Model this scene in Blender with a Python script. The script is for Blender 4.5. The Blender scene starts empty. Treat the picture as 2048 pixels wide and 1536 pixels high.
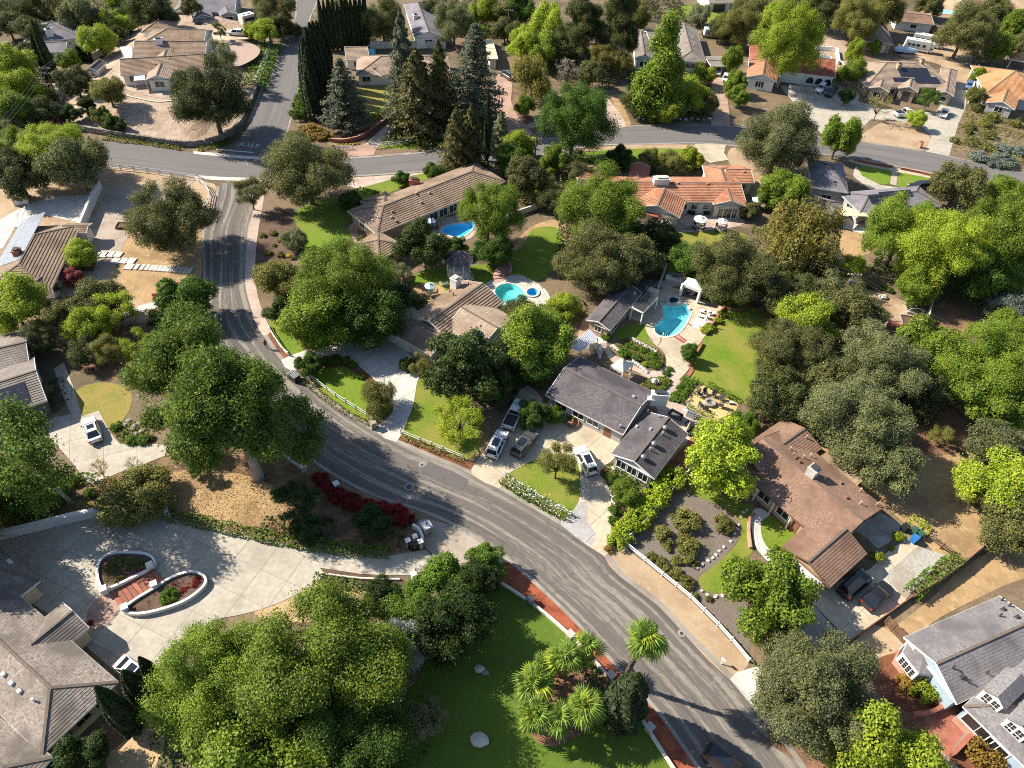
# Aerial view of a hillside suburb: houses, gardens, pools and a curving road.  Metres, +Y away from the camera, Z up.
import bpy, bmesh, math, random
import numpy as np
from mathutils import Vector, Matrix, geometry
scene = bpy.context.scene
COL = scene.collection
rad = math.radians
# --- camera, sky, sun, exposure
CAM_H, FPX = 75.0,1420.0
NADIR = (922.0,2157.0)                             # where plumb lines meet in the photograph: pitch 45.5 degrees, roll 4 degrees
cam_d = bpy.data.cameras.new('camera')
cam_d.sensor_width = 36.0
cam_d.lens = 36.0 * FPX / 2048.0
cam_d.clip_end = 5000.0
cam = bpy.data.objects.new('camera', cam_d)
COL.objects.link(cam)
cam.location = (0,0, CAM_H)
UPC = -Vector((NADIR[0] - 1024,768 - NADIR[1],-FPX)).normalized()
FWC = (Vector((0,0,-1)) - UPC * -UPC.z).normalized()
RIC = FWC.cross(UPC)
CAMR = Matrix((RIC, FWC, UPC))                      # camera axes to world axes
VIEW = CAMR @ Vector((0,0,-1))
cam.rotation_euler = CAMR.to_euler()
scene.camera = cam
SUN_EL, SHADOW_AZ = rad(38.0), rad(-14.0)          # shadows fall towards +X, a little towards -Y
world = bpy.data.worlds.new('World')
scene.world = world
world.use_nodes = True
wn = world.node_tree
wbg = wn.nodes['Background']
sky = wn.nodes.new('ShaderNodeTexSky')
sky.sky_type = 'NISHITA'
sky.sun_disc = False
sky.sun_elevation = SUN_EL
to_sun = Vector((-math.cos(SHADOW_AZ) * math.cos(SUN_EL),-math.sin(SHADOW_AZ) * math.cos(SUN_EL), math.sin(SUN_EL)))
sky.sun_rotation = math.atan2(to_sun.x, to_sun.y)
sky.air_density = 1.0
sky.dust_density = 0.6
wn.links.new(sky.outputs[0], wbg.inputs[0])
wbg.inputs[1].default_value = 0.09
sun_d = bpy.data.lights.new('sun', 'SUN')
sun_d.energy = 5.0
sun_d.angle = rad(0.5)
sun_d.color = (1.0,0.915,0.78)
sun_o = bpy.data.objects.new('sun', sun_d)
COL.objects.link(sun_o)
sun_o.rotation_euler = (-to_sun).to_track_quat('-Z', 'Y').to_euler()
scene.view_settings.view_transform = 'Standard'
scene.view_settings.look = 'None'
scene.view_settings.exposure = 1.0
scene.view_settings.gamma = 1.0
scene.view_settings.use_curve_mapping = False
scene.render.film_transparent = False
scene.cycles.filter_width = 1.0
scene.cycles.use_denoising = False
# --- surveying: sight lines of the aerial photograph onto level ground
CAMI = CAMR.transposed()
def G(u, v, z=0.0):
 """Point of the level z seen along the sight line (u, v) of the 2048 x 1536 survey photograph."""
 d = CAMR @ Vector(((u - 1024.0) / FPX, (768.0 - v) / FPX, -1.0))
 t = (z - CAM_H) / d.z
 return Vector((d.x * t, d.y * t, z))
def depth(p):
 return (p - Vector((0,0, CAM_H))).dot(VIEW)
def proj(p):
 q = CAMI @ (p - Vector((0,0, CAM_H)))
 return (1024 - FPX * q.x / q.z, 768 + FPX * q.y / q.z)
def inpoly(x, y, poly):
 c, n, j = False, len(poly), len(poly) - 1
 for i in range(n):
  xi, yi, xj, yj = poly[i][0], poly[i][1], poly[j][0], poly[j][1]
  if (yi > y) != (yj > y) and x < (xj - xi) * (y - yi) / (yj - yi) + xi:
   c = not c
  j = i
 return c
def segdist(x, y, poly):
 best = 1e9
 for i in range(len(poly)):
  ax, ay = poly[i][0], poly[i][1]
  bx, by = poly[(i + 1) % len(poly)][0], poly[(i + 1) % len(poly)][1]
  dx, dy = bx - ax, by - ay
  t = max(0, min(1,((x - ax) * dx + (y - ay) * dy) / (dx * dx + dy * dy + 1e-9)))
  best = min(best, (x - ax - t * dx) ** 2 + (y - ay - t * dy) ** 2)
 return math.sqrt(best)
MOUND = [G(*q) for q in ((121,236),(122,224),(141,178),(190,140),(232,95),(270,50),(340,30),(470,35),
      (535,60),(541,95),(520,150),(492,225),(470,258),(430,281),(384,291),(300,281),(212,269),(152,257))]
MOUND_H = 2.4
def Zg(x, y):
 if not inpoly(x, y, MOUND):
  return 0.0
 t = min(1.0, segdist(x, y, MOUND) / 8.0)
 return 0.5 + (MOUND_H - 0.5) * t * t * (3 - 2 * t)
def GP(u, v, h=0.0):
 z = h
 for _ in range(5):
  p = G(u, v, z)
  z = Zg(p.x, p.y) + h
 return G(u, v, z)
def T(n, *xy):
 """Points read off sheet n (4 x 4 enlargement) of the survey photograph, returned in its full coordinates."""
 ox, oy = ((n - 1) % 4) * 512,((n - 1) // 4) * 384
 q = [(ox + xy[i] / 4.0, oy + xy[i + 1] / 4.0) for i in range(0, len(xy),2)]
 return q if len(q) > 1 else q[0]
def ppm(u, v):
 return FPX / depth(G(u, v))
# --- materials
MATS = {}
def newmat(name):
 m = bpy.data.materials.new(name)
 m.use_nodes = True
 MATS[name] = m
 return m, m.node_tree, m.node_tree.nodes['Principled BSDF']
def c4(c):
 return (c[0], c[1], c[2],1.0)
def node(nt, typ, **kw):
 n = nt.nodes.new(typ)
 for k, v in kw.items():
  if k.startswith('i_'):
   n.inputs[int(k[2:]) if k[2:].isdigit() else k[2:]].default_value = v
  else:
   setattr(n, k, v)
 return n
def mixc(nt, fac, a, b, blend='MIX'):
 n = nt.nodes.new('ShaderNodeMix')
 n.data_type = 'RGBA'
 n.blend_type = blend
 for sock, val in ((n.inputs[0], fac),(n.inputs[6], a),(n.inputs[7], b)):
  if hasattr(val, 'is_output') or isinstance(val, bpy.types.NodeSocket):
   nt.links.new(val, sock)
  else:
   sock.default_value = val if isinstance(val, (int, float)) else c4(val)
 return n.outputs[2]
def ramp(nt, fac, lo, hi):
 r = nt.nodes.new('ShaderNodeMapRange')
 r.inputs[1].default_value, r.inputs[2].default_value = lo, hi
 r.clamp = True
 nt.links.new(fac, r.inputs[0])
 return r.outputs[0]
def noise_tex(nt, vec, scale, detail=5.0, rough=0.6):
 n = nt.nodes.new('ShaderNodeTexNoise')
 n.inputs['Scale'].default_value = scale
 n.inputs['Detail'].default_value = detail
 n.inputs['Roughness'].default_value = rough
 nt.links.new(vec, n.inputs['Vector'])
 return n.outputs[0]
def M(name, c1, c2=None, scale=3.0, rough=0.85, bump=0.0, c3=None, big=0.12, lo=0.45, hi=0.62, spec=0.25, objrand=0.0, c5=None, big2=0.5, metal=0.0, bscale=None):
 m, nt, b = newmat(name)
 b.inputs['Roughness'].default_value = rough
 b.inputs['Specular IOR Level'].default_value = spec
 b.inputs['Metallic'].default_value = metal
 if c2 is None and objrand == 0 and bump == 0:
  b.inputs['Base Color'].default_value = c4(c1)
  return m
 tc = node(nt, 'ShaderNodeTexCoord')
 vec = tc.outputs['Object']
 f = noise_tex(nt, vec, scale)
 col = mixc(nt, ramp(nt, f, 0.32,0.68), c1, c2 or c1)
 if c3 is not None:
  g = noise_tex(nt, vec, big, 6.0,0.65)
  col = mixc(nt, ramp(nt, g, lo, hi), col, c3)
 if c5 is not None:
  g = noise_tex(nt, vec, big2,4.0,0.6)
  col = mixc(nt, ramp(nt, g, 0.55,0.72), col, c5)
 if objrand:
  oi = node(nt, 'ShaderNodeObjectInfo')
  mr = nt.nodes.new('ShaderNodeMapRange')
  mr.inputs[3].default_value, mr.inputs[4].default_value = 1 - objrand, 1 + objrand
  nt.links.new(oi.outputs['Random'], mr.inputs[0])
  cc = node(nt, 'ShaderNodeCombineColor')
  for i in range(3):
   nt.links.new(mr.outputs[0], cc.inputs[i])
  col = mixc(nt, 1.0, col, cc.outputs[0], 'MULTIPLY')
 nt.links.new(col, b.inputs['Base Color'])
 if bump:
  bp = node(nt, 'ShaderNodeBump')
  bp.inputs['Strength'].default_value = 1.0
  bp.inputs['Distance'].default_value = bump
  nt.links.new(noise_tex(nt, vec, bscale or scale * 1.5,4.0), bp.inputs['Height'])
  nt.links.new(bp.outputs[0], b.inputs['Normal'])
 return m
def foliage(name, c1, c2, transl=0.36, rough=0.55):
 m, nt, b = newmat(name)
 geo = node(nt, 'ShaderNodeNewGeometry')
 oi = node(nt, 'ShaderNodeObjectInfo')
 tc = node(nt, 'ShaderNodeTexCoord')
 col = mixc(nt, geo.outputs['Random Per Island'], c1, c2)
 f = noise_tex(nt, tc.outputs['Object'],0.55,3.0)
 warm = (min(1, c2[0] * 1.2), c2[1] * 1.12, c2[2] * 0.8)
 col = mixc(nt, ramp(nt, f, 0.5,0.8), col, warm)
 mr = nt.nodes.new('ShaderNodeMapRange')
 mr.inputs[3].default_value, mr.inputs[4].default_value = 0.8,1.2
 nt.links.new(oi.outputs['Random'], mr.inputs[0])
 cc = node(nt, 'ShaderNodeCombineColor')
 for i in range(3):
  nt.links.new(mr.outputs[0], cc.inputs[i])
 col = mixc(nt, 1.0, col, cc.outputs[0], 'MULTIPLY')
 nt.links.new(col, b.inputs['Base Color'])
 b.inputs['Roughness'].default_value = rough
 b.inputs['Specular IOR Level'].default_value = 0.25
 tr = node(nt, 'ShaderNodeBsdfTranslucent')
 nt.links.new(col, tr.inputs[0])
 mx = node(nt, 'ShaderNodeMixShader')
 mx.inputs[0].default_value = transl
 out = nt.nodes['Material Output']
 nt.links.new(b.outputs[0], mx.inputs[1])
 nt.links.new(tr.outputs[0], mx.inputs[2])
 nt.links.new(mx.outputs[0], out.inputs[0])
 return m
def asphalt(name, base, pale, dark, amount):
 """Asphalt whose wear runs along the road: UV = metres across, metres along."""
 m, nt, b = newmat(name)
 b.inputs['Roughness'].default_value = 0.9
 b.inputs['Specular IOR Level'].default_value = 0.2
 uv = node(nt, 'ShaderNodeUVMap')
 mp = node(nt, 'ShaderNodeMapping')
 mp.inputs['Scale'].default_value = (1.0,0.035,1.0)
 nt.links.new(uv.outputs[0], mp.inputs[0])
 mp2 = node(nt, 'ShaderNodeMapping')
 mp2.inputs['Scale'].default_value = (1.0,0.25,1.0)
 nt.links.new(uv.outputs[0], mp2.inputs[0])
 streak = noise_tex(nt, mp.outputs[0],0.85,5.0,0.62)
 fine = noise_tex(nt, mp2.outputs[0],3.2,6.0,0.75)
 grain = noise_tex(nt, uv.outputs[0],14.0,3.0,0.7)
 add = node(nt, 'ShaderNodeMath', operation='MULTIPLY_ADD')
 nt.links.new(fine, add.inputs[0])
 add.inputs[1].default_value = 0.42
 nt.links.new(streak, add.inputs[2])
 col = mixc(nt, ramp(nt, grain, 0.3,0.7), base, [x * 1.25 for x in base])
 f1 = ramp(nt, add.outputs[0],0.70,0.80)
 sc = node(nt, 'ShaderNodeMath', operation='MULTIPLY')
 nt.links.new(f1, sc.inputs[0])
 sc.inputs[1].default_value = amount
 col = mixc(nt, sc.outputs[0], col, pale)
 st2 = noise_tex(nt, mp.outputs[0],0.5,3.0,0.5)
 f2 = ramp(nt, st2,0.56,0.60)
 s2 = node(nt, 'ShaderNodeMath', operation='MULTIPLY')
 nt.links.new(f2, s2.inputs[0])
 s2.inputs[1].default_value = 0.55 * amount
 col = mixc(nt, s2.outputs[0], col, dark)
 vo = node(nt, 'ShaderNodeTexVoronoi', feature='DISTANCE_TO_EDGE')
 vo.inputs['Scale'].default_value = 0.22
 wv = node(nt, 'ShaderNodeVectorMath', operation='ADD')
 nn = nt.nodes.new('ShaderNodeTexNoise')
 nn.inputs['Scale'].default_value = 0.9
 nt.links.new(uv.outputs[0], nn.inputs['Vector'])
 nt.links.new(uv.outputs[0], wv.inputs[0])
 nt.links.new(nn.outputs[1], wv.inputs[1])
 nt.links.new(wv.outputs[0], vo.inputs['Vector'])
 cr = nt.nodes.new('ShaderNodeMapRange')
 cr.inputs[1].default_value, cr.inputs[2].default_value = 0.0,0.012
 cr.inputs[3].default_value, cr.inputs[4].default_value = 0.6,0.0
 nt.links.new(vo.outputs['Distance'], cr.inputs[0])
 col = mixc(nt, cr.outputs[0], col, dark)
 nt.links.new(col, b.inputs['Base Color'])
 bp = node(nt, 'ShaderNodeBump')
 bp.inputs['Distance'].default_value = 0.01
 nt.links.new(grain, bp.inputs['Height'])
 nt.links.new(bp.outputs[0], b.inputs['Normal'])
 return m
def water(name, tint):
 m, nt, b = newmat(name)
 nt.nodes.remove(b)
 tr = node(nt, 'ShaderNodeBsdfTransparent')
 tr.inputs[0].default_value = c4(tint)
 gl = node(nt, 'ShaderNodeBsdfGlossy')
 gl.inputs['Roughness'].default_value = 0.03
 fr = node(nt, 'ShaderNodeLayerWeight')
 fr.inputs[0].default_value = .5
 pw = node(nt, 'ShaderNodeMath', operation='POWER')
 nt.links.new(fr.outputs['Facing'], pw.inputs[0])
 pw.inputs[1].default_value = 5.0
 ad = node(nt, 'ShaderNodeMath', operation='ADD')
 nt.links.new(pw.outputs[0], ad.inputs[0])
 ad.inputs[1].default_value = .025
 tc = node(nt, 'ShaderNodeTexCoord')
 bp = node(nt, 'ShaderNodeBump')
 bp.inputs['Distance'].default_value = 0.04
 nt.links.new(noise_tex(nt, tc.outputs['Object'],3.5,3.0), bp.inputs['Height'])
 nt.links.new(bp.outputs[0], gl.inputs['Normal'])
 mx = node(nt, 'ShaderNodeMixShader')
 nt.links.new(ad.outputs[0], mx.inputs[0])
 nt.links.new(tr.outputs[0], mx.inputs[1])
 nt.links.new(gl.outputs[0], mx.inputs[2])
 nt.links.new(mx.outputs[0], nt.nodes['Material Output'].inputs[0])
 return m
M('base_dirt', (.145,.105,.065),(.215,.155,.095),1.8, bump=.07, c3=(.10,.08,.045), big=.09, c5=(.27,.20,.125), big2=.3)
M('tan_dirt', (.36,.26,.165),(.43,.32,.21),2.5, bump=.03, c3=(.30,.205,.12), big=.15, c5=(.44,.35,.25), big2=.6)
M('golden_dirt', (.33,.215,.105),(.43,.295,.15),3.2, bump=.06, c3=(.25,.16,.085), big=.2, lo=.45, hi=.65, c5=(.46,.325,.175), big2=.7)
M('red_dirt', (.20,.105,.06),(.28,.155,.09),2.2, bump=.05, c3=(.13,.075,.05), big=.25)
M('leaf_litter', (.15,.085,.05),(.27,.16,.09),4.0, bump=.08, c3=(.09,.06,.04), big=.4, c5=(.33,.22,.12), big2=1.0)
M('slope_dirt', (.33,.25,.185),(.43,.335,.25),1.4, bump=.10, c3=(.25,.17,.11), big=.12, c5=(.46,.37,.28), big2=.8)
M('brown_mulch', (.10,.06,.042),(.16,.105,.075),5.0, bump=.06, c3=(.075,.045,.03), big=.5)
M('wood_chips', (.13,.105,.085),(.22,.185,.155),5.0, bump=.07, c3=(.15,.12,.095), big=.4)
M('bark_mulch', (.16,.062,.03),(.24,.10,.05),6.0, bump=.08, c3=(.11,.045,.025), big=.6)
M('red_mulch', (.27,.068,.032),(.40,.125,.062),6.0, bump=.07, c3=(.20,.05,.026), big=.5)
M('tan_gravel', (.42,.285,.155),(.52,.37,.215),5.0, bump=.04, c3=(.38,.25,.13), big=.3)
M('sand_gravel', (.50,.36,.15),(.60,.45,.21),5.0, bump=.04, c3=(.46,.32,.13), big=.4)
M('pink_gravel', (.33,.235,.19),(.41,.30,.245),4.0, bump=.04)
M('grey_gravel', (.28,.265,.24),(.46,.44,.40),3.5, bump=.06, c3=(.30,.26,.20), big=.3)
M('yard_gravel', (.33,.27,.22),(.42,.355,.295),4.0, bump=.05, c3=(.29,.235,.18), big=.25)
M('lawn', (.085,.15,.008),(.155,.225,.02),2.6, bump=.05, c3=(.19,.205,.035), big=.22, lo=.42, hi=.7, c5=(.095,.175,.014), big2=.6)
M('lawn_fresh', (.095,.17,.008),(.165,.245,.018),2.6, bump=.05, c3=(.16,.205,.025), big=.3, c5=(.10,.175,.012), big2=1.2)
M('lawn_mottled', (.088,.15,.009),(.16,.225,.02),2.6, bump=.05, c3=(.215,.205,.04), big=.16, lo=.4, hi=.62, c5=(.085,.175,.012), big2=.4)
M('lawn_dry', (.165,.15,.025),(.26,.225,.05),2.6, bump=.04, c3=(.30,.215,.065), big=.16, lo=.45, hi=.7, c5=(.14,.17,.025), big2=.3)
M('artificial_turf', (.072,.13,.012),(.105,.172,.018),7.0, bump=.03, c3=(.08,.125,.014), big=.2, c5=(.12,.17,.03), big2=1.5)
M('groundcover_soil', (.055,.075,.02),(.10,.115,.03),4.0, bump=.06)
M('concrete', (0.36,0.325,0.265),(0.46,0.42,0.35),1.6, c3=(0.3,0.27,0.22), big=.22, lo=.5, hi=.68, bump=.008, objrand=.05, c5=(0.317,0.286,0.233), big2=.7, bscale=9)
M('warm_concrete', (0.43,0.365,0.265),(0.52,0.45,0.335),1.6, c3=(0.36,0.3,0.215), big=.22, lo=.5, hi=.68, bump=.008, objrand=.05, c5=(0.378,0.321,0.233), big2=.7, bscale=9)
M('white_concrete', (0.5,0.47,0.42),(0.6,0.57,0.52),1.6, c3=(0.42,0.395,0.35), big=.22, lo=.5, hi=.68, bump=.008, objrand=.05, c5=(0.44,0.414,0.37), big2=.7, bscale=9)
M('grey_concrete', (0.33,0.32,0.305),(0.41,0.4,0.385),1.6, c3=(0.28,0.27,0.255), big=.22, lo=.5, hi=.68, bump=.008, objrand=.05, c5=(0.29,0.282,0.268), big2=.7, bscale=9)
M('pale_paving', (.42,.33,.27),(.50,.40,.33),1.5, c3=(.37,.285,.225), big=.25, bump=.01, objrand=.05)
M('paver_pink', (.36,.235,.18),(.44,.30,.235),3.0, c3=(.31,.2,.15), big=.3, bump=.015, objrand=.06)
M('joint', (.22,.195,.16),(.27,.24,.20),2.0)
M('brick', (.30,.105,.07),(.38,.15,.10),7.0, c3=(.26,.085,.06), big=.6, bump=.01, objrand=.12)
M('brick_pale', (.40,.24,.18),(.48,.31,.24),6.0, c3=(.30,.15,.11), big=.7, bump=.01)
M('stone', (.24,.215,.18),(.38,.345,.29),2.2, bump=.05, c3=(.18,.155,.125), big=.6, objrand=.15)
M('pale_stone', (.42,.39,.34),(.56,.53,.47),2.0, bump=.04, objrand=.1)
M('white_paint', (.70,.69,.66),(.78,.77,.74),1.0, rough=.6, c3=(.64,.62,.57), big=.5)
M('offwhite_stucco', (.60,.56,.48),(.68,.64,.56),2.0, c3=(.55,.50,.42), big=.3, bump=.01)
M('cream_stucco', (.58,.49,.32),(.66,.57,.39),2.0, c3=(.53,.44,.28), big=.3, bump=.01)
M('tan_stucco', (.40,.29,.20),(.46,.34,.24),2.0, c3=(.36,.25,.17), big=.3, bump=.01)
M('grey_siding', (.35,.34,.33),(.41,.40,.385),1.5, bump=.01)
M('dark_siding', (.10,.10,.105),(.14,.14,.145),1.5, bump=.01)
M('blue_siding', (.30,.39,.47),(.36,.45,.53),1.5)
M('wood_brown', (.13,.075,.045),(.20,.12,.075),3.0, bump=.02, objrand=.15)
M('wood_red', (.20,.085,.05),(.27,.125,.08),3.0, bump=.02, objrand=.12)
M('wood_grey', (.25,.21,.17),(.33,.28,.23),3.0, bump=.02, objrand=.15)
M('bark', (.10,.075,.055),(.17,.13,.10),3.0, bump=.05)
M('bark_pale', (.34,.29,.24),(.48,.42,.35),2.0, bump=.03, c3=(.26,.2,.15), big=.8)
M('palm_bark', (.09,.06,.04),(.17,.12,.085),5.0, bump=.06)
M('black', (.012,.012,.014), rough=.4, spec=.5)
M('dark_metal', (.05,.05,.055), rough=.45, spec=.5)
M('steel', (.42,.42,.42), rough=.35, metal=.8)
M('grey_metal', (.33,.33,.34),(.40,.40,.41),3.0, rough=.5)
M('glass_window', (.018,.022,.028), rough=.06, spec=.9)
M('solar', (.016,.017,.026),(.026,.028,.042),2.0, rough=.22, spec=.6)
M('solar_pale', (.20,.215,.25),(.26,.275,.31),1.5, rough=.25, spec=.6)
M('canvas_white', (.68,.65,.58),(.75,.72,.66),2.0, rough=.8)
M('canvas_cream', (.60,.50,.33),(.68,.58,.40),2.0, rough=.8)
M('canvas_blue', (.05,.10,.34),(.09,.15,.42),3.0, rough=.7)
M('canvas_teal', (.22,.42,.38),(.34,.55,.50),3.0, rough=.7)
M('tarp_blue', (.33,.45,.58),(.46,.57,.68),2.5, rough=.55)
M('shade_cloth', (.60,.55,.33),(.67,.62,.39),2.0, rough=.8)
M('corrugated', (.46,.49,.54),(.58,.61,.66),1.5, rough=.4, spec=.5)
M('fiberglass', (.58,.58,.54),(.66,.66,.61),1.5, rough=.5)
M('plaster_pool', (.29,.68,.72),(.34,.74,.77),3.0, rough=.7, c3=(.22,.60,.66), big=.5)
M('plaster_green', (.30,.74,.65),(.37,.81,.72),3.0, rough=.7, c3=(.22,.66,.58), big=.5)
M('spa_plaster', (.03,.10,.20),(.05,.14,.26),1.6, rough=.7)
M('pool_blue', (.06,.42,.72),(.10,.5,.8),1.6, rough=.5)
water('pool_water', (.62,.93,.97))
M('paint_white_line', (.62,.61,.58),(.70,.69,.66),4.0, c3=(.42,.40,.38), big=.6, lo=.5, hi=.7)
M('asphalt_patch', (.105,.095,.092),(.13,.118,.113),7.0, bump=.01)
M('gutter', (.27,.245,.215),(.33,.30,.265),1.2, c3=(.22,.195,.165), big=.3, bump=.01, objrand=.08)
M('tyre', (.02,.02,.02), rough=.8)
M('car_glass', (.012,.015,.02), rough=.05, spec=.9)
M('headlight', (.6,.6,.62), rough=.15, spec=.8)
M('tail_light', (.30,.015,.012), rough=.25, spec=.6)
for n_, c_ in (('white', (.72,.72,.72)),('silver', (.42,.42,.43)),('black', (.014,.014,.016)),('gunmetal', (.07,.07,.075)),('blue', (.10,.17,.34)),('pale', (.60,.58,.53)),('maroon', (.10,.015,.015))):
 m_ = M('car_' + n_, c_, rough=.28, spec=.6)
 m_.node_tree.nodes['Principled BSDF'].inputs['Coat Weight'].default_value = .6
 m_.node_tree.nodes['Principled BSDF'].inputs['Coat Roughness'].default_value = .06
M('yellow_flower', (.55,.38,.02),(.65,.47,.03),8.0)
M('shirt', (.05,.05,.06)); M('skin', (.42,.25,.18)); M('trousers', (.035,.035,.045)); M('hair', (.03,.02,.015))
M('bin_green', (.04,.10,.07), rough=.5); M('bin_blue', (.03,.16,.45), rough=.5); M('bin_black', (.025,.025,.028), rough=.5)
M('terracotta', (.38,.20,.12),(.45,.25,.15),4.0)
M('rust', (.16,.05,.03),(.23,.08,.05),2.0, bump=.01, objrand=.1)
asphalt('road_old', (.118,.104,.093),(.27,.238,.20),(.072,.065,.06),.9)
asphalt('road_new', (.132,.122,.117),(.18,.167,.157),(.09,.085,.085),.55)
for n_, a_, b_ in (('oak', (.07,.078,.022),(.165,.168,.06)),('oak_dark', (.045,.058,.018),(.11,.125,.042)),('oak_grey', (.09,.108,.042),(.19,.20,.088)),
    ('green', (.08,.142,.013),(.195,.262,.03)),('green_deep', (.035,.08,.012),(.09,.16,.02)),('bright', (.18,.255,.016),(.335,.405,.042)),
    ('yellow', (.17,.23,.016),(.31,.36,.035)),('pine', (.048,.09,.016),(.13,.19,.03)),('cedar', (.075,.092,.055),(.155,.175,.115)),
    ('redwood', (.075,.078,.022),(.155,.14,.05)),('cypress', (.018,.032,.012),(.045,.065,.022)),('olive', (.13,.15,.065),(.235,.25,.13)),
    ('pepper', (.12,.115,.022),(.235,.205,.05)),('magnolia', (.026,.05,.012),(.085,.125,.03)),('silver', (.26,.275,.27),(.44,.46,.46)),
    ('hedge', (.06,.115,.014),(.12,.20,.022)),('red', (.15,.012,.014),(.30,.032,.028)),('pinkred', (.19,.04,.045),(.34,.10,.10)),
    ('olive_shrub', (.115,.12,.028),(.21,.205,.055)),('bluegrey', (.11,.14,.11),(.20,.235,.19)),('rusty', (.17,.105,.025),(.30,.20,.04)),
    ('palm', (.085,.15,.018),(.20,.29,.05)),('palm_dry', (.26,.20,.05),(.36,.28,.09)),('ivy', (.08,.11,.012),(.16,.19,.025)),
    ('white_bloom', (.60,.58,.50),(.72,.70,.64)),('twig', (.17,.15,.135),(.28,.255,.23)),('dark_green', (.022,.045,.012),(.06,.10,.022))):
 foliage(n_, [x * 1.12 for x in a_],[x * 1.25 for x in b_])
# --- objects
def tag(o, label=None, cat=None, group=None, kind=None):
 if label: o['label'] = label
 if cat: o['category'] = cat
 if group: o['group'] = group
 if kind: o['kind'] = kind
 return o
def empty(name, loc, label, cat, group=None, rz=0.0):
 o = bpy.data.objects.new(name, None)
 o.empty_display_size = .2
 COL.objects.link(o)
 o.location = loc
 o.rotation_euler = (0,0, rz)
 return tag(o, label, cat, group)
def link(name, me, mat=None, parent=None, mw=None):
 o = bpy.data.objects.new(name, me)
 COL.objects.link(o)
 if mat is not None:
  mat = MATS[mat] if isinstance(mat, str) else mat
  if len(me.materials) == 0:
   me.materials.append(mat)
  elif me.materials[0] is not mat:
   o.material_slots[0].link = 'OBJECT'
   o.material_slots[0].material = mat
 if parent is not None:
  o.parent = parent
 if mw is not None:
  o.matrix_local = mw
 return o
class MB:
 """Collects vertices and faces; build() links them as one mesh object."""
 def __init__(self):
  self.v, self.f, self.mi = [],[],[]
 def add(self, vs, fs, mi=0):
  k = len(self.v)
  self.v += [tuple(p) for p in vs]
  self.f += [tuple(i + k for i in f) for f in fs]
  self.mi += [mi] * len(fs)
  return self
 def box(self, c, s, rz=0.0, mi=0, top=1.0):
  x, y, z = s[0] / 2, s[1] / 2, s[2] / 2
  ca, sa = math.cos(rz), math.sin(rz)
  vs = []
  for dz in (-z, z):
   k = top if dz > 0 else 1.0
   for dx, dy in ((-x, -y),(x, -y),(x, y),(-x, y)):
    vs.append((c[0] + (dx * ca - dy * sa) * k, c[1] + (dx * sa + dy * ca) * k, c[2] + dz))
  return self.add(vs, [(0,3,2,1),(4,5,6,7),(0,1,5,4),(1,2,6,5),(2,3,7,6),(3,0,4,7)], mi)
 def tube(self, pts, rs, n=6, mi=0, cap=True):
  pts = [Vector(p) for p in pts]
  if isinstance(rs, (int, float)): rs = [rs] * len(pts)
  rings = []
  for i, p in enumerate(pts):
   d = (pts[min(i + 1, len(pts) - 1)] - pts[max(i - 1,0)])
   d = d.normalized() if d.length > 1e-6 else Vector((0,0,1))
   a = d.orthogonal().normalized()
   if i and (a - pa).length > 1: a = (pa - d * pa.dot(d)).normalized()
   pa = a
   b = d.cross(a)
   rings.append([p + (a * math.cos(t) + b * math.sin(t)) * rs[i] for t in [2 * math.pi * k / n for k in range(n)]])
  vs = [q for r in rings for q in r]
  fs = [(i * n + k, i * n + (k + 1) % n, (i + 1) * n + (k + 1) % n, (i + 1) * n + k) for i in range(len(pts) - 1) for k in range(n)]
  if cap:
   fs += [tuple(reversed(range(n))), tuple(range(len(vs) - n, len(vs)))]
  return self.add(vs, fs, mi)
 def cyl(self, c, r, h, n=16, mi=0, r2=None):
  return self.tube([(c[0], c[1], c[2]),(c[0], c[1], c[2] + h)],[r, r if r2 is None else r2], n, mi)
 def bar(self, a, b, w, h, mi=0):
  """A rectangular bar from a to b (centre line), w wide and h high."""
  a, b = Vector(a), Vector(b)
  d = (b - a).normalized()
  s = d.cross(Vector((0,0,1)))
  s = s.normalized() if s.length > 1e-4 else Vector((1,0,0))
  t = s.cross(d)
  vs = []
  for p in (a, b):
   for i, j in ((-1,-1),(1,-1),(1,1),(-1,1)):
    vs.append(p + s * (i * w / 2) + t * (j * h / 2))
  return self.add(vs, [(0,1,2,3),(7,6,5,4),(0,4,5,1),(1,5,6,2),(2,6,7,3),(3,7,4,0)], mi)
 def mesh(self, name, mats=None, smooth=False):
  me = bpy.data.meshes.new(name)
  me.from_pydata(self.v, [], self.f)
  for m in mats or ():
   me.materials.append(MATS[m] if isinstance(m, str) else m)
  if any(self.mi):
   me.polygons.foreach_set('material_index', self.mi)
  if smooth:
   me.polygons.foreach_set('use_smooth', [True] * len(self.f))
  bm = bmesh.new()
  bm.from_mesh(me)
  bmesh.ops.recalc_face_normals(bm, faces=bm.faces)
  bm.to_mesh(me)
  bm.free()
  me.update()
  return me
 def build(self, name, mat, parent=None, smooth=False, mw=None):
  mats = mat if isinstance(mat, (list, tuple)) else [mat]
  return link(name, self.mesh(name, mats, smooth), None, parent, mw)
UNIT = MB().box((0,0,0),(1,1,1)).mesh('block')
def block(name, c, s, mat, parent=None, rz=0.0, rot=None):
 """A box that shares the unit block's mesh."""
 o = link(name, UNIT, None, parent)
 o.material_slots[0].link = 'OBJECT' if UNIT.materials else 'DATA'
 o.location = c
 o.scale = s
 o.rotation_euler = rot or (0,0, rz)
 o.material_slots[0].material = MATS[mat]
 return o
UNIT.materials.append(None)
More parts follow.
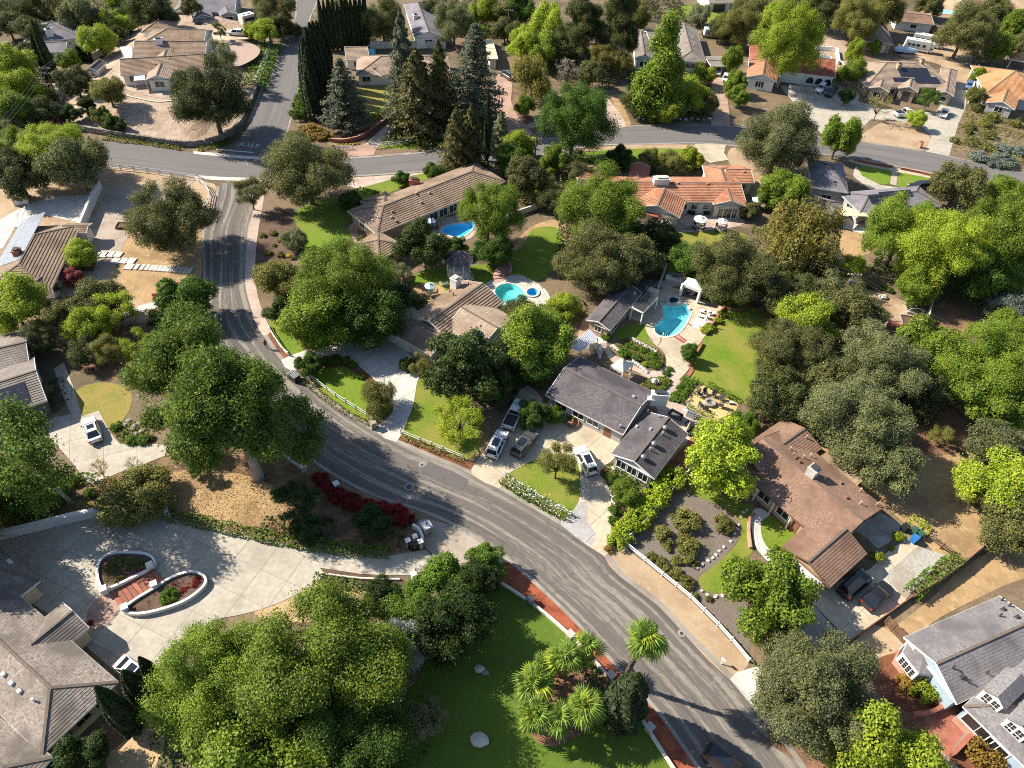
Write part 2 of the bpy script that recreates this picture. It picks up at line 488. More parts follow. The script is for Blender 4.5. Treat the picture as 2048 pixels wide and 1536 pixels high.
def smooth_loop(pts, closed=True, sub=4):
 out, n = [], len(pts)
 for i in range(n if closed else n - 1):
  p0, p1, p2, p3 = (pts[(i + k) % n] if closed else pts[max(0, min(n - 1, i + k))] for k in (-1,0,1,2))
  for k in range(sub):
   t = k / sub
   out.append(tuple(.5 * (2 * p1[j] + (p2[j] - p0[j]) * t + (2 * p0[j] - 5 * p1[j] + 4 * p2[j] - p3[j]) * t * t + (3 * p1[j] - p0[j] - 3 * p2[j] + p3[j]) * t ** 3) for j in range(2)))
 if not closed: out.append(tuple(pts[-1][:2]))
 return out
def ring(u, v, ru, rv, n=20):
 return [(u + ru * math.cos(2 * math.pi * k / n), v + rv * math.sin(2 * math.pi * k / n)) for k in range(n)]
ZL = [0]
def flat_mesh(name, loop, z, holes=()):
 """Flat sheet inside the loop (world xy), with holes left open."""
 vs, es = [],[]
 for lp in [loop] + list(holes):
  k, n = len(vs), len(lp)
  vs += [Vector((p[0], p[1])) for p in lp]
  es += [(k + i, k + (i + 1) % n) for i in range(n)]
 co, _, fs, _, _, _ = geometry.delaunay_2d_cdt(vs, es, [],0,1e-5)
 keep = []
 for f in fs:
  cx, cy = sum(co[i].x for i in f) / 3, sum(co[i].y for i in f) / 3
  if inpoly(cx, cy, loop) and not any(inpoly(cx, cy, h) for h in holes):
   keep.append(tuple(f))
 me = bpy.data.meshes.new(name)
 me.from_pydata([(c.x, c.y, z) for c in co],[], keep)
 bm = bmesh.new(); bm.from_mesh(me)
 for f in bm.faces:
  if f.normal.z < 0: f.normal_flip()
 bm.to_mesh(me); bm.free()
 return me
def clip_rect(poly, x0, x1, y0, y1):
 for ax, lim, sg in ((0, x0,1),(0, x1,-1),(1, y0,1),(1, y1,-1)):
  out = []
  for i in range(len(poly)):
   a, b = poly[i - 1], poly[i]
   da, db = sg * (a[ax] - lim), sg * (b[ax] - lim)
   if (da < 0) != (db < 0):
    t = da / (da - db)
    out.append((a[0] + (b[0] - a[0]) * t, a[1] + (b[1] - a[1]) * t))
   if db >= 0: out.append(b)
  poly = out
  if len(poly) < 3: return []
 return poly
def area(p):
 return abs(sum(p[i - 1][0] * p[i][1] - p[i][0] * p[i - 1][1] for i in range(len(p)))) / 2
def zone(name, pts, mat, lvl, sub=4, slab=None, holes=(), base=0.0, piece='concrete_slab', ang=None, gap=.05, label=None, jm='joint'):
 """A piece of ground (structure): lvl orders the sheets; slab = size of the separate slabs it is paved with."""
 ZL[0] += 1
 z = base + .006 * lvl + .0002 * ZL[0]
 w = [tuple(G(u, v, base)[:2]) for u, v in pts]
 w = smooth_loop(w, True, sub) if sub else w
 hw = []
 for h in holes:
  hw.append(smooth_loop([tuple(G(u, v, base)[:2]) for u, v in h], True, 4))
 o = link(name, flat_mesh(name, w, z, hw), 'concrete' if slab is None and mat is None else (jm if slab else mat))
 tag(o, kind='structure')
 if slab:
  if ang is None:
   k = max(range(len(pts)), key=lambda i: (G(*pts[i]) - G(*pts[i - 1])).length)
   d = G(*pts[k]) - G(*pts[k - 1])
   ang = math.atan2(d.y, d.x)
  else:
   ang = rad(ang)
  ca, sa = math.cos(-ang), math.sin(-ang)
  rp = [(x * ca - y * sa, x * sa + y * ca) for x, y in w]
  hp = [[(x * ca - y * sa, x * sa + y * ca) for x, y in h] for h in hw]
  sx, sy = slab if isinstance(slab, tuple) else (slab, slab)
  xs, ys = [p[0] for p in rp],[p[1] for p in rp]
  for i in range(int(math.floor(min(xs) / sx)), int(math.ceil(max(xs) / sx))):
   for j in range(int(math.floor(min(ys) / sy)), int(math.ceil(max(ys) / sy))):
    q = clip_rect(rp, i * sx + gap / 2,(i + 1) * sx - gap / 2, j * sy + gap / 2,(j + 1) * sy - gap / 2)
    if len(q) < 3 or area(q) < .25: continue
    hq = []
    skip = False
    for h in hp:
     c = clip_rect(h, i * sx + gap / 2 - .01,(i + 1) * sx - gap / 2 + .01, j * sy + gap / 2 - .01,(j + 1) * sy - gap / 2 + .01)
     if len(c) >= 3:
      if area(c) > .97 * area(q): skip = True
      hq.append([(x * ca + y * sa, -x * sa + y * ca) for x, y in c])
    if skip: continue
    qw = [(x * ca + y * sa, -x * sa + y * ca) for x, y in q]
    me = flat_mesh(piece, qw, z + .012, hq)
    if len(me.polygons): link(piece, me, mat, o)
 return o
def loft_strip(name, left, right, mat, z, n=60, m=8, sub=4, kind='structure', parent=None):
 """A road between two edge lines, with UV = metres across / along."""
 L = smooth_loop([tuple(G(*p)[:2]) for p in left], False, sub)
 R = smooth_loop([tuple(G(*p)[:2]) for p in right], False, sub)
 def res(P, n):
  d = [0.0]
  for i in range(1, len(P)): d.append(d[-1] + math.hypot(P[i][0] - P[i - 1][0], P[i][1] - P[i - 1][1]))
  out, j = [],0
  for k in range(n):
   t = d[-1] * k / (n - 1)
   while j < len(P) - 2 and d[j + 1] < t: j += 1
   f = (t - d[j]) / max(1e-9, d[j + 1] - d[j])
   out.append((P[j][0] + (P[j + 1][0] - P[j][0]) * f, P[j][1] + (P[j + 1][1] - P[j][1]) * f))
  return out
 L, R = res(L, n), res(R, n)
 vs, uvs, s = [],[],0.0
 for i in range(n):
  if i: s += math.hypot((L[i][0] + R[i][0] - L[i - 1][0] - R[i - 1][0]) / 2,(L[i][1] + R[i][1] - L[i - 1][1] - R[i - 1][1]) / 2)
  w = math.hypot(L[i][0] - R[i][0], L[i][1] - R[i][1])
  for k in range(m + 1):
   t = k / m
   vs.append((L[i][0] + (R[i][0] - L[i][0]) * t, L[i][1] + (R[i][1] - L[i][1]) * t, z + .10 * math.sin(math.pi * t) * 0))
   uvs.append((11.0 * t, s))
 fs = [(i * (m + 1) + k, i * (m + 1) + k + 1,(i + 1) * (m + 1) + k + 1,(i + 1) * (m + 1) + k) for i in range(n - 1) for k in range(m)]
 me = bpy.data.meshes.new(name)
 me.from_pydata(vs, [], fs)
 uvl = me.uv_layers.new(name='UVMap')
 for li, l in enumerate(me.loops): uvl.data[li].uv = uvs[l.vertex_index]
 if sum(p.normal.z for p in me.polygons) < 0: me.flip_normals()
 o = link(name, me, mat, parent)
 if kind: tag(o, kind=kind)
 return o, L, R
def side_strip(name, line, w0, w1, mat, z, piece=None, plen=3.0, parent=None):
 """A strip beside a world-xy line, between offsets w0 and w1 to its left; cut into pieces if asked."""
 P = [Vector((p[0], p[1])) for p in line]
 nrm = []
 for i in range(len(P)):
  d = (P[min(i + 1, len(P) - 1)] - P[max(0, i - 1)]).normalized()
  nrm.append(Vector((-d.y, d.x)))
 top = [(P[i] + nrm[i] * w0, P[i] + nrm[i] * w1) for i in range(len(P))]
 root, mb, acc = None, MB(),0.0
 if piece is None:
  vs = [q for a in top for q in ((a[0].x, a[0].y, z),(a[1].x, a[1].y, z))]
  mb.add(vs, [(2 * i, 2 * i + 1,2 * i + 3,2 * i + 2) for i in range(len(P) - 1)])
  return tag(mb.build(name, mat, parent), kind='structure' if parent is None else None)
 vs = [q for a in top for q in ((a[0].x, a[0].y, z - .006),(a[1].x, a[1].y, z - .006))]
 root = tag(MB().add(vs, [(2 * i, 2 * i + 1,2 * i + 3,2 * i + 2) for i in range(len(P) - 1)]).build(name, 'joint'), kind='structure')
 cur = [0]
 for i in range(1, len(P)):
  acc += (P[i] - P[i - 1]).length
  cur.append(i)
  if acc >= plen or i == len(P) - 1:
   vs = [q for k in cur for q in ((top[k][0].x, top[k][0].y, z),(top[k][1].x, top[k][1].y, z))]
   MB().add(vs, [(2 * k, 2 * k + 1,2 * k + 3,2 * k + 2) for k in range(len(cur) - 1)]).build(piece, mat, root)
   cur, acc = [i],0.0
 return root
# --- setting: ground
POOLS = {
 'main': T(7,1212,915,1260,905,1300,898,1345,893,1392,908,1418,945,1420,985,1400,1025,1380,1060,1335,1118,1270,1152,1205,1158,1152,1130,1142,1092,1172,1055,1212,1015,1212,965),
 'spa': ring(1346.8,601.5,10.5,7.5,14),
 'kidney': [(990,583),(1000,571),(1020,568),(1040,576),(1050,590),(1056,602),(1049,612),(1037,618),(1018,613),(998,598)],
 'hot_tub': ring(1064.5,586,11,7.5,14),
 'court': [(884,463),(890,455),(908,450),(925,447),(944,444),(946,455),(935,467),(922,474),(900,472)],
}
PW = {k: smooth_loop([tuple(G(*p)[:2]) for p in v], True, 4) for k, v in POOLS.items()}
gx = [(-600,-200),(700,-200),(3200,4200),(-3200,4200)]
ground = link('ground', flat_mesh('ground', gx, 0.0, list(PW.values())), 'base_dirt')
tag(ground, kind='structure')
# the raised lot with the stone wall
def mound():
 from itertools import product
 loop = [tuple(p[:2]) for p in MOUND]
 loop = [((loop[i - 1][0] * (1 - t) + loop[i][0] * t),(loop[i - 1][1] * (1 - t) + loop[i][1] * t)) for i in range(len(loop)) for t in (.25,.5,.75,1)]
 vs = [Vector(p) for p in loop]
 n = len(vs)
 xs, ys = [p[0] for p in loop],[p[1] for p in loop]
 rnd = random.Random(3)
 x = min(xs)
 while x < max(xs):
  y = min(ys)
  while y < max(ys):
   a, b = x + rnd.uniform(-.4,.4), y + rnd.uniform(-.4,.4)
   if inpoly(a, b, loop) and segdist(a, b, loop) > .7: vs.append(Vector((a, b)))
   y += 1.7
  x += 1.7
 co, _, fs, _, _, _ = geometry.delaunay_2d_cdt(vs, [(i, (i + 1) % n) for i in range(n)],[],0,1e-5)
 keep = [tuple(f) for f in fs if inpoly(sum(co[i].x for i in f) / 3, sum(co[i].y for i in f) / 3, loop)]
 V = []
 for i, c in enumerate(co):
  edge = segdist(c.x, c.y, loop)
  V.append((c.x, c.y, .5 if edge < .2 else Zg(c.x, c.y) + (rnd.uniform(-.10,.10) if 1 < edge < 7 else 0)))
 k = len(V)
 V += [(p[0], p[1],-.1) for p in loop]
 keep += [(i, (i + 1) % n, k + (i + 1) % n, k + i) for i in range(n)]
 me = bpy.data.meshes.new('hill')
 me.from_pydata(V, [], keep)
 bm = bmesh.new(); bm.from_mesh(me); bmesh.ops.recalc_face_normals(bm, faces=bm.faces); bm.to_mesh(me); bm.free()
 tag(link('hill', me, 'slope_dirt'), kind='structure')
mound()
# roads
main_L = [(1470,1640),(1394,1536),(1356,1482),(1326,1439),(1291,1398),(1254,1359),(1194,1292),(1149,1244),(1101,1197),(1024,1128),(958,1082),(905,1050),(835,1020),(762,998),(687,962),(617,916),(545,845),(490,775),(447,705),(415,668),(402,634),(405,600),(411,566),(411,510),(409,466),(424,429),(436,390),(438,366)]
main_R = [(1665,1640),(1593,1522),(1536,1453),(1454,1352),(1376,1274),(1316,1209),(1241,1152),(1209,1113),(1121,1050),(999,978),(944,950),(922,940),(792,885),(744,860),(672,815),(612,768),(562,721),(527,671),(512,646),(497,600),(490,566),(491,520),(494,471),(500,440),(512,404),(520,366)]
_, mLw, mRw = loft_strip('road', main_L, main_R, 'road_old', .010,110,10,5)
cross_N = [(60,268),(162,280),(235,285),(300,293),(370,303),(450,311),(540,319),(669,317),(747,313),(830,306),(894,298),(1000,286),(1100,277),(1190,263),(1249,253),(1281,251),(1424,250),(1514,257),(1620,270),(1716,282),(1851,302),(1898,312),(2048,346),(2140,370)]
cross_S = [(60,312),(185,327),(295,342),(390,355),(520,362),(694,354),(807,347),(897,339),(1000,325),(1100,307),(1196,292),(1299,289),(1389,287),(1466,292),(1580,302),(1701,317),(1868,348),(1966,370),(2048,388),(2140,410)]
_, cN, cS = loft_strip('road', cross_N, cross_S, 'road_new', .016,110,8,4)
side_Lp = [(600,-40),(594,0),(592,37),(572,82),(544,120),(512,215),(490,262),(468,286),(440,312)]
side_Rp = [(642,-40),(634,0),(616,45),(609,100),(597,175),(577,250),(568,280),(570,300),(585,320)]
_, sL, sR = loft_strip('road', side_Lp, side_Rp, 'road_new', .022,60,8,4)
# concrete gutters cast in short bays along the roads
def part_line(P, a, b):
 n = len(P)
 return P[int(n * a):int(n * b) + 1]
side_strip('kerb_strip', part_line(mRw, .02,.98),-.55,.05, 'gutter', .040, 'concrete_bay', 3.0)
side_strip('kerb_strip', part_line(mLw, .02,.50),-.35,.08, 'gutter', .040, 'concrete_bay', 3.0)
side_strip('kerb_strip', part_line(mLw, .50,.985),-.05,.45, 'gutter', .041, 'concrete_bay', 3.0)
side_strip('kerb_strip', part_line(cS, .15,1.0),-.05,.45, 'gutter', .044, 'concrete_bay', 3.0)
side_strip('kerb_strip', part_line(cN, .27,1.0),-.45,.05, 'gutter', .046, 'concrete_bay', 3.0)
side_strip('kerb_strip', part_line(sL, .0,.86),-.40,.05, 'gutter', .048, 'concrete_bay', 3.0)
side_strip('kerb_strip', part_line(sR, .0,.90),-.05,.40, 'gutter', .049, 'concrete_bay', 3.0)
def sheet(name, pts, mat, z, parent=None, kind='structure', sub=0):
 w = [tuple(G(*p)[:2]) for p in pts]
 if sub: w = smooth_loop(w, True, sub)
 o = link(name, flat_mesh(name, w, z), mat, parent)
 return tag(o, kind=None if parent else kind)
# cross pans at the junction, stop line and lettering
sheet('gutter_pan', [(386,303),(430,306),(480,311),(540,316),(540,321),(478,317),(428,312),(388,308)], 'white_concrete', .052)
sheet('gutter_pan', [(396,351),(440,354),(523,357),(523,363),(440,361),(412,359)], 'white_concrete', .053)
sheet('gutter_pan', [(690,314.5),(747,312),(820,305),(822,307.5),(748,315),(691,317.5)], 'gutter', .054)
sheet('stop_line', T(1,1728,1192,2030,1218,2030,1226,1735,1200), 'paint_white_line', .055)
def lettering(name, text, u, v, size, rz, mat, z=.056, sx=1.0):
 cu = bpy.data.curves.new(name, 'FONT')
 cu.body, cu.size, cu.align_x, cu.align_y, cu.extrude = text, size, 'CENTER', 'CENTER', .002
 o = bpy.data.objects.new(name, cu)
 COL.objects.link(o)
 me = bpy.data.meshes.new_from_object(o.evaluated_get(bpy.context.evaluated_depsgraph_get()))
 bpy.data.objects.remove(o)
 me.materials.clear()
 o = link(name, me, mat)
 p = G(u, v, z)
 o.location = p
 o.rotation_euler = (0,0, rz)
 o.scale = (sx, 1,1)
 return o
tag(lettering('stop_marking', 'STOP', 497,289,2.3, math.pi - .06, 'paint_white_line', sx=.85), kind='structure')
# repaired rectangles and manholes
for q in (T(10,1555,690,1700,765,1650,850,1490,785), T(10,1380,620,1545,690,1490,780,1330,715), T(15,1770,1180,1850,1110,2048,1300,2048,1330,1900,1375),[(505,712),(540,735),(575,785),(560,795)]):
 sheet('asphalt_repair', q, 'asphalt_patch', .034)
def manhole(u, v, r, label):
 p = G(u, v)
 o = empty('manhole', p, label, 'manhole cover')
 MB().cyl((0,0,.03), r + .25,.012,20).build('concrete_collar', 'gutter', o)
 MB().cyl((0,0,.042), r, .012,20).build('lid', 'dark_metal', o)
manhole(818,974,.38, 'round iron manhole cover in the middle of the curving old road')
manhole(844,930,.2, 'small round valve cover in the old road by the white SUV driveway')
manhole(1363,1267,.2, 'small oval drain lid at the road edge near the tall leaning palm')
manhole(499,328,.3, 'round manhole cover in the upper road near the stop line')
# bare and mulched ground
Z = zone
Z('dirt', [(20,320),(185,330),(300,345),(400,362),(432,372),(420,400),(405,440),(395,500),(395,560),(392,610),(340,640),(150,690),(40,640),(0,560),(0,420)], 'tan_dirt', 1)
Z('dirt', [(285,455),(330,450),(400,470),(402,560),(396,600),(330,610),(250,590),(225,560),(240,505),(262,470)], 'golden_dirt', 2)
Z('gravel', [(215,385),(275,384),(288,450),(262,462),(245,495),(232,520),(200,560),(172,580),(150,560),(165,535),(195,500),(178,470),(196,420)], 'yard_gravel', 3)
Z('dirt_shoulder', [(405,362),(420,372),(432,388),(424,420),(410,455),(404,480),(398,470),(402,430),(412,392),(398,372),(300,350),(190,338),(190,330),(300,344)], 'tan_dirt', 3,2)
Z('dirt', [(340,635),(400,620),(414,690),(480,760),(500,800),(420,830),(300,780),(180,740),(120,700),(200,660)], 'red_dirt', 1)
Z('leaf_litter', [(330,905),(440,900),(560,905),(620,935),(700,985),(760,1015),(840,1040),(850,1080),(790,1105),(640,1090),(500,1068),(345,1030),(250,1020),(60,1055),(0,1075),(0,980),(120,960)], 'leaf_litter', 1)
Z('leaf_litter', [(330,950),(430,940),(520,960),(590,1000),(560,1040),(480,1055),(380,1035),(340,1010)], 'golden_dirt', 2)
Z('dirt_apron', [(838,1040),(905,1052),(958,1084),(1010,1125),(985,1135),(930,1125),(880,1132),(865,1108),(848,1090)], 'yard_gravel', 2)
Z('tan_gravel', [(512,1212),(560,1195),(612,1165),(640,1165),(700,1178),(785,1190),(770,1215),(720,1235),(600,1245),(520,1235)], 'tan_gravel', 2)
Z('mulch_bed', [(640,1165),(645,1140),(700,1146),(800,1158),(815,1175),(790,1185),(700,1172)], 'brown_mulch', 3)
Z('tan_gravel', [(215,1536),(215,1500),(262,1470),(300,1450),(330,1480),(310,1536),(290,1600),(220,1600)], 'tan_gravel', 2)
Z('mulch_bed', [(165,1490),(205,1455),(265,1405),(290,1430),(262,1468),(215,1505)], 'red_dirt', 3)
Z('dirt_shoulder', [(1209,1113),(1246,1092),(1289,1124),(1324,1153),(1379,1198),(1406,1225),(1434,1253),(1461,1283),(1492,1312),(1496,1330),(1454,1354),(1376,1276),(1316,1211),(1241,1154)], 'tan_dirt', 2,2)
Z('wood_chips', [(1246,1090),(1270,1060),(1290,1015),(1340,990),(1385,978),(1425,995),(1470,1020),(1482,1045),(1480,1070),(1462,1100),(1425,1135),(1398,1152),(1400,1176),(1440,1195),(1490,1200),(1500,1290),(1490,1312),(1461,1281),(1406,1222),(1324,1150)], 'wood_chips', 2,3)
Z('dirt', [(1700,1290),(1745,1250),(1800,1275),(1812,1300),(1770,1330),(1690,1340),(1640,1310)], 'tan_dirt', 2)
Z('mulch_bed', [(1740,1330),(1800,1305),(1812,1330),(1835,1360),(1875,1390),(1890,1410),(1830,1425),(1770,1400)], 'bark_mulch', 3)
Z('mulch_bed', [(1900,1520),(1925,1495),(1975,1468),(2048,1540),(2048,1600),(1920,1600)], 'bark_mulch', 3)
Z('dirt', [(1535,1480),(1600,1430),(1700,1400),(1800,1420),(1900,1510),(1950,1600),(1660,1600),(1597,1525)], 'red_dirt', 2)
Z('golden_dirt', [(1830,1275),(1880,1235),(2000,1175),(2100,1130),(2100,1060),(1985,1100),(1910,1150),(1870,1190),(1800,1245),(1770,1255),(1800,1275)], 'golden_dirt', 2)
Z('golden_dirt', [(1630,905),(1650,870),(1720,880),(1800,900),(1900,900),(1960,950),(1990,1060),(1985,1090),(1900,1125),(1850,1085),(1790,1030),(1700,960)], 'golden_dirt', 1)
Z('dirt', [(1780,800),(1900,790),(1950,870),(1940,900),(1850,910),(1790,870)], 'red_dirt', 2)
Z('tan_dirt', [(1695,590),(1720,575),(1770,590),(1830,610),(1860,625),(1845,660),(1800,665),(1755,655),(1730,620)], 'tan_dirt', 2)
Z('red_dirt', [(1860,625),(1900,600),(1960,650),(1930,690),(1870,690),(1848,660)], 'red_dirt', 1)
Z('golden_dirt', [(1665,490),(1690,460),(1760,478),(1760,495),(1710,515),(1670,505)], 'golden_dirt', 2)
Z('tan_dirt', [(1720,282),(1740,258),(1780,242),(1830,250),(1860,275),(1850,300),(1790,294)], 'tan_dirt', 4)
Z('dirt', [(1570,175),(1700,160),(1720,190),(1690,215),(1600,200)], 'pale_paving', 2)
Z('red_dirt', [(1905,300),(1915,250),(1935,210),(1990,230),(2048,240),(2100,300),(2060,345),(1960,320)], 'base_dirt', 2)
Z('tan_dirt', [(1800,110),(1850,95),(1930,95),(1945,130),(1930,165),(1905,160),(1880,130),(1830,118)], 'tan_dirt', 2)
Z('dirt', [(1630,60),(1690,60),(1700,90),(1670,150),(1630,140),(1640,100)], 'slope_dirt', 2)
Z('tan_dirt', [(1830,30),(1880,0),(2048,0),(2048,20),(1930,20),(1900,35)], 'tan_dirt', 2)
Z('mulch_bed', [(515,470),(528,430),(560,420),(620,445),(640,462),(605,470),(605,492),(620,505),(590,520),(540,540),(516,545)], 'brown_mulch', 2)
Z('golden_dirt', [(1060,455),(1110,438),(1130,450),(1132,500),(1112,540),(1020,530),(1030,490)], 'golden_dirt', 1)
Z('dirt', [(1165,300),(1260,290),(1390,290),(1400,300),(1260,305)], 'tan_dirt', 2)
Z('dirt', [(1455,318),(1470,295),(1520,320),(1540,360),(1510,400),(1490,370)], 'tan_dirt', 2)
Z('orange_ground', [(1222,192),(1240,195),(1252,225),(1262,248),(1250,250),(1238,228)], 'golden_dirt', 3)
Z('dirt', [(1025,180),(1040,185),(1060,230),(1080,255),(1062,262),(1038,232)], 'red_dirt', 3)
Z('mulch_bed', [(612,690),(625,712),(665,716),(705,722),(735,742),(762,775),(752,785),(715,745),(690,733),(650,738),(620,732),(600,745),(585,745)], 'bark_mulch', 7,3)
# road-side beds of bark
Z('mulch_bed', [(530,668),(540,664),(552,685),(566,702),(577,712),(562,720),(545,695)], 'bark_mulch', 3,3)
Z('mulch_bed', [(585,745),(600,748),(650,792),(700,826),(748,848),(744,860),(672,815),(612,768)], 'bark_mulch', 3,3)
Z('mulch_bed', [(797,884),(803,872),(860,894),(927,921),(950,925),(944,948),(922,938),(850,908)], 'bark_mulch', 3,3)
Z('mulch_bed', [(998,962),(1008,955),(1040,985),(1085,1010),(1140,1037),(1121,1048),(1060,1012)], 'brown_mulch', 4,3)
Z('red_mulch_strip', [(1000,1132),(1024,1130),(1101,1199),(1149,1246),(1194,1294),(1254,1361),(1291,1400),(1326,1441),(1356,1484),(1394,1538),(1440,1600),(1395,1600),(1346,1536),(1311,1485),(1274,1427),(1199,1335),(1134,1267),(1066,1210),(1005,1168)], 'red_mulch', 2,2)
Z('mulch_bed', [(1075,1340),(1120,1300),(1175,1300),(1215,1350),(1262,1415),(1250,1435),(1210,1440),(1160,1470),(1110,1492),(1070,1480),(1050,1420)], 'red_dirt', 4)
# grass
Z('lawn', [(715,380),(780,358),(860,343),(890,345),(860,357),(800,378),(760,392),(705,405),(690,395)], 'lawn', 3)
Z('lawn', [(600,465),(640,462),(695,456),(700,480),(680,505),(640,515),(610,510),(603,485)], 'lawn_fresh', 3)
Z('lawn', [(590,425),(640,400),(700,395),(710,420),(690,450),(640,462),(600,460)], 'lawn', 3)
Z('lawn', [(1065,460),(1095,453),(1118,460),(1126,500),(1110,535),(1080,560),(1010,570),(985,560),(970,575),(925,575),(890,595),(835,600),(820,570),(850,540),(960,530),(1000,515),(1040,495)], 'lawn', 3, holes=[POOLS['kidney']])
Z('dry_patch', [(826,575),(850,567),(880,572),(890,585),(870,600),(840,602),(824,590)], 'golden_dirt', 4)
Z('lawn', [(1335,470),(1400,462),(1470,463),(1500,480),(1480,530),(1400,560),(1330,560),(1290,520)], 'lawn_mottled', 3)
Z('lawn', [(1443,622),(1470,614),(1530,622),(1580,650),(1580,760),(1520,812),(1486,806),(1440,788),(1392,766),(1382,748),(1384,712),(1410,668)], 'lawn_mottled', 3,2)
Z('lawn', [(1408,594),(1440,592),(1475,600),(1470,612),(1442,620),(1410,606)], 'lawn_fresh', 2)
Z('lawn', [(1232,660),(1262,650),(1288,645),(1293,660),(1297,680),(1316,700),(1306,706),(1262,684),(1236,680)], 'lawn', 3)
Z('lawn', [(622,750),(652,735),(688,734),(712,750),(735,770),(772,795),(776,822),(748,846),(700,824),(655,790),(632,768)], 'lawn_fresh', 5)
Z('lawn', [(824,770),(834,760),(880,770),(925,800),(965,860),(952,905),(927,919),(862,893),(804,870),(816,842),(828,808)], 'lawn_mottled', 3)
Z('lawn', [(537,655),(555,600),(640,590),(735,610),(760,660),(740,676),(650,690),(606,704),(577,711),(555,685)], 'lawn', 2)
Z('lawn', [(1010,958),(1030,938),(1069,920),(1120,908),(1152,922),(1160,975),(1154,1008),(1139,1033),(1085,1006),(1040,980)], 'lawn_mottled', 5)
Z('lawn', [(1380,985),(1400,968),(1440,988),(1508,1014),(1516,1030),(1500,1042),(1500,1070),(1508,1098),(1480,1130),(1458,1162),(1462,1180),(1430,1187),(1402,1176),(1398,1155),(1424,1135),(1465,1098),(1482,1068),(1479,1044),(1440,1012)], 'lawn_mottled', 3,3)
Z('lawn', [(1524,1042),(1542,1031),(1564,1046),(1590,1070),(1577,1093),(1550,1105),(1532,1092),(1522,1066)], 'lawn', 4)
Z('artificial_turf', [(975,1160),(1005,1169),(1066,1211),(1134,1268),(1199,1336),(1274,1428),(1311,1486),(1346,1537),(1390,1610),(830,1610),(800,1440),(850,1330),(930,1230)], 'artificial_turf', 3,2)
Z('lawn', [(150,783),(167,833),(198,824),(219,862),(250,835),(264,805),(255,775),(200,765)], 'lawn_dry', 3,2)
Z('lawn', [(1723,330),(1783,341),(1780,366),(1755,368),(1722,352)], 'lawn_fresh', 3,2)
Z('lawn', [(1797,344),(1866,356),(1855,376),(1793,373)], 'lawn_fresh', 3,2)
Z('lawn', [(1160,306),(1290,297),(1390,300),(1400,312),(1350,335),(1170,328)], 'lawn', 3)
Z('lawn', [(1358,15),(1385,10),(1455,22),(1452,42),(1420,47),(1362,38)], 'lawn_mottled', 3)
Z('lawn', [(735,172),(800,171),(808,200),(790,222),(720,250),(650,250),(640,225),(690,180)], 'lawn_dry', 3)
Z('lawn', [(770,270),(800,255),(880,262),(890,292),(760,296)], 'lawn', 2)
Z('lawn', [(1380,985),(1395,960),(1450,960),(1440,990)], 'lawn_dry', 2)
# paving
Z('driveway', [(-20,1092),(50,1072),(120,1050),(200,1033),(265,1026),(335,1028),(345,1038),(400,1050),(512,1078),(600,1094),(700,1108),(780,1112),(850,1100),(862,1115),(872,1131),(820,1150),(720,1148),(640,1136),(650,1148),(610,1180),(560,1205),(512,1222),(470,1232),(430,1240),(400,1260),(350,1290),(330,1320),(305,1350),(260,1385),(235,1350),(180,1300),(100,1230),(-20,1150)], 'concrete', 5,2, slab=3.6, ang=-20)
Z('driveway', [(562,721),(606,703),(640,692),(700,684),(745,666),(775,660),(805,690),(842,735),(834,765),(827,808),(814,843),(793,885),(752,862),(773,838),(788,815),(782,795),(757,768),(733,745),(712,729),(690,718),(650,712),(610,727),(586,744)], 'white_concrete', 6,2, slab=3.4, ang=-42)
Z('driveway', [(944,950),(952,925),(985,880),(1010,835),(1030,800),(1050,770),(1075,785),(1100,815),(1160,848),(1239,886),(1224,922),(1209,932),(1208,955),(1216,972),(1222,1000),(1223,1050),(1219,1085),(1209,1113),(1121,1050),(1139,1033),(1156,1005),(1161,975),(1154,923),(1120,907),(1069,920),(1025,943),(1003,962),(999,978)], 'warm_concrete', 6,2, slab=4.2, ang=48)
Z('driveway_apron', [(1121,1050),(1139,1034),(1155,1008),(1174,1008),(1172,1040),(1190,1066),(1180,1090)], 'grey_concrete', 8,2, slab=4.5, ang=-40)
Z('driveway', [(1618,1199),(1698,1284),(1767,1234),(1812,1200),(1765,1152),(1792,1131),(1836,1092),(1808,1080),(1770,1108),(1740,1138),(1690,1158),(1640,1178)], 'warm_concrete', 5,0, slab=4.2, ang=40)
Z('gravel_pad', [(1834,1092),(1899,1113),(1852,1152),(1811,1199),(1765,1152),(1792,1131)], 'grey_gravel', 6,0)
Z('gravel_yard', [(1710,1062),(1760,1025),(1806,1050),(1795,1075),(1755,1098),(1735,1078)], 'grey_gravel', 4,0)
Z('gravel_yard', [(1572,1240),(1625,1208),(1650,1236),(1692,1284),(1630,1300)], 'grey_gravel', 4,0)
Z('driveway', [(108,738),(128,725),(145,768),(165,833),(198,822),(210,845),(221,866),(240,888),(262,890),(300,888),(335,890),(330,912),(290,928),(240,945),(180,970),(140,920),(95,870),(75,860),(110,835),(142,828),(125,790)], 'concrete', 5,0, slab=4.0, ang=25)
Z('footpath', [(178,640),(225,628),(300,606),(350,600),(350,610),(300,620),(235,642),(190,656)], 'white_concrete', 4,2, slab=3.0)
Z('footpath', [(185,655),(235,632),(238,642),(190,668)], 'white_concrete', 5,0)
Z('patio', [(-40,470),(0,440),(60,408),(120,393),(192,392),(185,412),(165,446),(90,430),(60,450),(0,500),(-40,530)], 'white_concrete', 4,2, slab=3.2)
Z('driveway', [(1560,172),(1615,170),(1690,186),(1720,205),(1800,224),(1871,224),(1912,164),(1937,164),(1931,215),(1916,250),(1898,313),(1851,303),(1862,274),(1838,250),(1790,241),(1742,239),(1722,258),(1716,284),(1640,266),(1600,222)], 'concrete', 5,0, slab=4.5, ang=-5)
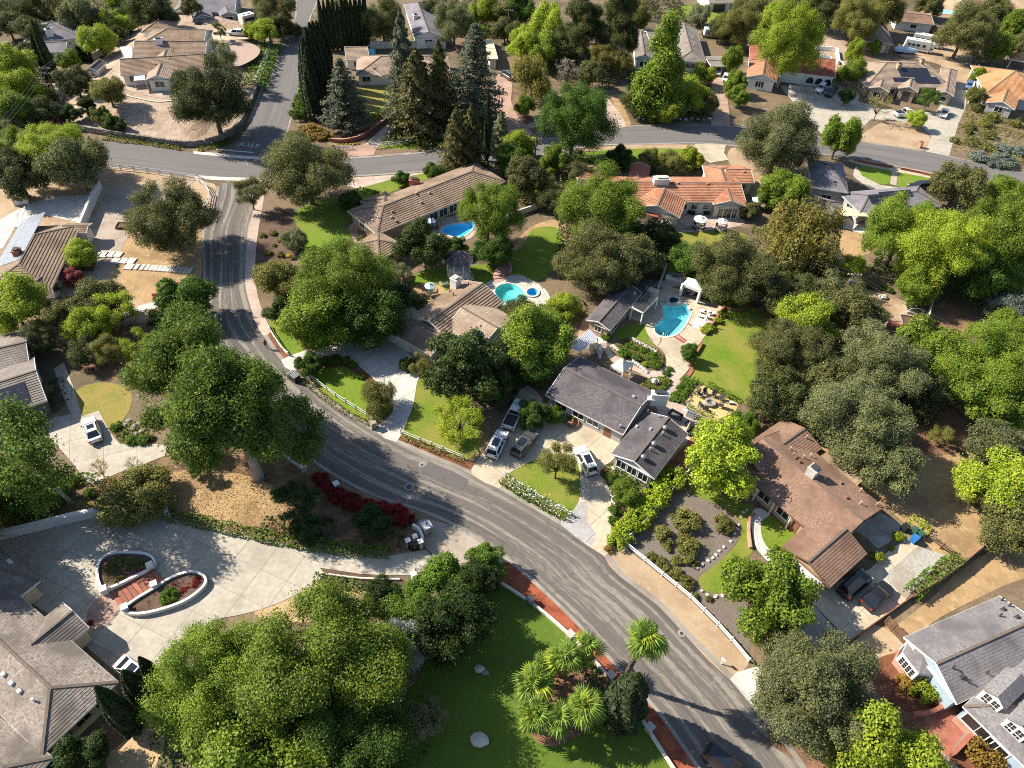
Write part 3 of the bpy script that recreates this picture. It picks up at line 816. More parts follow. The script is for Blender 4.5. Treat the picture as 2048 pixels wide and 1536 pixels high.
Z('driveway', [(1424,160),(1450,150),(1456,205),(1461,252),(1422,251),(1421,200)], 'paver_pink', 5,0, slab=2.2, piece='paver_panel')
Z('driveway', [(1202,192),(1214,196),(1238,225),(1252,253),(1216,256),(1214,225)], 'pale_paving', 5,2, slab=4)
Z('driveway', [(1389,288),(1452,290),(1448,306),(1457,320),(1420,326),(1396,312)], 'warm_concrete', 5,0, slab=4)
Z('driveway', [(728,290),(796,232),(804,244),(757,292)], 'pale_paving', 5,0, slab=3.5)
Z('driveway_apron', [(670,300),(690,298),(728,288),(757,291),(747,311),(690,314)], 'paver_pink', 4,0, slab=3.0, piece='paver_panel')
Z('driveway', [(995,148),(1024,160),(1022,200),(1037,236),(1066,268),(1026,284),(1004,245),(985,205)], 'paver_pink', 4,2, slab=3.0, piece='paver_panel')
Z('driveway', [(402,60),(500,58),(505,78),(430,82),(405,72)], 'warm_concrete', 3,0, slab=5, base=MOUND_H)
Z('gravel_circle', [(462,92),(500,87),(520,99),(512,115),(482,131),(465,130),(472,110)], 'pink_gravel', 3, base=MOUND_H)
Z('patio', [(236,150),(246,140),(290,160),(330,172),(362,185),(352,198),(312,195),(275,186),(245,174)], 'pale_paving', 3,2, slab=3.2, base=MOUND_H)
Z('footpath', [(82,192),(118,160),(141,175),(128,188),(72,198)], 'warm_concrete', 4,2, slab=4)
Z('patio', [(1262,448),(1285,438),(1370,428),(1450,428),(1486,438),(1482,452),(1400,463),(1340,466),(1280,460)], 'pale_paving', 4,2, slab=2.6, piece='paver_panel')
Z('patio', [(1685,440),(1705,434),(1770,450),(1768,464),(1752,476),(1705,462),(1686,456)], 'white_concrete', 4,0, slab=4)
Z('footpath', [(698,452),(716,444),(724,452),(716,460),(722,480),(742,498),(764,520),(744,518),(715,490),(700,468)], 'paver_pink', 5,3, slab=1.8, piece='paver_panel')
Z('sidewalk', [(518,370),(528,395),(520,440),(512,500),(511,560),(518,600),(530,635),(541,662),(527,671),(512,646),(498,600),(491,566),(492,520),(496,471),(502,440),(512,404)], 'pale_paving', 2,3, slab=(3.5,9))
Z('sidewalk', [(694,356),(807,349),(897,341),(897,347),(860,345),(780,360),(715,378),(694,372)], 'pale_paving', 2,0, slab=4)
Z('sidewalk', [(1701,319),(1868,350),(1862,357),(1783,342),(1720,330),(1690,322)], 'warm_concrete', 4,0, slab=4)
Z('footpath', [(1784,340),(1796,343),(1793,372),(1780,368)], 'pale_paving', 5,0, slab=2)
Z('footpath', [(1712,330),(1724,352),(1760,370),(1800,376),(1800,384),(1740,380),(1705,352)], 'concrete', 5,0, slab=4)
Z('footpath', [(1504,1024),(1520,1017),(1540,1030),(1524,1042),(1522,1066),(1532,1092),(1550,1106),(1580,1130),(1570,1145),(1530,1118),(1510,1090),(1502,1050)], 'white_concrete', 5,3, slab=2.4)
Z('driveway_apron', [(1454,1352),(1496,1338),(1530,1330),(1590,1380),(1640,1440),(1540,1452)], 'white_concrete', 4,0, slab=4.5, ang=-45)
Z('patio', [(1310,800),(1345,780),(1395,815),(1440,845),(1470,870),(1440,900),(1390,940),(1340,960),(1310,960),(1330,900)], 'pale_paving', 3,0, slab=3)
Z('brick_patio', [(1330,935),(1378,880),(1396,868),(1400,882),(1390,905),(1365,945),(1345,960),(1320,965)], 'brick', 5,0, slab=.9, piece='brick_panel', gap=.03)
Z('sand_court', [(1360,817),(1398,768),(1420,778),(1478,806),(1470,825),(1440,838),(1420,840),(1385,830)], 'sand_gravel', 4,0)
# pool terraces
deck = T(7,1165,800,1200,770,1230,752,1380,795,1500,855,1640,895,1700,935,1640,1030,1560,1130,1500,1215,1430,1300,1400,1345,1420,1400,1380,1460,1300,1536,1265,1580,1230,1640,1200,1630,1250,1540,1235,1470,1225,1300,1130,1210,1075,1120,1050,1055,940,1010,910,930,1060,870)
Z('pool_deck', deck, 'warm_concrete', 5,3, slab=3.2, holes=[POOLS['main'], POOLS['spa']], ang=32)
Z('footpath', [(1340,760),(1350,755),(1362,765),(1345,790),(1322,812),(1312,808),(1330,785)], 'pale_paving', 6,2, slab=1.6)
Z('pool_deck', [(972,572),(985,560),(1010,553),(1035,549),(1062,560),(1085,574),(1098,590),(1098,606),(1070,616),(1045,626),(1010,626),(985,605)], 'pale_stone', 5,3, slab=1.6, holes=[POOLS['kidney'], POOLS['hot_tub']], piece='flagstone', ang=20)
Z('pool_deck', [(845,462),(870,442),(905,432),(955,420),(965,440),(950,470),(928,482),(895,482),(870,480),(852,490)], 'pale_paving', 5,2, slab=2.2, holes=[POOLS['court']], piece='paver_panel')
Z('footpath', T(7,700,1210,740,1200,800,1290,870,1330,960,1380,1090,1440,1230,1400,1240,1470,1110,1500,1000,1440,860,1390,770,1330), 'pale_paving', 4,2, slab=2.0)
Z('garden_bed', T(7,800,1240,940,1160,1130,1240,1220,1310,1210,1400,1090,1420,960,1340,880,1300), 'brown_mulch', 3,2)
Z('garden_bed', [(1282,768),(1300,755),(1330,752),(1345,762),(1335,780),(1320,790),(1295,790)], 'groundcover_soil', 3,2)
Z('garden_bed', [(1333,800),(1352,785),(1367,752),(1392,762),(1360,812),(1340,808)], 'groundcover_soil', 4,0)
Z('terrace', [(1186,690),(1205,650),(1225,665),(1210,690),(1200,720)], 'white_concrete', 4,0)
Z('terrace', [(1165,640),(1180,628),(1200,640),(1190,690),(1150,690)], 'tan_dirt', 3,0)
Z('brick_walk', T(16,1120,1130,1250,1110,1330,1075,1440,1020,1560,1040,1640,1130,1700,1240,1600,1300,1520,1380,1480,1440,1430,1440,1370,1380,1300,1280,1220,1190), 'brick', 5,2, slab=(3.0,.42), piece='brick_course', gap=.03, ang=-48)
Z('driveway', T(16,1370,1380,1430,1440,1500,1500,1560,1600,1400,1600,1340,1440), 'tan_dirt', 3,0)
Z('walled_court', [(1300,575),(1335,545),(1372,548),(1366,572),(1330,575)], 'grey_concrete', 4,0)
Z('brick_forecourt', T(13,760,200,900,110,1200,-20,1330,30,1230,110,1060,190,960,290,880,380,760,440,680,360), 'paver_pink', 7,2, slab=1.1, piece='paver_panel', ang=-25)
# pools
def pool(key, label, plaster, coping, cw=.35, dep=1.1, name='swimming_pool', z=.075):
 lp = PW[key]
 cx, cy = sum(p[0] for p in lp) / len(lp), sum(p[1] for p in lp) / len(lp)
 o = empty(name, (cx, cy, 0), label, 'pool' if name == 'swimming_pool' else 'spa')
 P = [(p[0] - cx, p[1] - cy) for p in lp]
 n = len(P)
 a = sum(P[i - 1][0] * P[i][1] - P[i][0] * P[i - 1][1] for i in range(n))
 sg = 1 if a > 0 else -1
 out = []
 for i in range(n):
  d = Vector(P[(i + 1) % n]) - Vector(P[i - 1])
  d.normalize()
  out.append((P[i][0] + d.y * sg * cw, P[i][1] - d.x * sg * cw))
 mb = MB()
 inn = [(x * .96, y * .96) for x, y in P]
 mb.add([(x, y, z) for x, y in P] + [(x, y, -dep * .8) for x, y in inn] + [(0,0,-dep)],[(i, (i + 1) % n, n + (i + 1) % n, n + i) for i in range(n)] + [(n + i, n + (i + 1) % n, 2 * n) for i in range(n)])
 mb.build('basin', plaster, o, True)
 me = flat_mesh('water', P, z - .10)
 link('water', me, 'pool_water', o)
 mb = MB()
 mb.add([(x, y, z + .05) for x, y in P] + [(x, y, z + .05) for x, y in out] + [(x, y, 0) for x, y in out] + [(x, y, z - .1) for x, y in P],
  [(i, (i + 1) % n, n + (i + 1) % n, n + i) for i in range(n)] + [(n + i, n + (i + 1) % n, 2 * n + (i + 1) % n, 2 * n + i) for i in range(n)] + [(i, (i + 1) % n, 3 * n + (i + 1) % n, 3 * n + i) for i in range(n)])
 mb.build('coping', coping, o)
 return o
pm = pool('main', 'curved turquoise pool with white coping below the grey pool house', 'plaster_pool', 'white_concrete')
for k, r_ in enumerate((1.5,1.1,.75)):
 c = G(1319,663) - pm.location
 mb = MB().tube([(c.x + r_ * math.cos(t), c.y + r_ * math.sin(t),-.85 + .22 * k) for t in [rad(-70 + 20 * i) for i in range(8)]],.12,5)
 mb.build('pool_step', 'white_concrete', pm)
pool('spa', 'round dark blue spa in a ring of rocks at the pool edge', 'spa_plaster', 'pale_stone', .3,.9, 'spa', .25)
pool('kidney', 'kidney-shaped green-blue pool behind the brown tiled house', 'plaster_green', 'pale_stone')
pool('hot_tub', 'round blue hot tub beside the kidney-shaped pool', 'pool_blue', 'pale_stone', .35,.9, 'spa', .2)
pool('court', 'bright blue pool beneath the long brown roof, partly under a tree', 'pool_blue', 'white_concrete')
# --- houses
class House:
 def __init__(self, name, label, u, v, zb=0.0, cat='house', group=None):
  self.o = empty(name, G(u, v, zb), label, cat, group)
  self.org = Vector(self.o.location)
  self.zb = zb
  self.wings = []
 def L(self, p):
  return Vector(p) - self.org
class Wing:
 pass
def wing(h, A, B, C, ze=2.8, ends='gg', pitch=.36, roof='tile_brown', wall='offwhite_stucco', course=.42, lip=.055, oh=.55, fascia='white_paint', walls=True, cap=None, capw=.28):
 """A rectangular wing: A, B along one eave and C on the opposite eave (sight lines at eave height ze above the house's base)."""
 z = h.zb + ze
 a, b, c = (G(p[0], p[1], z) for p in (A, B, C))
 w = Wing()
 X = (b - a); X.z = 0
 Lx = X.length
 X.normalize()
 Y = Vector((-X.y, X.x, 0))
 Wd = (c - a).dot(Y)
 if Wd < 0: Y, Wd = -Y, -Wd
 nz = .0137 * len(h.wings)
 w.a, w.X, w.Y, w.L, w.W, w.ze, w.ends, w.pitch, w.oh = a, X, Y, Lx, Wd, z + nz, ends, pitch, oh
 rise = pitch * Wd / 2
 w.rise = rise
 h0 = min(Wd / 2, Lx / 2 - .01) if ends[0] == 'h' else 0.0
 h1 = min(Wd / 2, Lx / 2 - .01) if ends[1] == 'h' else 0.0
 P = lambda x, y, zz: h.L(a + X * x + Y * y + Vector((0,0, zz + nz)))
 w.P = P
 R0, R1 = (h0, Wd / 2, rise),(Lx - h1, Wd / 2, rise)
 planes = [((0,0,0),(Lx, 0,0), R1, R0),((Lx, Wd, 0),(0, Wd, 0), R0, R1)]
 if ends[0] == 'h': planes.append(((0, Wd, 0),(0,0,0), R0, R0))
 if ends[1] == 'h': planes.append(((Lx, 0,0),(Lx, Wd, 0), R1, R1))
 mb = MB()
 for q in planes:
  p0, p1, p2, p3 = (P(*t) for t in q)
  up = ((p3 + p2) / 2 - (p0 + p1) / 2)
  nrm = (p1 - p0).cross(p3 - p0 if (p3 - p0).length > .01 else p2 - p0).normalized()
  if nrm.z < 0: nrm = -nrm
  n = max(3, int(round(up.length / course)))
  for k in range(n):
   t0, t1 = k / n, (k + 1) / n
   l0, r0 = p0.lerp(p3, t0), p1.lerp(p2, t0)
   l1, r1 = p0.lerp(p3, t1), p1.lerp(p2, t1)
   d = nrm * lip
   mb.add([l0, r0, l0 + d, r0 + d, l1, r1],[(0,1,3,2),(2,3,5,4)] if (r1 - l1).length > .02 else [(0,1,3,2),(2,3,4)])
 # eaves: soffit, fascia edge and the gable rakes
 mb.build('roof', roof, h.o)
 fz = .2
 mbf = MB()
 for p0, p1 in (((0,0),(Lx, 0)),((0, Wd),(Lx, Wd))):
  mbf.bar(P(p0[0], p0[1],-fz / 2 + .01), P(p1[0], p1[1],-fz / 2 + .01),.06, fz)
 for e, x in ((0,0.0),(1, Lx)):
  if ends[e] == 'h':
   mbf.bar(P(x, 0,-fz / 2 + .013), P(x, Wd, -fz / 2 + .013),.06, fz)
  else:
   s = -.03 if e == 0 else .03
   mbf.bar(P(x + s, 0,-.06), P(x + s, Wd / 2, rise - .06),.07, fz)
   mbf.bar(P(x + s, Wd, -.06), P(x + s, Wd / 2, rise - .06),.07, fz)
 mbf.build('fascia', fascia, h.o)
 mbs = MB()
 q = [P(.05,.05,-fz), P(Lx - .05,.05,-fz), P(Lx - .05, Wd - .05,-fz), P(.05, Wd - .05,-fz)]
 mbs.add(q, [(0,1,2,3)])
 mbs.build('soffit', fascia, h.o)
 # ridge and hip caps
 mbc = MB()
 if (Vector(R1) - Vector(R0)).length > .3:
  mbc.bar(P(R0[0], R0[1], R0[2] + .04), P(R1[0], R1[1], R1[2] + .04), capw, .10)
 for e, R, x in ((0, R0,0.0),(1, R1, Lx)):
  if ends[e] == 'h':
   mbc.bar(P(x, 0,.04), P(*R[:2], R[2] + .04), capw, .09)
   mbc.bar(P(x, Wd, .045), P(*R[:2], R[2] + .045), capw, .09)
 if mbc.v: mbc.build('ridge_cap', cap or ('ridge_dark' if roof[:4] in ('tile', 'shin') else roof), h.o)
 if walls:
  ge = .35
  x0, x1, y0, y1 = (oh if ends[0] == 'h' else ge), Lx - (oh if ends[1] == 'h' else ge), oh, Wd - oh
  w.rect = (x0, x1, y0, y1)
  mbw = MB()
  zb = -ze - .05
  zt = oh * pitch - .06
  mbw.add([P(x0, y0, zb), P(x1, y0, zb), P(x1, y1, zb), P(x0, y1, zb), P(x0, y0, zt), P(x1, y0, zt), P(x1, y1, zt), P(x0, y1, zt)],
    [(0,1,5,4),(1,2,6,5),(2,3,7,6),(3,0,4,7)])
  for e, x in ((0, x0),(1, x1)):
   if ends[e] == 'g':
    mbw.add([P(x, y0, zt), P(x, y1, zt), P(x, Wd / 2, rise - .10)],[(0,1,2)])
  mbw.build('wall', wall, h.o)
 else:
  w.rect = (oh, Lx - oh, oh, Wd - oh)
 h.wings.append(w)
 return w
def wing_local(w, p):
 d = Vector((p.x, p.y, 0)) - Vector((w.a.x, w.a.y, 0))
 return d.dot(w.X), d.dot(w.Y)
def roof_z(h, x, y):
 best, bw = None, None
 for w in h.wings:
  lx, ly = wing_local(w, Vector((x, y, 0)))
  if -.05 <= lx <= w.L + .05 and -.05 <= ly <= w.W + .05:
   d = min(ly, w.W - ly)
   if w.ends[0] == 'h': d = min(d, lx)
   if w.ends[1] == 'h': d = min(d, w.L - lx)
   z = w.ze + w.pitch * max(0, d)
   if best is None or z > best: best, bw = z, w
 return best, bw
def on_roof(h, u, v):
 z = h.zb + 3.5
 for _ in range(8):
  p = G(u, v, z)
  q, w = roof_z(h, p.x, p.y)
  if q is None: break
  z = q
 p = G(u, v, z)
 return p, roof_z(h, p.x, p.y)[1]
def vents(h, pts, kind='vent', mat='pale_paving'):
 for u, v in ([pts] if isinstance(pts, tuple) else pts):
  p, w = on_roof(h, u, v)
  q = h.L(p)
  if kind == 'vent':
   MB().box((q.x, q.y, q.z + .12),(.5,.42,.34), math.atan2(w.X.y, w.X.x) if w else 0, top=.8).build('roof_vent', mat, h.o)
  elif kind == 'pipe':
   MB().cyl((q.x, q.y, q.z - .1),.09,.6,8).cyl((q.x, q.y, q.z + .5),.13,.06,8).build('vent_pipe', mat, h.o)
  elif kind == 'turbine':
   mb = MB().cyl((q.x, q.y, q.z - .15),.2,.4,12)
   mb.tube([(q.x, q.y, q.z + .2),(q.x, q.y, q.z + .3),(q.x, q.y, q.z + .5),(q.x, q.y, q.z + .68),(q.x, q.y, q.z + .74)],[.24,.36,.40,.28,.05],14)
   mb.build('turbine_vent', mat, h.o, True)
  elif kind == 'skylight':
   rz = math.atan2(w.X.y, w.X.x) if w else 0
   s = MB().box((q.x, q.y, q.z + .08),(1.2,.8,.22), rz).build('skylight', 'white_paint', h.o)
   MB().box((q.x, q.y, q.z + .2),(1.0,.62,.06), rz).build('pane', mat, s)
def chimney(h, u, v, sx, sy, ht, mat, rz=None, capmat='dark_metal'):
 p, w = on_roof(h, u, v)
 q = h.L(p)
 r = rz if rz is not None else (math.atan2(w.X.y, w.X.x) if w else 0)
 o = MB().box((q.x, q.y, q.z + ht / 2 - .6),(sx, sy, ht + 1.2), r).box((q.x, q.y, q.z + ht + .06),(sx + .16, sy + .16,.13), r).build('chimney', mat, h.o)
 MB().box((q.x, q.y, q.z + ht + .22),(sx * .55, sy * .55,.22), r).box((q.x, q.y, q.z + ht + .38),(sx * .75, sy * .75,.06), r).build('chimney_cap', capmat, o)
 return o
SIDES = {'f': 0, 'b': 1, '0': 2, '1': 3}
def side_frame(w, s):
 x0, x1, y0, y1 = w.rect
 if s == 'f': return (x0, y0),(x1, y0),-w.Y
 if s == 'b': return (x1, y1),(x0, y1), w.Y
 if s == '0': return (x0, y1),(x0, y0),-w.X
 return (x1, y0),(x1, y1), w.X
def opening(h, w, s, t, wd, ht, sill, kind='window', mat='white_paint', glass='glass_window', arch=False):
 """A window, door or garage door on side s of a wing, at fraction t along it; sill in metres above the wing's floor."""
 (ax, ay),(bx, by), nrm = side_frame(w, s)
 ln = math.hypot(bx - ax, by - ay)
 cx, cy = ax + (bx - ax) * t, ay + (by - ay) * t
 d = Vector(((bx - ax) / ln, (by - ay) / ln))
 base = w.a + w.X * cx + w.Y * cy
 tang = w.X * d.x + w.Y * d.y
 z0 = h.zb + sill
 c = h.L(Vector((base.x, base.y, z0 + ht / 2)))
 rz = math.atan2(tang.y, tang.x)
 n = Vector((nrm.x, nrm.y, 0))
 mid = h.L(Vector((base.x, base.y, 0)))
 if kind == 'window':
  mb = MB()
  for dx, dz, sx, sz in ((0, ht / 2 + .04, wd + .2,.1),(0,-ht / 2 - .05, wd + .26,.12),(-wd / 2 - .04,0,.1, ht),(wd / 2 + .04,0,.1, ht),(0,0,.06, ht)):
   k = c + tang * dx + n * .04
   mb.box((k.x, k.y, c.z + dz),(sx, .12, sz), rz)
  f = mb.build('window', mat, h.o)
  k = c + n * .012
  for sg in (-1,1):
   kk = k + tang * (sg * wd / 4)
   MB().box((kk.x, kk.y, c.z),(wd / 2 - .03,.03, ht), rz).build('pane', glass, f)
 elif kind == 'garage':
  k = c + n * .03
  f = MB().box((k.x, k.y, c.z),(wd, .06, ht), rz).build('garage_door', mat, h.o)
  for i in range(4):
   kk = k + n * .045
   MB().box((kk.x, kk.y, c.z - ht / 2 + (i + .5) * ht / 4),(wd - .12,.03, ht / 4 - .05), rz).build('door_panel', mat, f)
 elif kind == 'arch':
  mb, pts = MB(),[]
  for i in range(13):
   a = math.pi * i / 12
   pts.append((math.cos(a) * wd / 2, ht / 2 - wd / 2 + math.sin(a) * wd / 2))
  prof = [(wd / 2,-ht / 2)] + pts + [(-wd / 2,-ht / 2)]
  k = c + n * .05
  mb.tube([(k.x + tang.x * x, k.y + tang.y * x, c.z + zz) for x, zz in prof + [prof[0]]],.06,5)
  f = mb.build('arched_window', mat, h.o)
  k = c + n * .02
  MB().add([(k.x + tang.x * x, k.y + tang.y * x, c.z + zz) for x, zz in prof],[tuple(range(len(prof)))]).build('pane', glass, f)
 else:
  k = c + n * .03
  f = MB().box((k.x, k.y, c.z),(wd, .06, ht), rz).build('door', mat, h.o)
  kk = k + tang * (wd * .38) + n * .06
  MB().box((kk.x, kk.y, c.z),(.06,.06,.12), rz).build('handle', 'steel', f)
 return f
def buried(h, w, s, t):
 (ax, ay),(bx, by), nrm = side_frame(w, s)
 p = w.a + w.X * (ax + (bx - ax) * t) + w.Y * (ay + (by - ay) * t) + Vector((nrm.x, nrm.y, 0)) * .1
 for o in h.wings:
  if o is w: continue
  lx, ly = wing_local(o, p)
  x0, x1, y0, y1 = o.rect
  if x0 - .2 < lx < x1 + .2 and y0 - .2 < ly < y1 + .2: return True
 return False
def windows(h, every=4.2, wd=1.5, ht=1.15, sill=1.0, skip=(), mat='white_paint'):
 """Plain windows along every outside wall that no other wing covers."""
 for i, w in enumerate(h.wings):
  for s in 'fb01':
   if (i, s) in skip or i in skip: continue
   (ax, ay),(bx, by), nrm = side_frame(w, s)
   ln = math.hypot(bx - ax, by - ay)
   n = int(ln / every)
   if n < 1 and ln > 2.2: n = 1
   for k in range(n):
    t = (k + .5) / n
    if not buried(h, w, s, t):
     opening(h, w, s, t, wd if k % 3 else wd * 1.3, ht, sill, mat=mat)
def panels(h, w, side, x0, s0, nx, ns, pw=1.02, ph=1.62, mat='solar', frame='dark_metal', skip=()):
 """Solar panels on a roof plane: x0 along the wing, s0 up the slope (metres), nx x ns panels."""
 sl = math.sqrt(1 + w.pitch ** 2)
 for i in range(nx):
  for j in range(ns):
   if (i, j) in skip: continue
   x = x0 + i * (pw + .03)
   y = (s0 + j * (ph + .03)) / sl
   def pt(xx, ss):
    yy = ss if side == 'f' else w.W - ss
    return w.P(xx, yy, w.pitch * ss + .12)
   a, b, c, d = pt(x, y), pt(x + pw, y), pt(x + pw, y + ph / sl), pt(x, y + ph / sl)
   nn = (b - a).cross(d - a).normalized()
   if nn.z < 0: nn = -nn
   MB().add([a, b, c, d, a - nn * .05, b - nn * .05, c - nn * .05, d - nn * .05],[(0,1,2,3),(0,4,5,1),(1,5,6,2),(2,6,7,3),(3,7,4,0)]).build('solar_panel', mat, h.o)
for n_, a_, b_, cc in (('tile_brown', (.235,.165,.115),(.31,.225,.16),(.19,.13,.09)),('tile_tan', (.30,.225,.165),(.38,.29,.22),(.25,.185,.135)),
    ('tile_orange', (.37,.175,.10),(.45,.225,.135),(.29,.125,.07)),('tile_red', (.29,.10,.062),(.36,.135,.085),(.22,.07,.045)),('tile_terra', (.42,.215,.10),(.50,.27,.135),(.34,.165,.075)),
    ('shingle_dark', (.085,.075,.082),(.155,.138,.142),(.07,.062,.068)),('shingle_grey', (.15,.14,.145),(.23,.215,.215),(.125,.115,.12)),('shingle_lav', (.17,.16,.18),(.24,.225,.245),(.15,.14,.155)),
    ('shingle_brown', (.20,.12,.083),(.28,.175,.125),(.165,.097,.066)),('shingle_taupe', (.20,.175,.15),(.275,.24,.21),(.17,.145,.125)),('shingle_stone', (.165,.138,.118),(.32,.272,.235),(.14,.118,.10)),
    ('flat_tan', (.30,.22,.14),(.36,.27,.18),(.25,.18,.11))):
 M(n_, [x * .82 for x in a_],[x * 1.15 for x in b_],4.0 if n_.startswith('shingle') else 2.6, rough=.9, bump=.015, c3=cc, big=.25)
M('ridge_dark', (.12,.095,.075),(.18,.145,.115),3.0)
# --- grey shingle house with the pool house (the centre of the picture)
H = House('ranch_house', 'long dark grey shingle ranch house with a forward garage wing and three round roof vents', 1230,850)
w0 = wing(H, (1091,790),(1246,869),(1326,793),2.7, 'gg', .30, 'shingle_dark', 'grey_siding', .3,.02)
w1 = wing(H, (1309,958),(1376,868),(1221,909),2.75, 'gg', .34, 'shingle_dark', 'grey_siding', .3,.03)
vents(H, T(11,970,105,1105,365,995,345), 'vent', 'grey_metal')
vents(H, T(11,1222,365,1132,492,1048,598), 'turbine', 'steel')
vents(H, T(11,1200,405,1102,530,1080,228,862,345,1170,270), 'pipe', 'grey_metal')
vents(H, T(11,1120,120), 'skylight', 'white_paint')
chimney(H, 1318,797,2.3,.9,1.0, 'white_paint')
for t_ in (.18,.42,.62): opening(H, w0, 'f', t_, 1.7,1.2,.9)
opening(H, w0, 'f', .82,1.0,2.05,.05, 'door', 'wood_red')
for t_ in (.2,.5,.8): opening(H, w1, '0', t_, 1.3,1.3,.8)
for t_ in (.15,.4,.65,.88): opening(H, w1, 'f', t_, 1.4,1.2,.9)
opening(H, w1, 'b', .3,4.6,2.1,.05, 'garage')
for t_ in (.2,.5,.8): opening(H, w0, 'b', t_, 1.8,1.9,.2)
H = House('pool_house', 'small dark grey gabled pool house beside the curved pool', 1230,640)
w0 = wing(H, (1220,661),(1284,586),(1171,641),2.6, 'gg', .34, 'shingle_dark', 'tan_stucco', .3,.025)
vents(H, T(7,980,822), 'pipe', 'white_paint')
for t_ in (.25,.7): opening(H, w0, 'f', t_, 1.8,1.9,.1)
opening(H, w0, '0', .5,1.1,1.0,1.1)
# --- brown tiled house between the two pools
H = House('tiled_house', 'brown ribbed-tile house with two white chimneys beside the kidney-shaped pool', 890,680)
w0 = wing(H, (902,684),(1007,605),(824,630),2.8, 'gg', .38, 'tile_brown', 'offwhite_stucco', .46,.085)
w1 = wing(H, T(6,1750,1302), T(6,1465,1132), T(6,2030,990),2.75, 'gg', .36, 'tile_tan', 'offwhite_stucco', .46,.05)
w2 = wing(H, T(6,990,1075), T(6,1400,1310), T(6,1180,865),2.6, 'hg', .30, 'tile_brown', 'offwhite_stucco', .46,.05)
chimney(H, 911,574,1.3,1.3,1.7, 'white_paint', capmat='pale_stone')
chimney(H, 957,684,1.2,1.2,1.5, 'white_paint', capmat='steel')
vents(H, T(6,1550,805,1580,830,1700,745,1520,760), 'pipe', 'dark_metal')
opening(H, w2, 'f', .3,4.6,2.1,.05, 'garage')
opening(H, w2, 'f', .75,2.4,2.1,.05, 'garage')
for t_ in (.25,.7): opening(H, w1, '0', t_, 1.5,1.9,.2)
for t_ in (.3,.6,.85): opening(H, w0, 'f', t_, 1.8,1.9,.2)
for t_ in (.2,.45,.8): opening(H, w0, 'b', t_, 1.5,1.2,1.0)
# open trellis over its patio
c_ = [G(u, v, 2.5) - H.org for u, v in T(6,1830,1065,1930,1110,2030,1050,1940,1010)]
for k in range(9):
 t = k / 8
 a_, b_ = c_[0].lerp(c_[3], t), c_[1].lerp(c_[2], t)
 MB().bar(a_, b_, .12,.18).build('pergola_beam', 'dark_metal', H.o)
for q in c_[1:3]: MB().box((q.x, q.y, 1.2),(.5,.5,2.4)).build('pillar', 'offwhite_stucco', H.o)
# --- long tile house with the court pool
H = House('long_tiled_house', 'long taupe tile-roofed house with a brick chimney above the small blue pool', 860,420)
w0 = wing(H, (754,469),(1012,363),(966,318),2.8, 'hh', .34, 'tile_brown', 'tan_stucco', .46,.07)
w1 = wing(H, (759,522),(810,491),(724,480),2.6, 'hh', .34, 'tile_brown', 'tan_stucco', .46,.06)
w2 = wing(H, (820,420),(770,440),(768,384),2.6, 'hh', .34, 'tile_brown', 'tan_stucco', .46,.06)
chimney(H, 829,368,1.9,1.1,.9, 'brick')
vents(H, T(6,1090,160,1280,15,1385,10,1320,85,1085,205,1120,235), 'vent', 'tile_tan')
vents(H, T(6,955,205,975,215,930,240), 'pipe', 'white_paint')
for t_ in (.42,.5,.58,.66,.74,.85): opening(H, w0, 'f', t_, 1.8,1.6,.5)
opening(H, w1, 'f', .5,1.4,1.1,1.0)
opening(H, w1, '0', .5,4.0,2.0,.05, 'garage', 'tan_stucco')
opening(H, w0, '0', .4,1.5,1.2,1.0)
# --- orange-tile villa
H = House('villa', 'cream villa with an orange barrel-tile roof and white umbrellas on its terrace', 1370,400)
w0 = wing(H, (1224,404),(1492,404),(1340,354),3.0, 'gg', .30, 'tile_orange', 'offwhite_stucco', .42,.075)
w1 = wing(H, T(7,1612,100),(1404,330), T(7,1868,92),3.0, 'gh', .34, 'tile_orange', 'offwhite_stucco', .42,.07)
w2 = wing(H, T(7,965,120), T(3,1030,1520), T(7,1372,132),3.1, 'gg', .34, 'tile_orange', 'offwhite_stucco', .42,.07)
w3 = wing(H, T(3,1740,1468), T(3,1942,1466), T(3,1935,1325),2.9, 'gg', .30, 'tile_orange', 'offwhite_stucco', .42,.06)
w4 = wing(H, T(3,530,1440), T(3,770,1420), T(3,745,1310),2.9, 'hh', .36, 'tile_orange', 'offwhite_stucco', .42,.06)
w5 = wing(H, T(3,925,1430), T(3,960,1310), T(3,1085,1430),2.9, 'gg', .34, 'tile_red', 'offwhite_stucco', .42,.06)
chimney(H, 1321,366,3.0,1.4,1.0, 'white_paint', capmat='pale_stone')
vents(H, T(3,930,1462,1325,1470,1565,1475,1855,1378,1760,1445), 'vent', 'tile_terra')
for t_ in (.2,.5,.8): opening(H, w2, '0', t_, 1.3,1.1,1.0)
opening(H, w1, '0', .25,1.0,2.0,.1); opening(H, w1, '0', .5,1.7,2.0,.1); opening(H, w1, '0', .75,1.0,2.0,.1)
for t_ in (.55,.63,.72): opening(H, w0, 'f', t_, 1.1,1.1,1.1)
opening(H, w0, 'f', .68,1.0,2.0,.05, 'door', 'white_paint')
opening(H, w3, 'f', .6,1.2,1.2,1.0)
c_ = H.L(G(1312,419,2.3))
MB().tube([(c_.x, c_.y, 2.35),(c_.x, c_.y, 2.5),(c_.x, c_.y, 3.1)],[2.9,2.8,.1],8).build('porch_roof', 'tile_red', H.o)
for k in range(6):
 a_ = rad(180 + 36 * k)
 MB().cyl((c_.x + 2.3 * math.cos(a_), c_.y + 2.3 * math.sin(a_),0),.16,2.4,8).build('porch_column', 'offwhite_stucco', H.o)
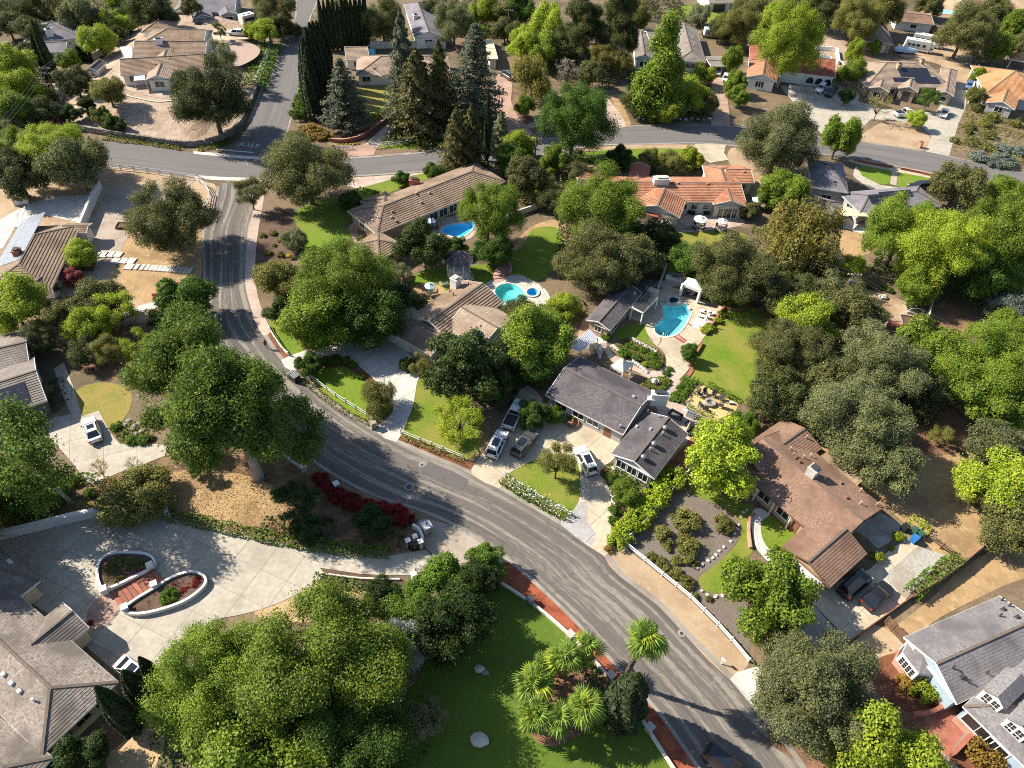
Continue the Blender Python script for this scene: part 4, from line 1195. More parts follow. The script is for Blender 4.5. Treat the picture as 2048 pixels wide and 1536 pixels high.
# --- brown shingle house on the right
H = House('brown_house', 'large rusty brown shingle house with a stone chimney and a front garage gable', 1620,1040)
w0 = wing(H, (1463,928),(1661,1101),(1766,1012),2.8, 'gg', .30, 'shingle_brown', 'tan_stucco', .34,.025, fascia='wood_brown')
w1 = wing(H, T(12,430,517), T(12,20,815), T(12,130,277),2.8, 'gg', .34, 'shingle_brown', 'tan_stucco', .34,.035, fascia='wood_brown')
w2 = wing(H, T(12,490,1636), T(12,790,1360), T(12,100,1307),2.8, 'gg', .36, 'shingle_brown', 'tan_stucco', .34,.035, fascia='wood_brown')
w3 = wing(H, T(12,690,832), T(12,390,605), T(12,770,775),2.5, 'gg', .04, 'flat_tan', 'tan_stucco', .8,.01, fascia='wood_brown')
chimney(H, 1622,950,1.2,1.2,1.3, 'pale_stone')
vents(H, T(12,245,622,575,790,620,908,215,592), 'vent', 'shingle_brown')
vents(H, T(12,175,525,200,570,280,590,335,580,735,855,735,960,865,970,303,432,445,772), 'pipe', 'pale_paving')
opening(H, w2, '0', .5,4.8,2.2,.05, 'garage', 'white_paint')
for t_ in (.15,.35,.55): opening(H, w0, 'f', t_, 1.7,1.2,.9)
opening(H, w0, 'f', .68,1.1,2.05,.05, 'door', 'wood_red')
for t_ in (.2,.5,.8): opening(H, w0, '1', t_, 1.5,1.1,1.0)
for t_ in (.3,.7): opening(H, w2, 'f', t_, 1.5,1.1,1.0)
for k in range(5):
 q = w0.P(w0.L * (.12 + .17 * k),.15,-1.35)
 MB().box((q.x, q.y, 1.3),(.16,.16,2.6)).build('porch_post', 'white_paint', H.o)
# --- grey house with dormers and pale blue siding
H = House('dormer_house', 'grey shingle house with white dormers, pale blue siding and a brick base', 1940,1400)
w0 = wing(H, T(16,1512,1027), T(16,2300,650), T(16,1090,488),3.3, 'gg', .40, 'shingle_grey', 'blue_siding', .3,.02, oh=.35)
w1 = wing(H, T(16,1560,1045), T(16,2660,2120), T(16,2300,250),3.3, 'hg', .42, 'shingle_grey', 'blue_siding', .3,.02, oh=.35)
vents(H, T(16,1550,805,1990,330,1880,268), 'vent', 'dark_metal')
vents(H, T(16,1475,735,1600,850,1745,780,1865,195,1925,240,1850,322), 'pipe', 'dark_metal')
def brickbase(h, w, s, ht, mat='brick_pale'):
 (ax, ay),(bx, by), nrm = side_frame(w, s)
 p0, p1 = w.a + w.X * ax + w.Y * ay, w.a + w.X * bx + w.Y * by
 p0, p1 = h.L(p0), h.L(p1)
 n = Vector((nrm.x, nrm.y, 0)) * .08
 MB().bar((p0.x + n.x, p0.y + n.y, ht / 2),(p1.x + n.x, p1.y + n.y, ht / 2),.12, ht).build('brick_base', mat, h.o)
brickbase(H, w0, '0', 1.0); brickbase(H, w1, 'f', 1.0)
opening(H, w0, '0', .24,1.9,1.5,1.25); opening(H, w1, 'f', .14,3.0,1.6,1.2); opening(H, w1, 'f', .3,2.0,1.4,1.2)
opening(H, w0, 'b', .3,1.5,1.2,1.2)
def dormer(h, u, v, X, width=2.0, length=4.2, ht=1.7):
 p, w = on_roof(h, u, v)
 q = h.L(p)
 Y = w.Y if wing_local(w, p)[1] < w.W / 2 else -w.Y
 X = w.X
 D = lambda x, y, z: (q.x + X.x * x + Y.x * y, q.y + X.y * x + Y.y * y, q.z + z)
 hw = width / 2
 d = MB().add([D(-hw, 0,-.6), D(hw, 0,-.6), D(hw, 0, ht), D(0,0, ht + .6), D(-hw, 0, ht), D(-hw, length, ht), D(hw, length, ht), D(-hw, length, -.2), D(hw, length, -.2)],
   [(0,1,2,3,4),(0,4,5,7),(1,2,6,8)]).build('dormer', 'white_paint', h.o)
 o = .22
 MB().add([D(-hw - o, -o, ht - .1), D(0,-o, ht + .68), D(0, length, ht + .68), D(-hw - o, length, ht - .1), D(hw + o, -o, ht - .1), D(hw + o, length, ht - .1)],[(0,1,2,3),(1,4,5,2)]).build('dormer_roof', 'shingle_grey', d)
 for sx in (-.42,.42):
  for sz in (.35,.85,1.25):
   a = D(sx, -.04, sz)
   for k in (-.17,.17):
    b = D(sx + k, -.04, sz)
    MB().bar(D(sx + k - .13,-.03, sz), D(sx + k + .13,-.03, sz),.03,.34).build('pane', 'glass_window', d)
dormer(H, *T(16,1745,1030), None)
dormer(H, *T(16,1935,1260), None)
# bay window on the gable front
(ax_, ay_),(bx_, by_), nn_ = side_frame(w0, '0')
mid_ = w0.a + w0.X * ax_ + w0.Y * (ay_ + (by_ - ay_) * .30)
tn_ = (w0.Y * (1 if by_ > ay_ else -1)); nn_ = -w0.X
bp_ = [mid_ - tn_ * 1.9, mid_ - tn_ * 1.2 + nn_ * 1.3, mid_ + tn_ * 1.2 + nn_ * 1.3, mid_ + tn_ * 1.9]
bp_ = [H.L(p) for p in bp_]
mb_ = MB()
for a_, b_ in zip(bp_[:-1], bp_[1:]): mb_.add([(a_.x, a_.y, 0),(b_.x, b_.y, 0),(b_.x, b_.y, 1.0),(a_.x, a_.y, 1.0)],[(0,1,2,3)])
mb_.build('bay_brick', 'brick_pale', H.o)
mb_ = MB()
for a_, b_ in zip(bp_[:-1], bp_[1:]): mb_.add([(a_.x, a_.y, 1.0),(b_.x, b_.y, 1.0),(b_.x, b_.y, 2.75),(a_.x, a_.y, 2.75)],[(0,1,2,3)])
bay_ = mb_.build('bay_window', 'white_paint', H.o)
for a_, b_ in zip(bp_[:-1], bp_[1:]):
 d_ = (b_ - a_); n_ = Vector((d_.y, -d_.x, 0)).normalized()
 if n_.dot(Vector((nn_.x, nn_.y, 0))) < 0: n_ = -n_
 for i in range(4):
  for j in range(3):
   s0, s1 = a_ + d_ * (.12 + .2 * i), a_ + d_ * (.12 + .2 * i + .15)
   z_ = 1.35 + .4 * j
   MB().bar((s0.x + n_.x * .03, s0.y + n_.y * .03, z_),(s1.x + n_.x * .03, s1.y + n_.y * .03, z_),.03,.32).build('pane', 'glass_window', bay_)
MB().add([(p.x * 1.0, p.y, 2.78) for p in bp_] + [(H.L(mid_).x, H.L(mid_).y, 3.5)],[(0,1,4),(1,2,4),(2,3,4)]).build('bay_roof', 'shingle_grey', H.o)
# --- grey house in the lower left corner
H = House('corner_house', 'big mottled grey hip-roofed house with cream walls beside the dark cypresses', 100,1420)
w0 = wing(H, T(13,950,848), T(13,-600,-500), T(13,330,1430),3.0, 'hg', .34, 'shingle_stone', 'cream_stucco', .3,.03)
w1 = wing(H, T(13,712,415), T(13,380,690), T(13,480,235),2.9, 'gg', .42, 'shingle_stone', 'cream_stucco', .3,.03)
w2 = wing(H, T(13,320,40), T(13,-60,340), T(13,-80,-420),2.9, 'hg', .34, 'shingle_stone', 'cream_stucco', .3,.03)
w3 = wing(H, T(13,430,1450), T(13,-200,1000), T(13,100,2000),2.9, 'hg', .32, 'shingle_stone', 'cream_stucco', .3,.03)
vents(H, T(13,30,790,95,860,160,925), 'vent', 'white_paint')
vents(H, T(13,275,1000), 'pipe', 'white_paint')
vents(H, T(9,50,1445), 'skylight', 'white_paint')
for t_ in (.2,.5,.8): opening(H, w0, '0', t_, 1.4,1.1,1.2, mat='cream_stucco')
opening(H, w0, 'b', .2,4.8,2.2,.05, 'garage', 'white_paint')
opening(H, w0, 'f', .2,1.6,1.2,1.0)
# --- house at the left edge with big solar panels
H = House('solar_house', 'grey house with large dark solar panels by the white car', 40,800)
w0 = wing(H, T(9,-420,400), T(9,372,132), T(9,238,-206),3.0, 'gg', .30, 'shingle_taupe', 'dark_siding', .4,.06)
w1 = wing(H, T(9,-100,-40), T(9,240,-120), T(9,170,-420),2.9, 'gg', .30, 'shingle_taupe', 'dark_siding', .4,.03)
panels(H, w0, 'f', w0.L - 9.6,.5,6,3,1.3,1.1)
windows(H, 3.6,1.0,1.1,1.0)
H2 = House('shed_roof_house', 'ribbed brown roof showing under the leaning eucalyptus', 20,960)
wing(H2, T(9,-300,1060), T(9,245,830), T(9,150,700),2.7, 'gg', .30, 'tile_brown', 'tan_stucco', .4,.06)
# --- brown tile house at the left edge
H = House('left_tiled_house', 'brown rib-tiled house with a pale solar array along its roof', 60,560)
w0 = wing(H, T(5,400,800), T(5,652,262), T(5,-40,560),2.7, 'hh', .34, 'tile_brown', 'white_paint', .45,.075)
w1 = wing(H, T(5,690,330), T(5,480,330), T(5,660,250),2.6, 'gg', .34, 'tile_brown', 'white_paint', .45,.06)
w2 = wing(H, T(5,230,905), T(5,440,850), T(5,150,690),2.6, 'hh', .30, 'tile_brown', 'white_paint', .45,.06)
panels(H, w0, 'b', 6.5,.8,8,3,1.7,1.5, 'solar_pale')
chimney(H, *T(5,145,500),1.2,1.0,.8, 'brick')
windows(H, 4,1.4,1.1,1.0)
# --- houses in the distance
H = House('hill_house', 'rambling brown shingle house with a white chimney on the raised stony lot', 320,110, MOUND_H)
w0 = wing(H, T(1,1130,350), T(1,1625,365), T(1,1600,238),2.7, 'hg', .36, 'tile_brown', 'white_paint', .4,.04)
w1 = wing(H, T(1,1130,262), T(1,1410,250), T(1,1360,165),2.7, 'hh', .36, 'tile_brown', 'white_paint', .4,.04)
w2 = wing(H, T(1,1055,470), T(1,1640,470), T(1,1600,330),2.75, 'gg', .36, 'tile_brown', 'white_paint', .4,.04)
w3 = wing(H, T(1,965,605), T(1,1640,560), T(1,1600,430),2.7, 'gg', .34, 'tile_brown', 'white_paint', .4,.04)
w4 = wing(H, T(1,1165,640), T(1,1250,420), T(1,1370,610),2.8, 'gg', .36, 'tile_tan', 'white_paint', .4,.04)
chimney(H, *T(1,1280,370),1.8,1.4,1.6, 'white_paint')
vents(H, T(1,1390,315,1370,410,1455,270,1510,300,1350,480,1230,515), 'pipe', 'white_paint')
windows(H, 4,1.5,1.2,1.0)
for q in (T(1,1000,465,1060,465,1050,368,957,375), T(1,1070,645,1160,638,1157,590,1072,597)):
 c_ = [G(u, v, MOUND_H + 2.5) - H.org for u, v in q]
 MB().add(c_ + [p - Vector((0,0,.06)) for p in c_],[(0,1,2,3),(4,7,6,5),(0,4,5,1),(1,5,6,2),(2,6,7,3),(3,7,4,0)]).build('patio_cover', 'fiberglass', H.o)
 for p in c_: MB().cyl((p.x, p.y, 0),.06,2.45,6).build('patio_post', 'white_paint', H.o)
H = House('lavender_house', 'pale lavender-grey house with a white chimney behind three tall cypresses', 100,85)
w0 = wing(H, T(1,190,340), T(1,640,300), T(1,480,170),2.7, 'hh', .32, 'shingle_lav', 'white_paint', .4,.02)
w1 = wing(H, T(1,215,425), T(1,525,415), T(1,480,330),2.6, 'hg', .32, 'shingle_lav', 'white_paint', .4,.02)
chimney(H, *T(1,400,275),1.6,1.2,1.2, 'white_paint')
vents(H, T(1,290,210,330,235,345,210,475,180,415,175), 'vent', 'white_paint')
windows(H, 4,1.5,1.2,1.0)
H = House('slate_house', 'slate grey multi-gabled house at the top edge by the motorhome', 405,20)
w0 = wing(H, T(1,1390,90), T(1,1880,95), T(1,1800,-30),2.8, 'hg', .34, 'shingle_lav', 'grey_siding', .4,.02)
w1 = wing(H, T(1,1540,155), T(1,1480,-10), T(1,1700,125),2.7, 'gh', .38, 'shingle_lav', 'grey_siding', .4,.02)
w2 = wing(H, T(1,1760,125), T(1,1700,0), T(1,1890,95),2.7, 'gh', .38, 'shingle_lav', 'grey_siding', .4,.02)
opening(H, w1, '0', .5,3.6,2.0,.05, 'garage', 'dark_siding')
windows(H, 4,1.4,1.1,1.0)
H = House('cypress_house', 'low tan-roofed house with a front porch behind the cypress row', 735,140)
w0 = wing(H, T(2,800,602), T(2,1560,600), T(2,1500,440),2.7, 'hh', .34, 'tile_tan', 'white_paint', .42,.03)
w1 = wing(H, T(2,720,480), T(2,905,475), T(2,880,370),2.7, 'gg', .34, 'tile_tan', 'white_paint', .42,.05)
w2 = wing(H, T(2,1000,612), T(2,1130,560), T(2,960,520),2.6, 'gg', .30, 'tile_tan', 'white_paint', .42,.03, walls=False)
windows(H, 3.5,1.5,1.3,.8, skip=(2,))
for u, v in T(2,1000,665,1100,660,870,650):
 q = H.L(G(u, v)); MB().box((q.x, q.y, 1.3),(.18,.18,2.6)).build('porch_post', 'white_paint', H.o)
H = House('yellow_roof_shed', 'flat pale yellow roof of an outbuilding behind the deodar', 988,105)
wing(H, T(2,1865,470), T(2,1935,470), T(2,1925,322),2.8, 'gg', .03, 'shade_cloth', 'offwhite_stucco', .9,.01)
H = House('dusky_house', 'grey-roofed house at the top edge half hidden by two oaks', 840,30)
w0 = wing(H, T(2,1270,300), T(2,1180,30), T(2,1440,160),3.0, 'gh', .40, 'shingle_lav', 'white_paint', .4,.02)
w1 = wing(H, T(2,1380,130), T(2,1500,130), T(2,1480,20),2.9, 'gg', .34, 'shingle_lav', 'white_paint', .4,.02)
chimney(H, *T(2,1275,150),1.4,1.2,1.0, 'white_paint')
windows(H, 4,1.4,1.2,1.0)
H = House('taupe_house', 'two-winged taupe shingle house with a carport above the shaded road', 1360,90)
w0 = wing(H, T(3,1325,482), T(3,1265,215), T(3,1548,482),2.9, 'hg', .32, 'shingle_taupe', 'white_paint', .4,.02)
w1 = wing(H, T(3,985,470), T(3,955,232), T(3,1130,470),2.9, 'gh', .36, 'shingle_taupe', 'white_paint', .4,.02)
w2 = wing(H, T(3,1100,330), T(3,1330,330), T(3,1300,250),2.8, 'gg', .34, 'shingle_taupe', 'white_paint', .4,.02)
vents(H, T(3,1440,310,1455,360,1040,250,1055,300), 'pipe', 'white_paint')
for t_ in (.2,.4,.6,.8): opening(H, w0, '0', t_, 1.4,1.3,.9)
windows(H, 4,1.4,1.2,1.0, skip=((0, '0'),))
H = House('carport', 'flat-roofed grey carport sheltering a silver car', 1438,128, cat='carport')
w0 = wing(H, T(3,1592,528), T(3,1732,530), T(3,1700,452),2.5, 'gg', .04, 'shingle_taupe', 'white_paint', .9,.01, walls=False)
for x_, y_ in ((.3,.3),(w0.L - .3,.3),(.3, w0.W - .3),(w0.L - .3, w0.W - .3)):
 q = w0.P(x_, y_, 0); MB().box((q.x, q.y, 1.2),(.15,.15,2.4)).build('post', 'wood_brown', H.o)
H = House('mission_house', 'white stucco house with arched windows and a red tile roof behind the eucalyptus', 1590,150)
w0 = wing(H, T(4,60,560), T(4,540,622), T(4,545,480),3.0, 'gg', .34, 'tile_red', 'white_paint', .42,.06)
w1 = wing(H, T(3,1875,616), T(3,1905,470), T(4,75,618),2.9, 'gg', .36, 'tile_orange', 'white_paint', .42,.06)
w2 = wing(H, T(3,1895,480), T(3,1910,300), T(3,2040,480),3.1, 'gg', .36, 'tile_red', 'white_paint', .42,.06)
for t_ in (.62,.78,.93): opening(H, w0, 'f', t_, 1.9,1.7,.5, 'arch')
for t_ in (.42,.52,.62): opening(H, w1, '0', t_, .75,1.5,.8, 'arch')
windows(H, 5,1.3,1.2,1.0, skip=((0, 'f'),(1, '0')))
H = House('solar_roof_house', 'tan-tiled house with a black solar array and three front gables', 1820,160)
w0 = wing(H, T(4,790,690), T(4,1495,700), T(4,1465,500),2.9, 'hh', .34, 'tile_tan', 'tan_stucco', .42,.06)
w1 = wing(H, T(4,805,702), T(4,855,570), T(4,978,712),2.8, 'gg', .36, 'tile_tan', 'tan_stucco', .42,.06)
w2 = wing(H, T(4,1040,705), T(4,1070,600), T(4,1205,722),3.0, 'gg', .40, 'tile_tan', 'tan_stucco', .42,.06)
w3 = wing(H, T(4,1345,740), T(4,1385,540), T(4,1485,785),2.8, 'gh', .36, 'tile_tan', 'tan_stucco', .42,.06)
panels(H, w0, 'f', w0.L * .43,3.6,8,2); panels(H, w0, 'f', w0.L * .33,1.6,5,1); panels(H, w0, 'f', w0.L * .55,1.2,7,1); panels(H, w0, 'f', w0.L * .58,2.85,6,1, ph=.7)
chimney(H, *T(4,1040,545),1.0,1.0,1.0, 'tan_stucco'); chimney(H, *T(4,1225,510),1.0,1.0,.8, 'tan_stucco')
opening(H, w1, '0', .5,1.8,1.4,.8); opening(H, w2, '0', .5,1.8,2.5,.05, 'door', 'dark_metal'); opening(H, w3, '0', .5,1.8,1.4,.8, 'arch')
opening(H, w0, 'f', .3,1.8,1.4,.8); opening(H, w0, 'f', .66,1.6,1.4,.8)
windows(H, 5,1.4,1.2,1.0, skip=((0, 'f'),(1, '0'),(2, '0'),(3, '0')))
H = House('detached_garage', 'hip-roofed tan garage beside the two motorhomes', 1755,85)
w0 = wing(H, T(4,748,322), T(4,1008,356), T(4,1034,228),2.8, 'hh', .36, 'tile_tan', 'tan_stucco', .42,.05)
opening(H, w0, 'f', .78,1.0,2.05,.05, 'door'); opening(H, w0, 'f', .35,1.4,1.1,1.0)
H = House('long_brown_shed', 'low maroon-roofed building below the turquoise pool at the top edge', 1835,45)
w0 = wing(H, T(4,1030,165), T(4,1330,198), T(4,1352,112),2.7, 'gg', .16, 'shingle_brown', 'white_paint', .5,.02)
windows(H, 6,1.3,1.0,1.0)
H = House('terracotta_house', 'terracotta-tiled house at the edge above the shrubby slope', 2000,190)
w0 = wing(H, T(4,1738,752), T(4,2260,830), T(4,2100,590),2.8, 'hh', .34, 'tile_terra', 'grey_siding', .42,.06)
w1 = wing(H, T(4,1745,818), T(4,1800,690), T(4,1990,838),2.7, 'gh', .34, 'tile_terra', 'grey_siding', .42,.06)
windows(H, 4.5,1.4,1.2,1.0)
H = House('terracotta_pavilion', 'small terracotta hip roof above the terracotta-tiled house', 2030,120, cat='pavilion')
w0 = wing(H, T(4,1935,472), T(4,2100,505), T(4,2090,425),2.6, 'hh', .40, 'tile_terra', 'grey_siding', .42,.05, walls=False)
for x_, y_ in ((.5,.5),(w0.L - .5,.5),(.5, w0.W - .5),(w0.L - .5, w0.W - .5)):
 q = w0.P(x_, y_, 0); MB().box((q.x, q.y, 1.25),(.3,.3,2.5)).build('post', 'offwhite_stucco', H.o)
H = House('slate_hip_house', 'dark lavender hip-roofed house with black solar panels and a yellow shade sail', 1720,400)
w0 = wing(H, T(4,345,1497), T(4,645,1545), T(4,755,1335),3.6, 'hh', .36, 'shingle_lav', 'grey_siding', .4,.02)
w1 = wing(H, T(8,268,108), T(8,565,188), T(8,605,90),2.8, 'hh', .36, 'shingle_lav', 'grey_siding', .4,.02)
w2 = wing(H, T(8,735,170), T(8,1390,110), T(8,1350,-60),2.8, 'hh', .34, 'shingle_lav', 'grey_siding', .4,.02)
w3 = wing(H, T(8,945,222), T(8,870,60), T(8,790,165),2.8, 'hh', .36, 'shingle_lav', 'grey_siding', .4,.02)
panels(H, w2, 'f', 3.5,.8,3,2); panels(H, w2, 'f', 6.2,2.9,7,1)
chimney(H, *T(8,1055,95),1.1,1.0,1.0, 'tan_stucco')
vents(H, T(4,605,1395,530,1455), 'vent', 'shingle_lav'); vents(H, T(8,445,70,935,155,1105,50), 'vent', 'shingle_lav')
windows(H, 4,1.4,1.2,1.0)
c_ = [G(u, v, z) for (u, v), z in zip(T(8,612,108,850,198,570,186),(3.2,2.7,2.7))]
o_ = MB().add(c_ + [p - Vector((0,0,.03)) for p in c_],[(0,1,2),(3,5,4),(0,3,4,1),(1,4,5,2),(2,5,3,0)]).build('shade_sail', 'shade_cloth')
tag(o_, 'pale yellow triangular shade sail over a patio', 'shade sail')
H = House('red_shed', 'small maroon metal-roofed shed by the raised beds', 1795,665, cat='shed')
w0 = wing(H, T(8,920,1122), T(8,1075,1185), T(8,1160,1098),2.3, 'gg', .10, 'rust', 'wood_red', .35,.04)
opening(H, w0, 'f', .5,1.0,1.9,.05, 'door', 'wood_brown')
H = House('top_white_house', 'white garage with dark doors at the top edge by the small lawn', 1445,0)
w0 = wing(H, T(3,1580,22), T(3,1765,22), T(3,1755,-70),2.8, 'gg', .3, 'shingle_taupe', 'white_paint', .4,.02)
opening(H, w0, 'f', .5,4.0,2.1,.05, 'garage', 'dark_metal')
H = House('grey_annex', 'small grey-roofed annex half hidden behind the dark pine', 1205,60)
w0 = wing(H, T(3,680,280), T(3,780,285), T(3,770,190),2.6, 'gg', .2, 'shingle_lav', 'white_paint', .5,.02)
H = House('pool_cottage', 'pinkish flat-roofed building at the top right edge by the pool', 1960,5)
w0 = wing(H, T(4,1570,30), T(4,1760,20), T(4,1760,-60),2.6, 'gg', .2, 'shingle_brown', 'tan_stucco', .5,.02)
H = House('white_cottage', 'white cottage at the edge behind the tall sycamores', 2035,440)
w0 = wing(H, T(8,1960,420), T(8,2400,420), T(8,2400,200),2.8, 'gg', .3, 'white_paint', 'white_paint', .5,.02)
ORD = 'first second third fourth fifth sixth seventh eighth ninth tenth eleventh twelfth thirteenth fourteenth fifteenth'.split()
# --- plants: shared crown and trunk meshes
def leaf_mesh(name, P, N, size, rng, aspect=.75, jit=.55, down=0.0):
 n = len(P)
 N = N + rng.normal(0, jit, (n, 3))
 N /= np.linalg.norm(N, axis=1, keepdims=True) + 1e-9
 R = rng.normal(0,1,(n, 3))
 if down: R[:, 2] -= down
 Tn = R - N * np.sum(R * N, axis=1, keepdims=True)
 Tn /= np.linalg.norm(Tn, axis=1, keepdims=True) + 1e-9
 B = np.cross(N, Tn)
 s = (size * (.6 + .8 * rng.random(n)))[:, None]
 k = .5 * s
 bend = N * s * .12
 V = np.stack([P - Tn * k, P + B * k * aspect + bend, P + Tn * k, P - B * k * aspect + bend], axis=1).reshape(-1,3)
 me = bpy.data.meshes.new(name)
 me.vertices.add(4 * n)
 me.vertices.foreach_set('co', V.astype(np.float32).ravel())
 me.loops.add(4 * n)
 me.loops.foreach_set('vertex_index', np.arange(4 * n, dtype=np.int32))
 me.polygons.add(n)
 me.polygons.foreach_set('loop_start', np.arange(0,4 * n, 4, dtype=np.int32))
 me.update()
 return me
def unit(rng, n):
 d = rng.normal(0,1,(n, 3))
 return d / np.linalg.norm(d, axis=1, keepdims=True)
def lobed(rng, lobes, nspr, per, spread, shell=.80, inner=.12, low=-.7):
 """Leaf positions in sprigs over the outside of a set of ellipsoid lobes."""
 L = np.array(lobes)
 K, ph = rng.normal(0,1,(12,3)) * (np.arange(12)[:, None] * .35 + .9), rng.random(12) * 6.28
 wts = (L[:, 3] * L[:, 4] + L[:, 4] * L[:, 5]) ** 1.0
 P, D = [],[]
 need = nspr
 while need > 0:
  m = need * 2 + 50
  li = rng.choice(len(L), m, p=wts / wts.sum())
  d = unit(rng, m)
  r = shell + (1.04 - shell) * rng.random(m)
  ins = rng.random(m) < inner
  r[ins] = .35 + .45 * rng.random(ins.sum())
  p = L[li, :3] + d * r[:, None] * L[li, 3:6]
  q = np.sin(p @ K.T + ph).sum(1) / 3.4
  p += d * (.17 * q)[:, None] * L[li, 3:6]
  p += d * ((rng.random(m) < .2) * rng.random(m) ** 2 * .5)[:, None] * L[li, 3:6]
  ok = (d[:, 2] > low + .25 * rng.normal(0,1, m)) & ((q > -.5) | ins)
  for j in range(len(L)):
   q = (p - L[j, :3]) / L[j, 3:6]
   ok &= ~((np.sum(q * q, axis=1) < .55) & (li != j) & ~ins)
  p, d = p[ok][:need], d[ok][:need]
  P.append(p); D.append(d)
  need -= len(p)
 P, D = np.concatenate(P), np.concatenate(D)
 P = np.repeat(P, per, axis=0) + rng.normal(0, spread, (len(P) * per, 3))
 D = np.repeat(D, per, axis=0)
 D[:, 2] += .35
 return P, D / np.linalg.norm(D, axis=1, keepdims=True)
def limbs(lobes, base_h, r0, rng, z0=0.0, lean=(0,0), n_limb=7, name='trunk', sub=True, forks=1, wob=.25):
 mb = MB()
 fork = Vector((lean[0], lean[1], base_h))
 pts = [(0,0,-.4),(0,0,0),(fork.x * .3 + rng.normal(0,.05), fork.y * .3 + rng.normal(0,.05), base_h * .45), tuple(fork)]
 mb.tube(pts, [r0 * 1.5, r0 * 1.2, r0 * .9, r0 * .75],8)
 idx = sorted(range(len(lobes)), key=lambda i: -lobes[i][3])[:n_limb]
 for i in idx:
  c = Vector(lobes[i][:3])
  m = fork.lerp(c, .5) + Vector((rng.normal(0, wob), rng.normal(0, wob), rng.normal(0, wob) + .12 * (c - fork).length))
  mb.tube([tuple(fork - Vector((0,0,.2))), tuple(m), tuple(c)],[r0 * .5, r0 * .32, r0 * .1],6)
  if sub:
   for k in range(3):
    d = Vector(unit(rng, 1)[0])
    d.z = abs(d.z) * .6 + .1
    e = c + Vector((d.x * lobes[i][3], d.y * lobes[i][4], d.z * lobes[i][5])) * .85
    mb.tube([tuple(m.lerp(c, .5)), tuple(e)],[r0 * .16, r0 * .03],4)
 return mb.mesh(name, ['bark'], True)
def spread_lobes(rng, n, R, cz, hz, rl, flat=1.0, top=.9):
 """n lobes inside an ellipsoid of radius R and half height hz about height cz."""
 out = [(0,0, cz - hz * .08, R * .48, R * .48, hz * .55)]
 k = 0
 while len(out) < n and k < 5000:
  k += 1
  d = unit(rng, 1)[0]
  if d[2] < -.75: continue
  r = .56 + .36 * rng.random()
  s = rl * (.55 + .65 * rng.random())
  p = np.array([d[0] * R * r, d[1] * R * r, cz + d[2] * hz * r])
  if any(np.linalg.norm((p - np.array(o[:3]))) < .36 * (s + o[3]) for o in out[1:]): continue
  out.append((p[0], p[1], p[2], s, s, s * flat))
 return out
PROTO = {}
def proto(kind, crown, trunk, R, H, zc):
 PROTO.setdefault(kind, []).append((crown, trunk, R, H, zc))
for s_ in range(4):
 g = np.random.default_rng(100 + s_)
 lb = spread_lobes(g, 26,5.0,4.8,3.9,1.5,.85)
 P_, D_ = lobed(g, lb, 4600,7,.24)
 proto('oak', leaf_mesh('crown', P_, D_, .25, g), limbs(lb, 2.2,.34, g),5.0,8.4,5.0)
for s_ in range(3):
 g = np.random.default_rng(200 + s_)
 lb = spread_lobes(g, 30,5.0,6.3,5.6,1.5,1.1)
 P_, D_ = lobed(g, lb, 5200,7,.28,.74,.16)
 proto('ash', leaf_mesh('crown', P_, D_, .28, g, .7), limbs(lb, 3.0,.30, g),5.0,11.8,6.6)
for s_ in range(2):
 g = np.random.default_rng(150 + s_)
 lb = spread_lobes(g, 42,5.0,4.8,3.9,1.15,.9)
 P_, D_ = lobed(g, lb, 11000,9,.19)
 proto('bigoak', leaf_mesh('crown', P_, D_, .13, g), limbs(lb, 2.2,.30, g, n_limb=16),5.0,8.4,5.0)
 g = np.random.default_rng(250 + s_)
 lb = spread_lobes(g, 50,5.0,6.3,5.6,1.1,1.15)
 P_, D_ = lobed(g, lb, 13000,9,.22,.66,.2)
 proto('bigash', leaf_mesh('crown', P_, D_, .14, g, .65), limbs(lb, 3.0,.26, g, n_limb=18),5.0,11.8,6.6)
for s_ in range(2):
 g = np.random.default_rng(300 + s_)
 lb = spread_lobes(g, 26,5.0,5.2,4.4,1.35,1.0)
 P_, D_ = lobed(g, lb, 4200,7,.2,.85,.08)
 proto('round', leaf_mesh('crown', P_, D_, .28, g, .8), limbs(lb, 2.0,.30, g),5.0,9.8,5.2)
for s_ in range(3):
 g = np.random.default_rng(400 + s_)
 lb = [l for i, l in enumerate(spread_lobes(g, 22,5.0,7.0,5.0,1.25,.9)) if i]
 P_, D_ = lobed(g, lb, 2300,7,.34,.45,.3)
 proto('airy', leaf_mesh('crown', P_, D_, .26, g, .6), limbs(lb, 3.2,.22, g, n_limb=16),5.0,12.2,7.0)
for s_ in range(2):
 g = np.random.default_rng(500 + s_)
 lb = []
 for k in range(38):
  a, h = g.random() * 6.28, g.random()
  rr = 4.7 * g.random() ** .4 * (1.05 - .62 * h ** 1.4)
  s = .75 + .75 * g.random()
  lb.append((rr * math.cos(a), rr * math.sin(a),3.4 + 7.6 * h + .4 * g.normal(), s, s, s * .62))
 P_, D_ = lobed(g, lb, 8500,10,.2,.6,.2,-.7)
 proto('pine', leaf_mesh('crown', P_, D_, .24, g, .3,.8), limbs(lb, 4.2,.36, g, n_limb=14, sub=False),5.0,12.2,7.2)
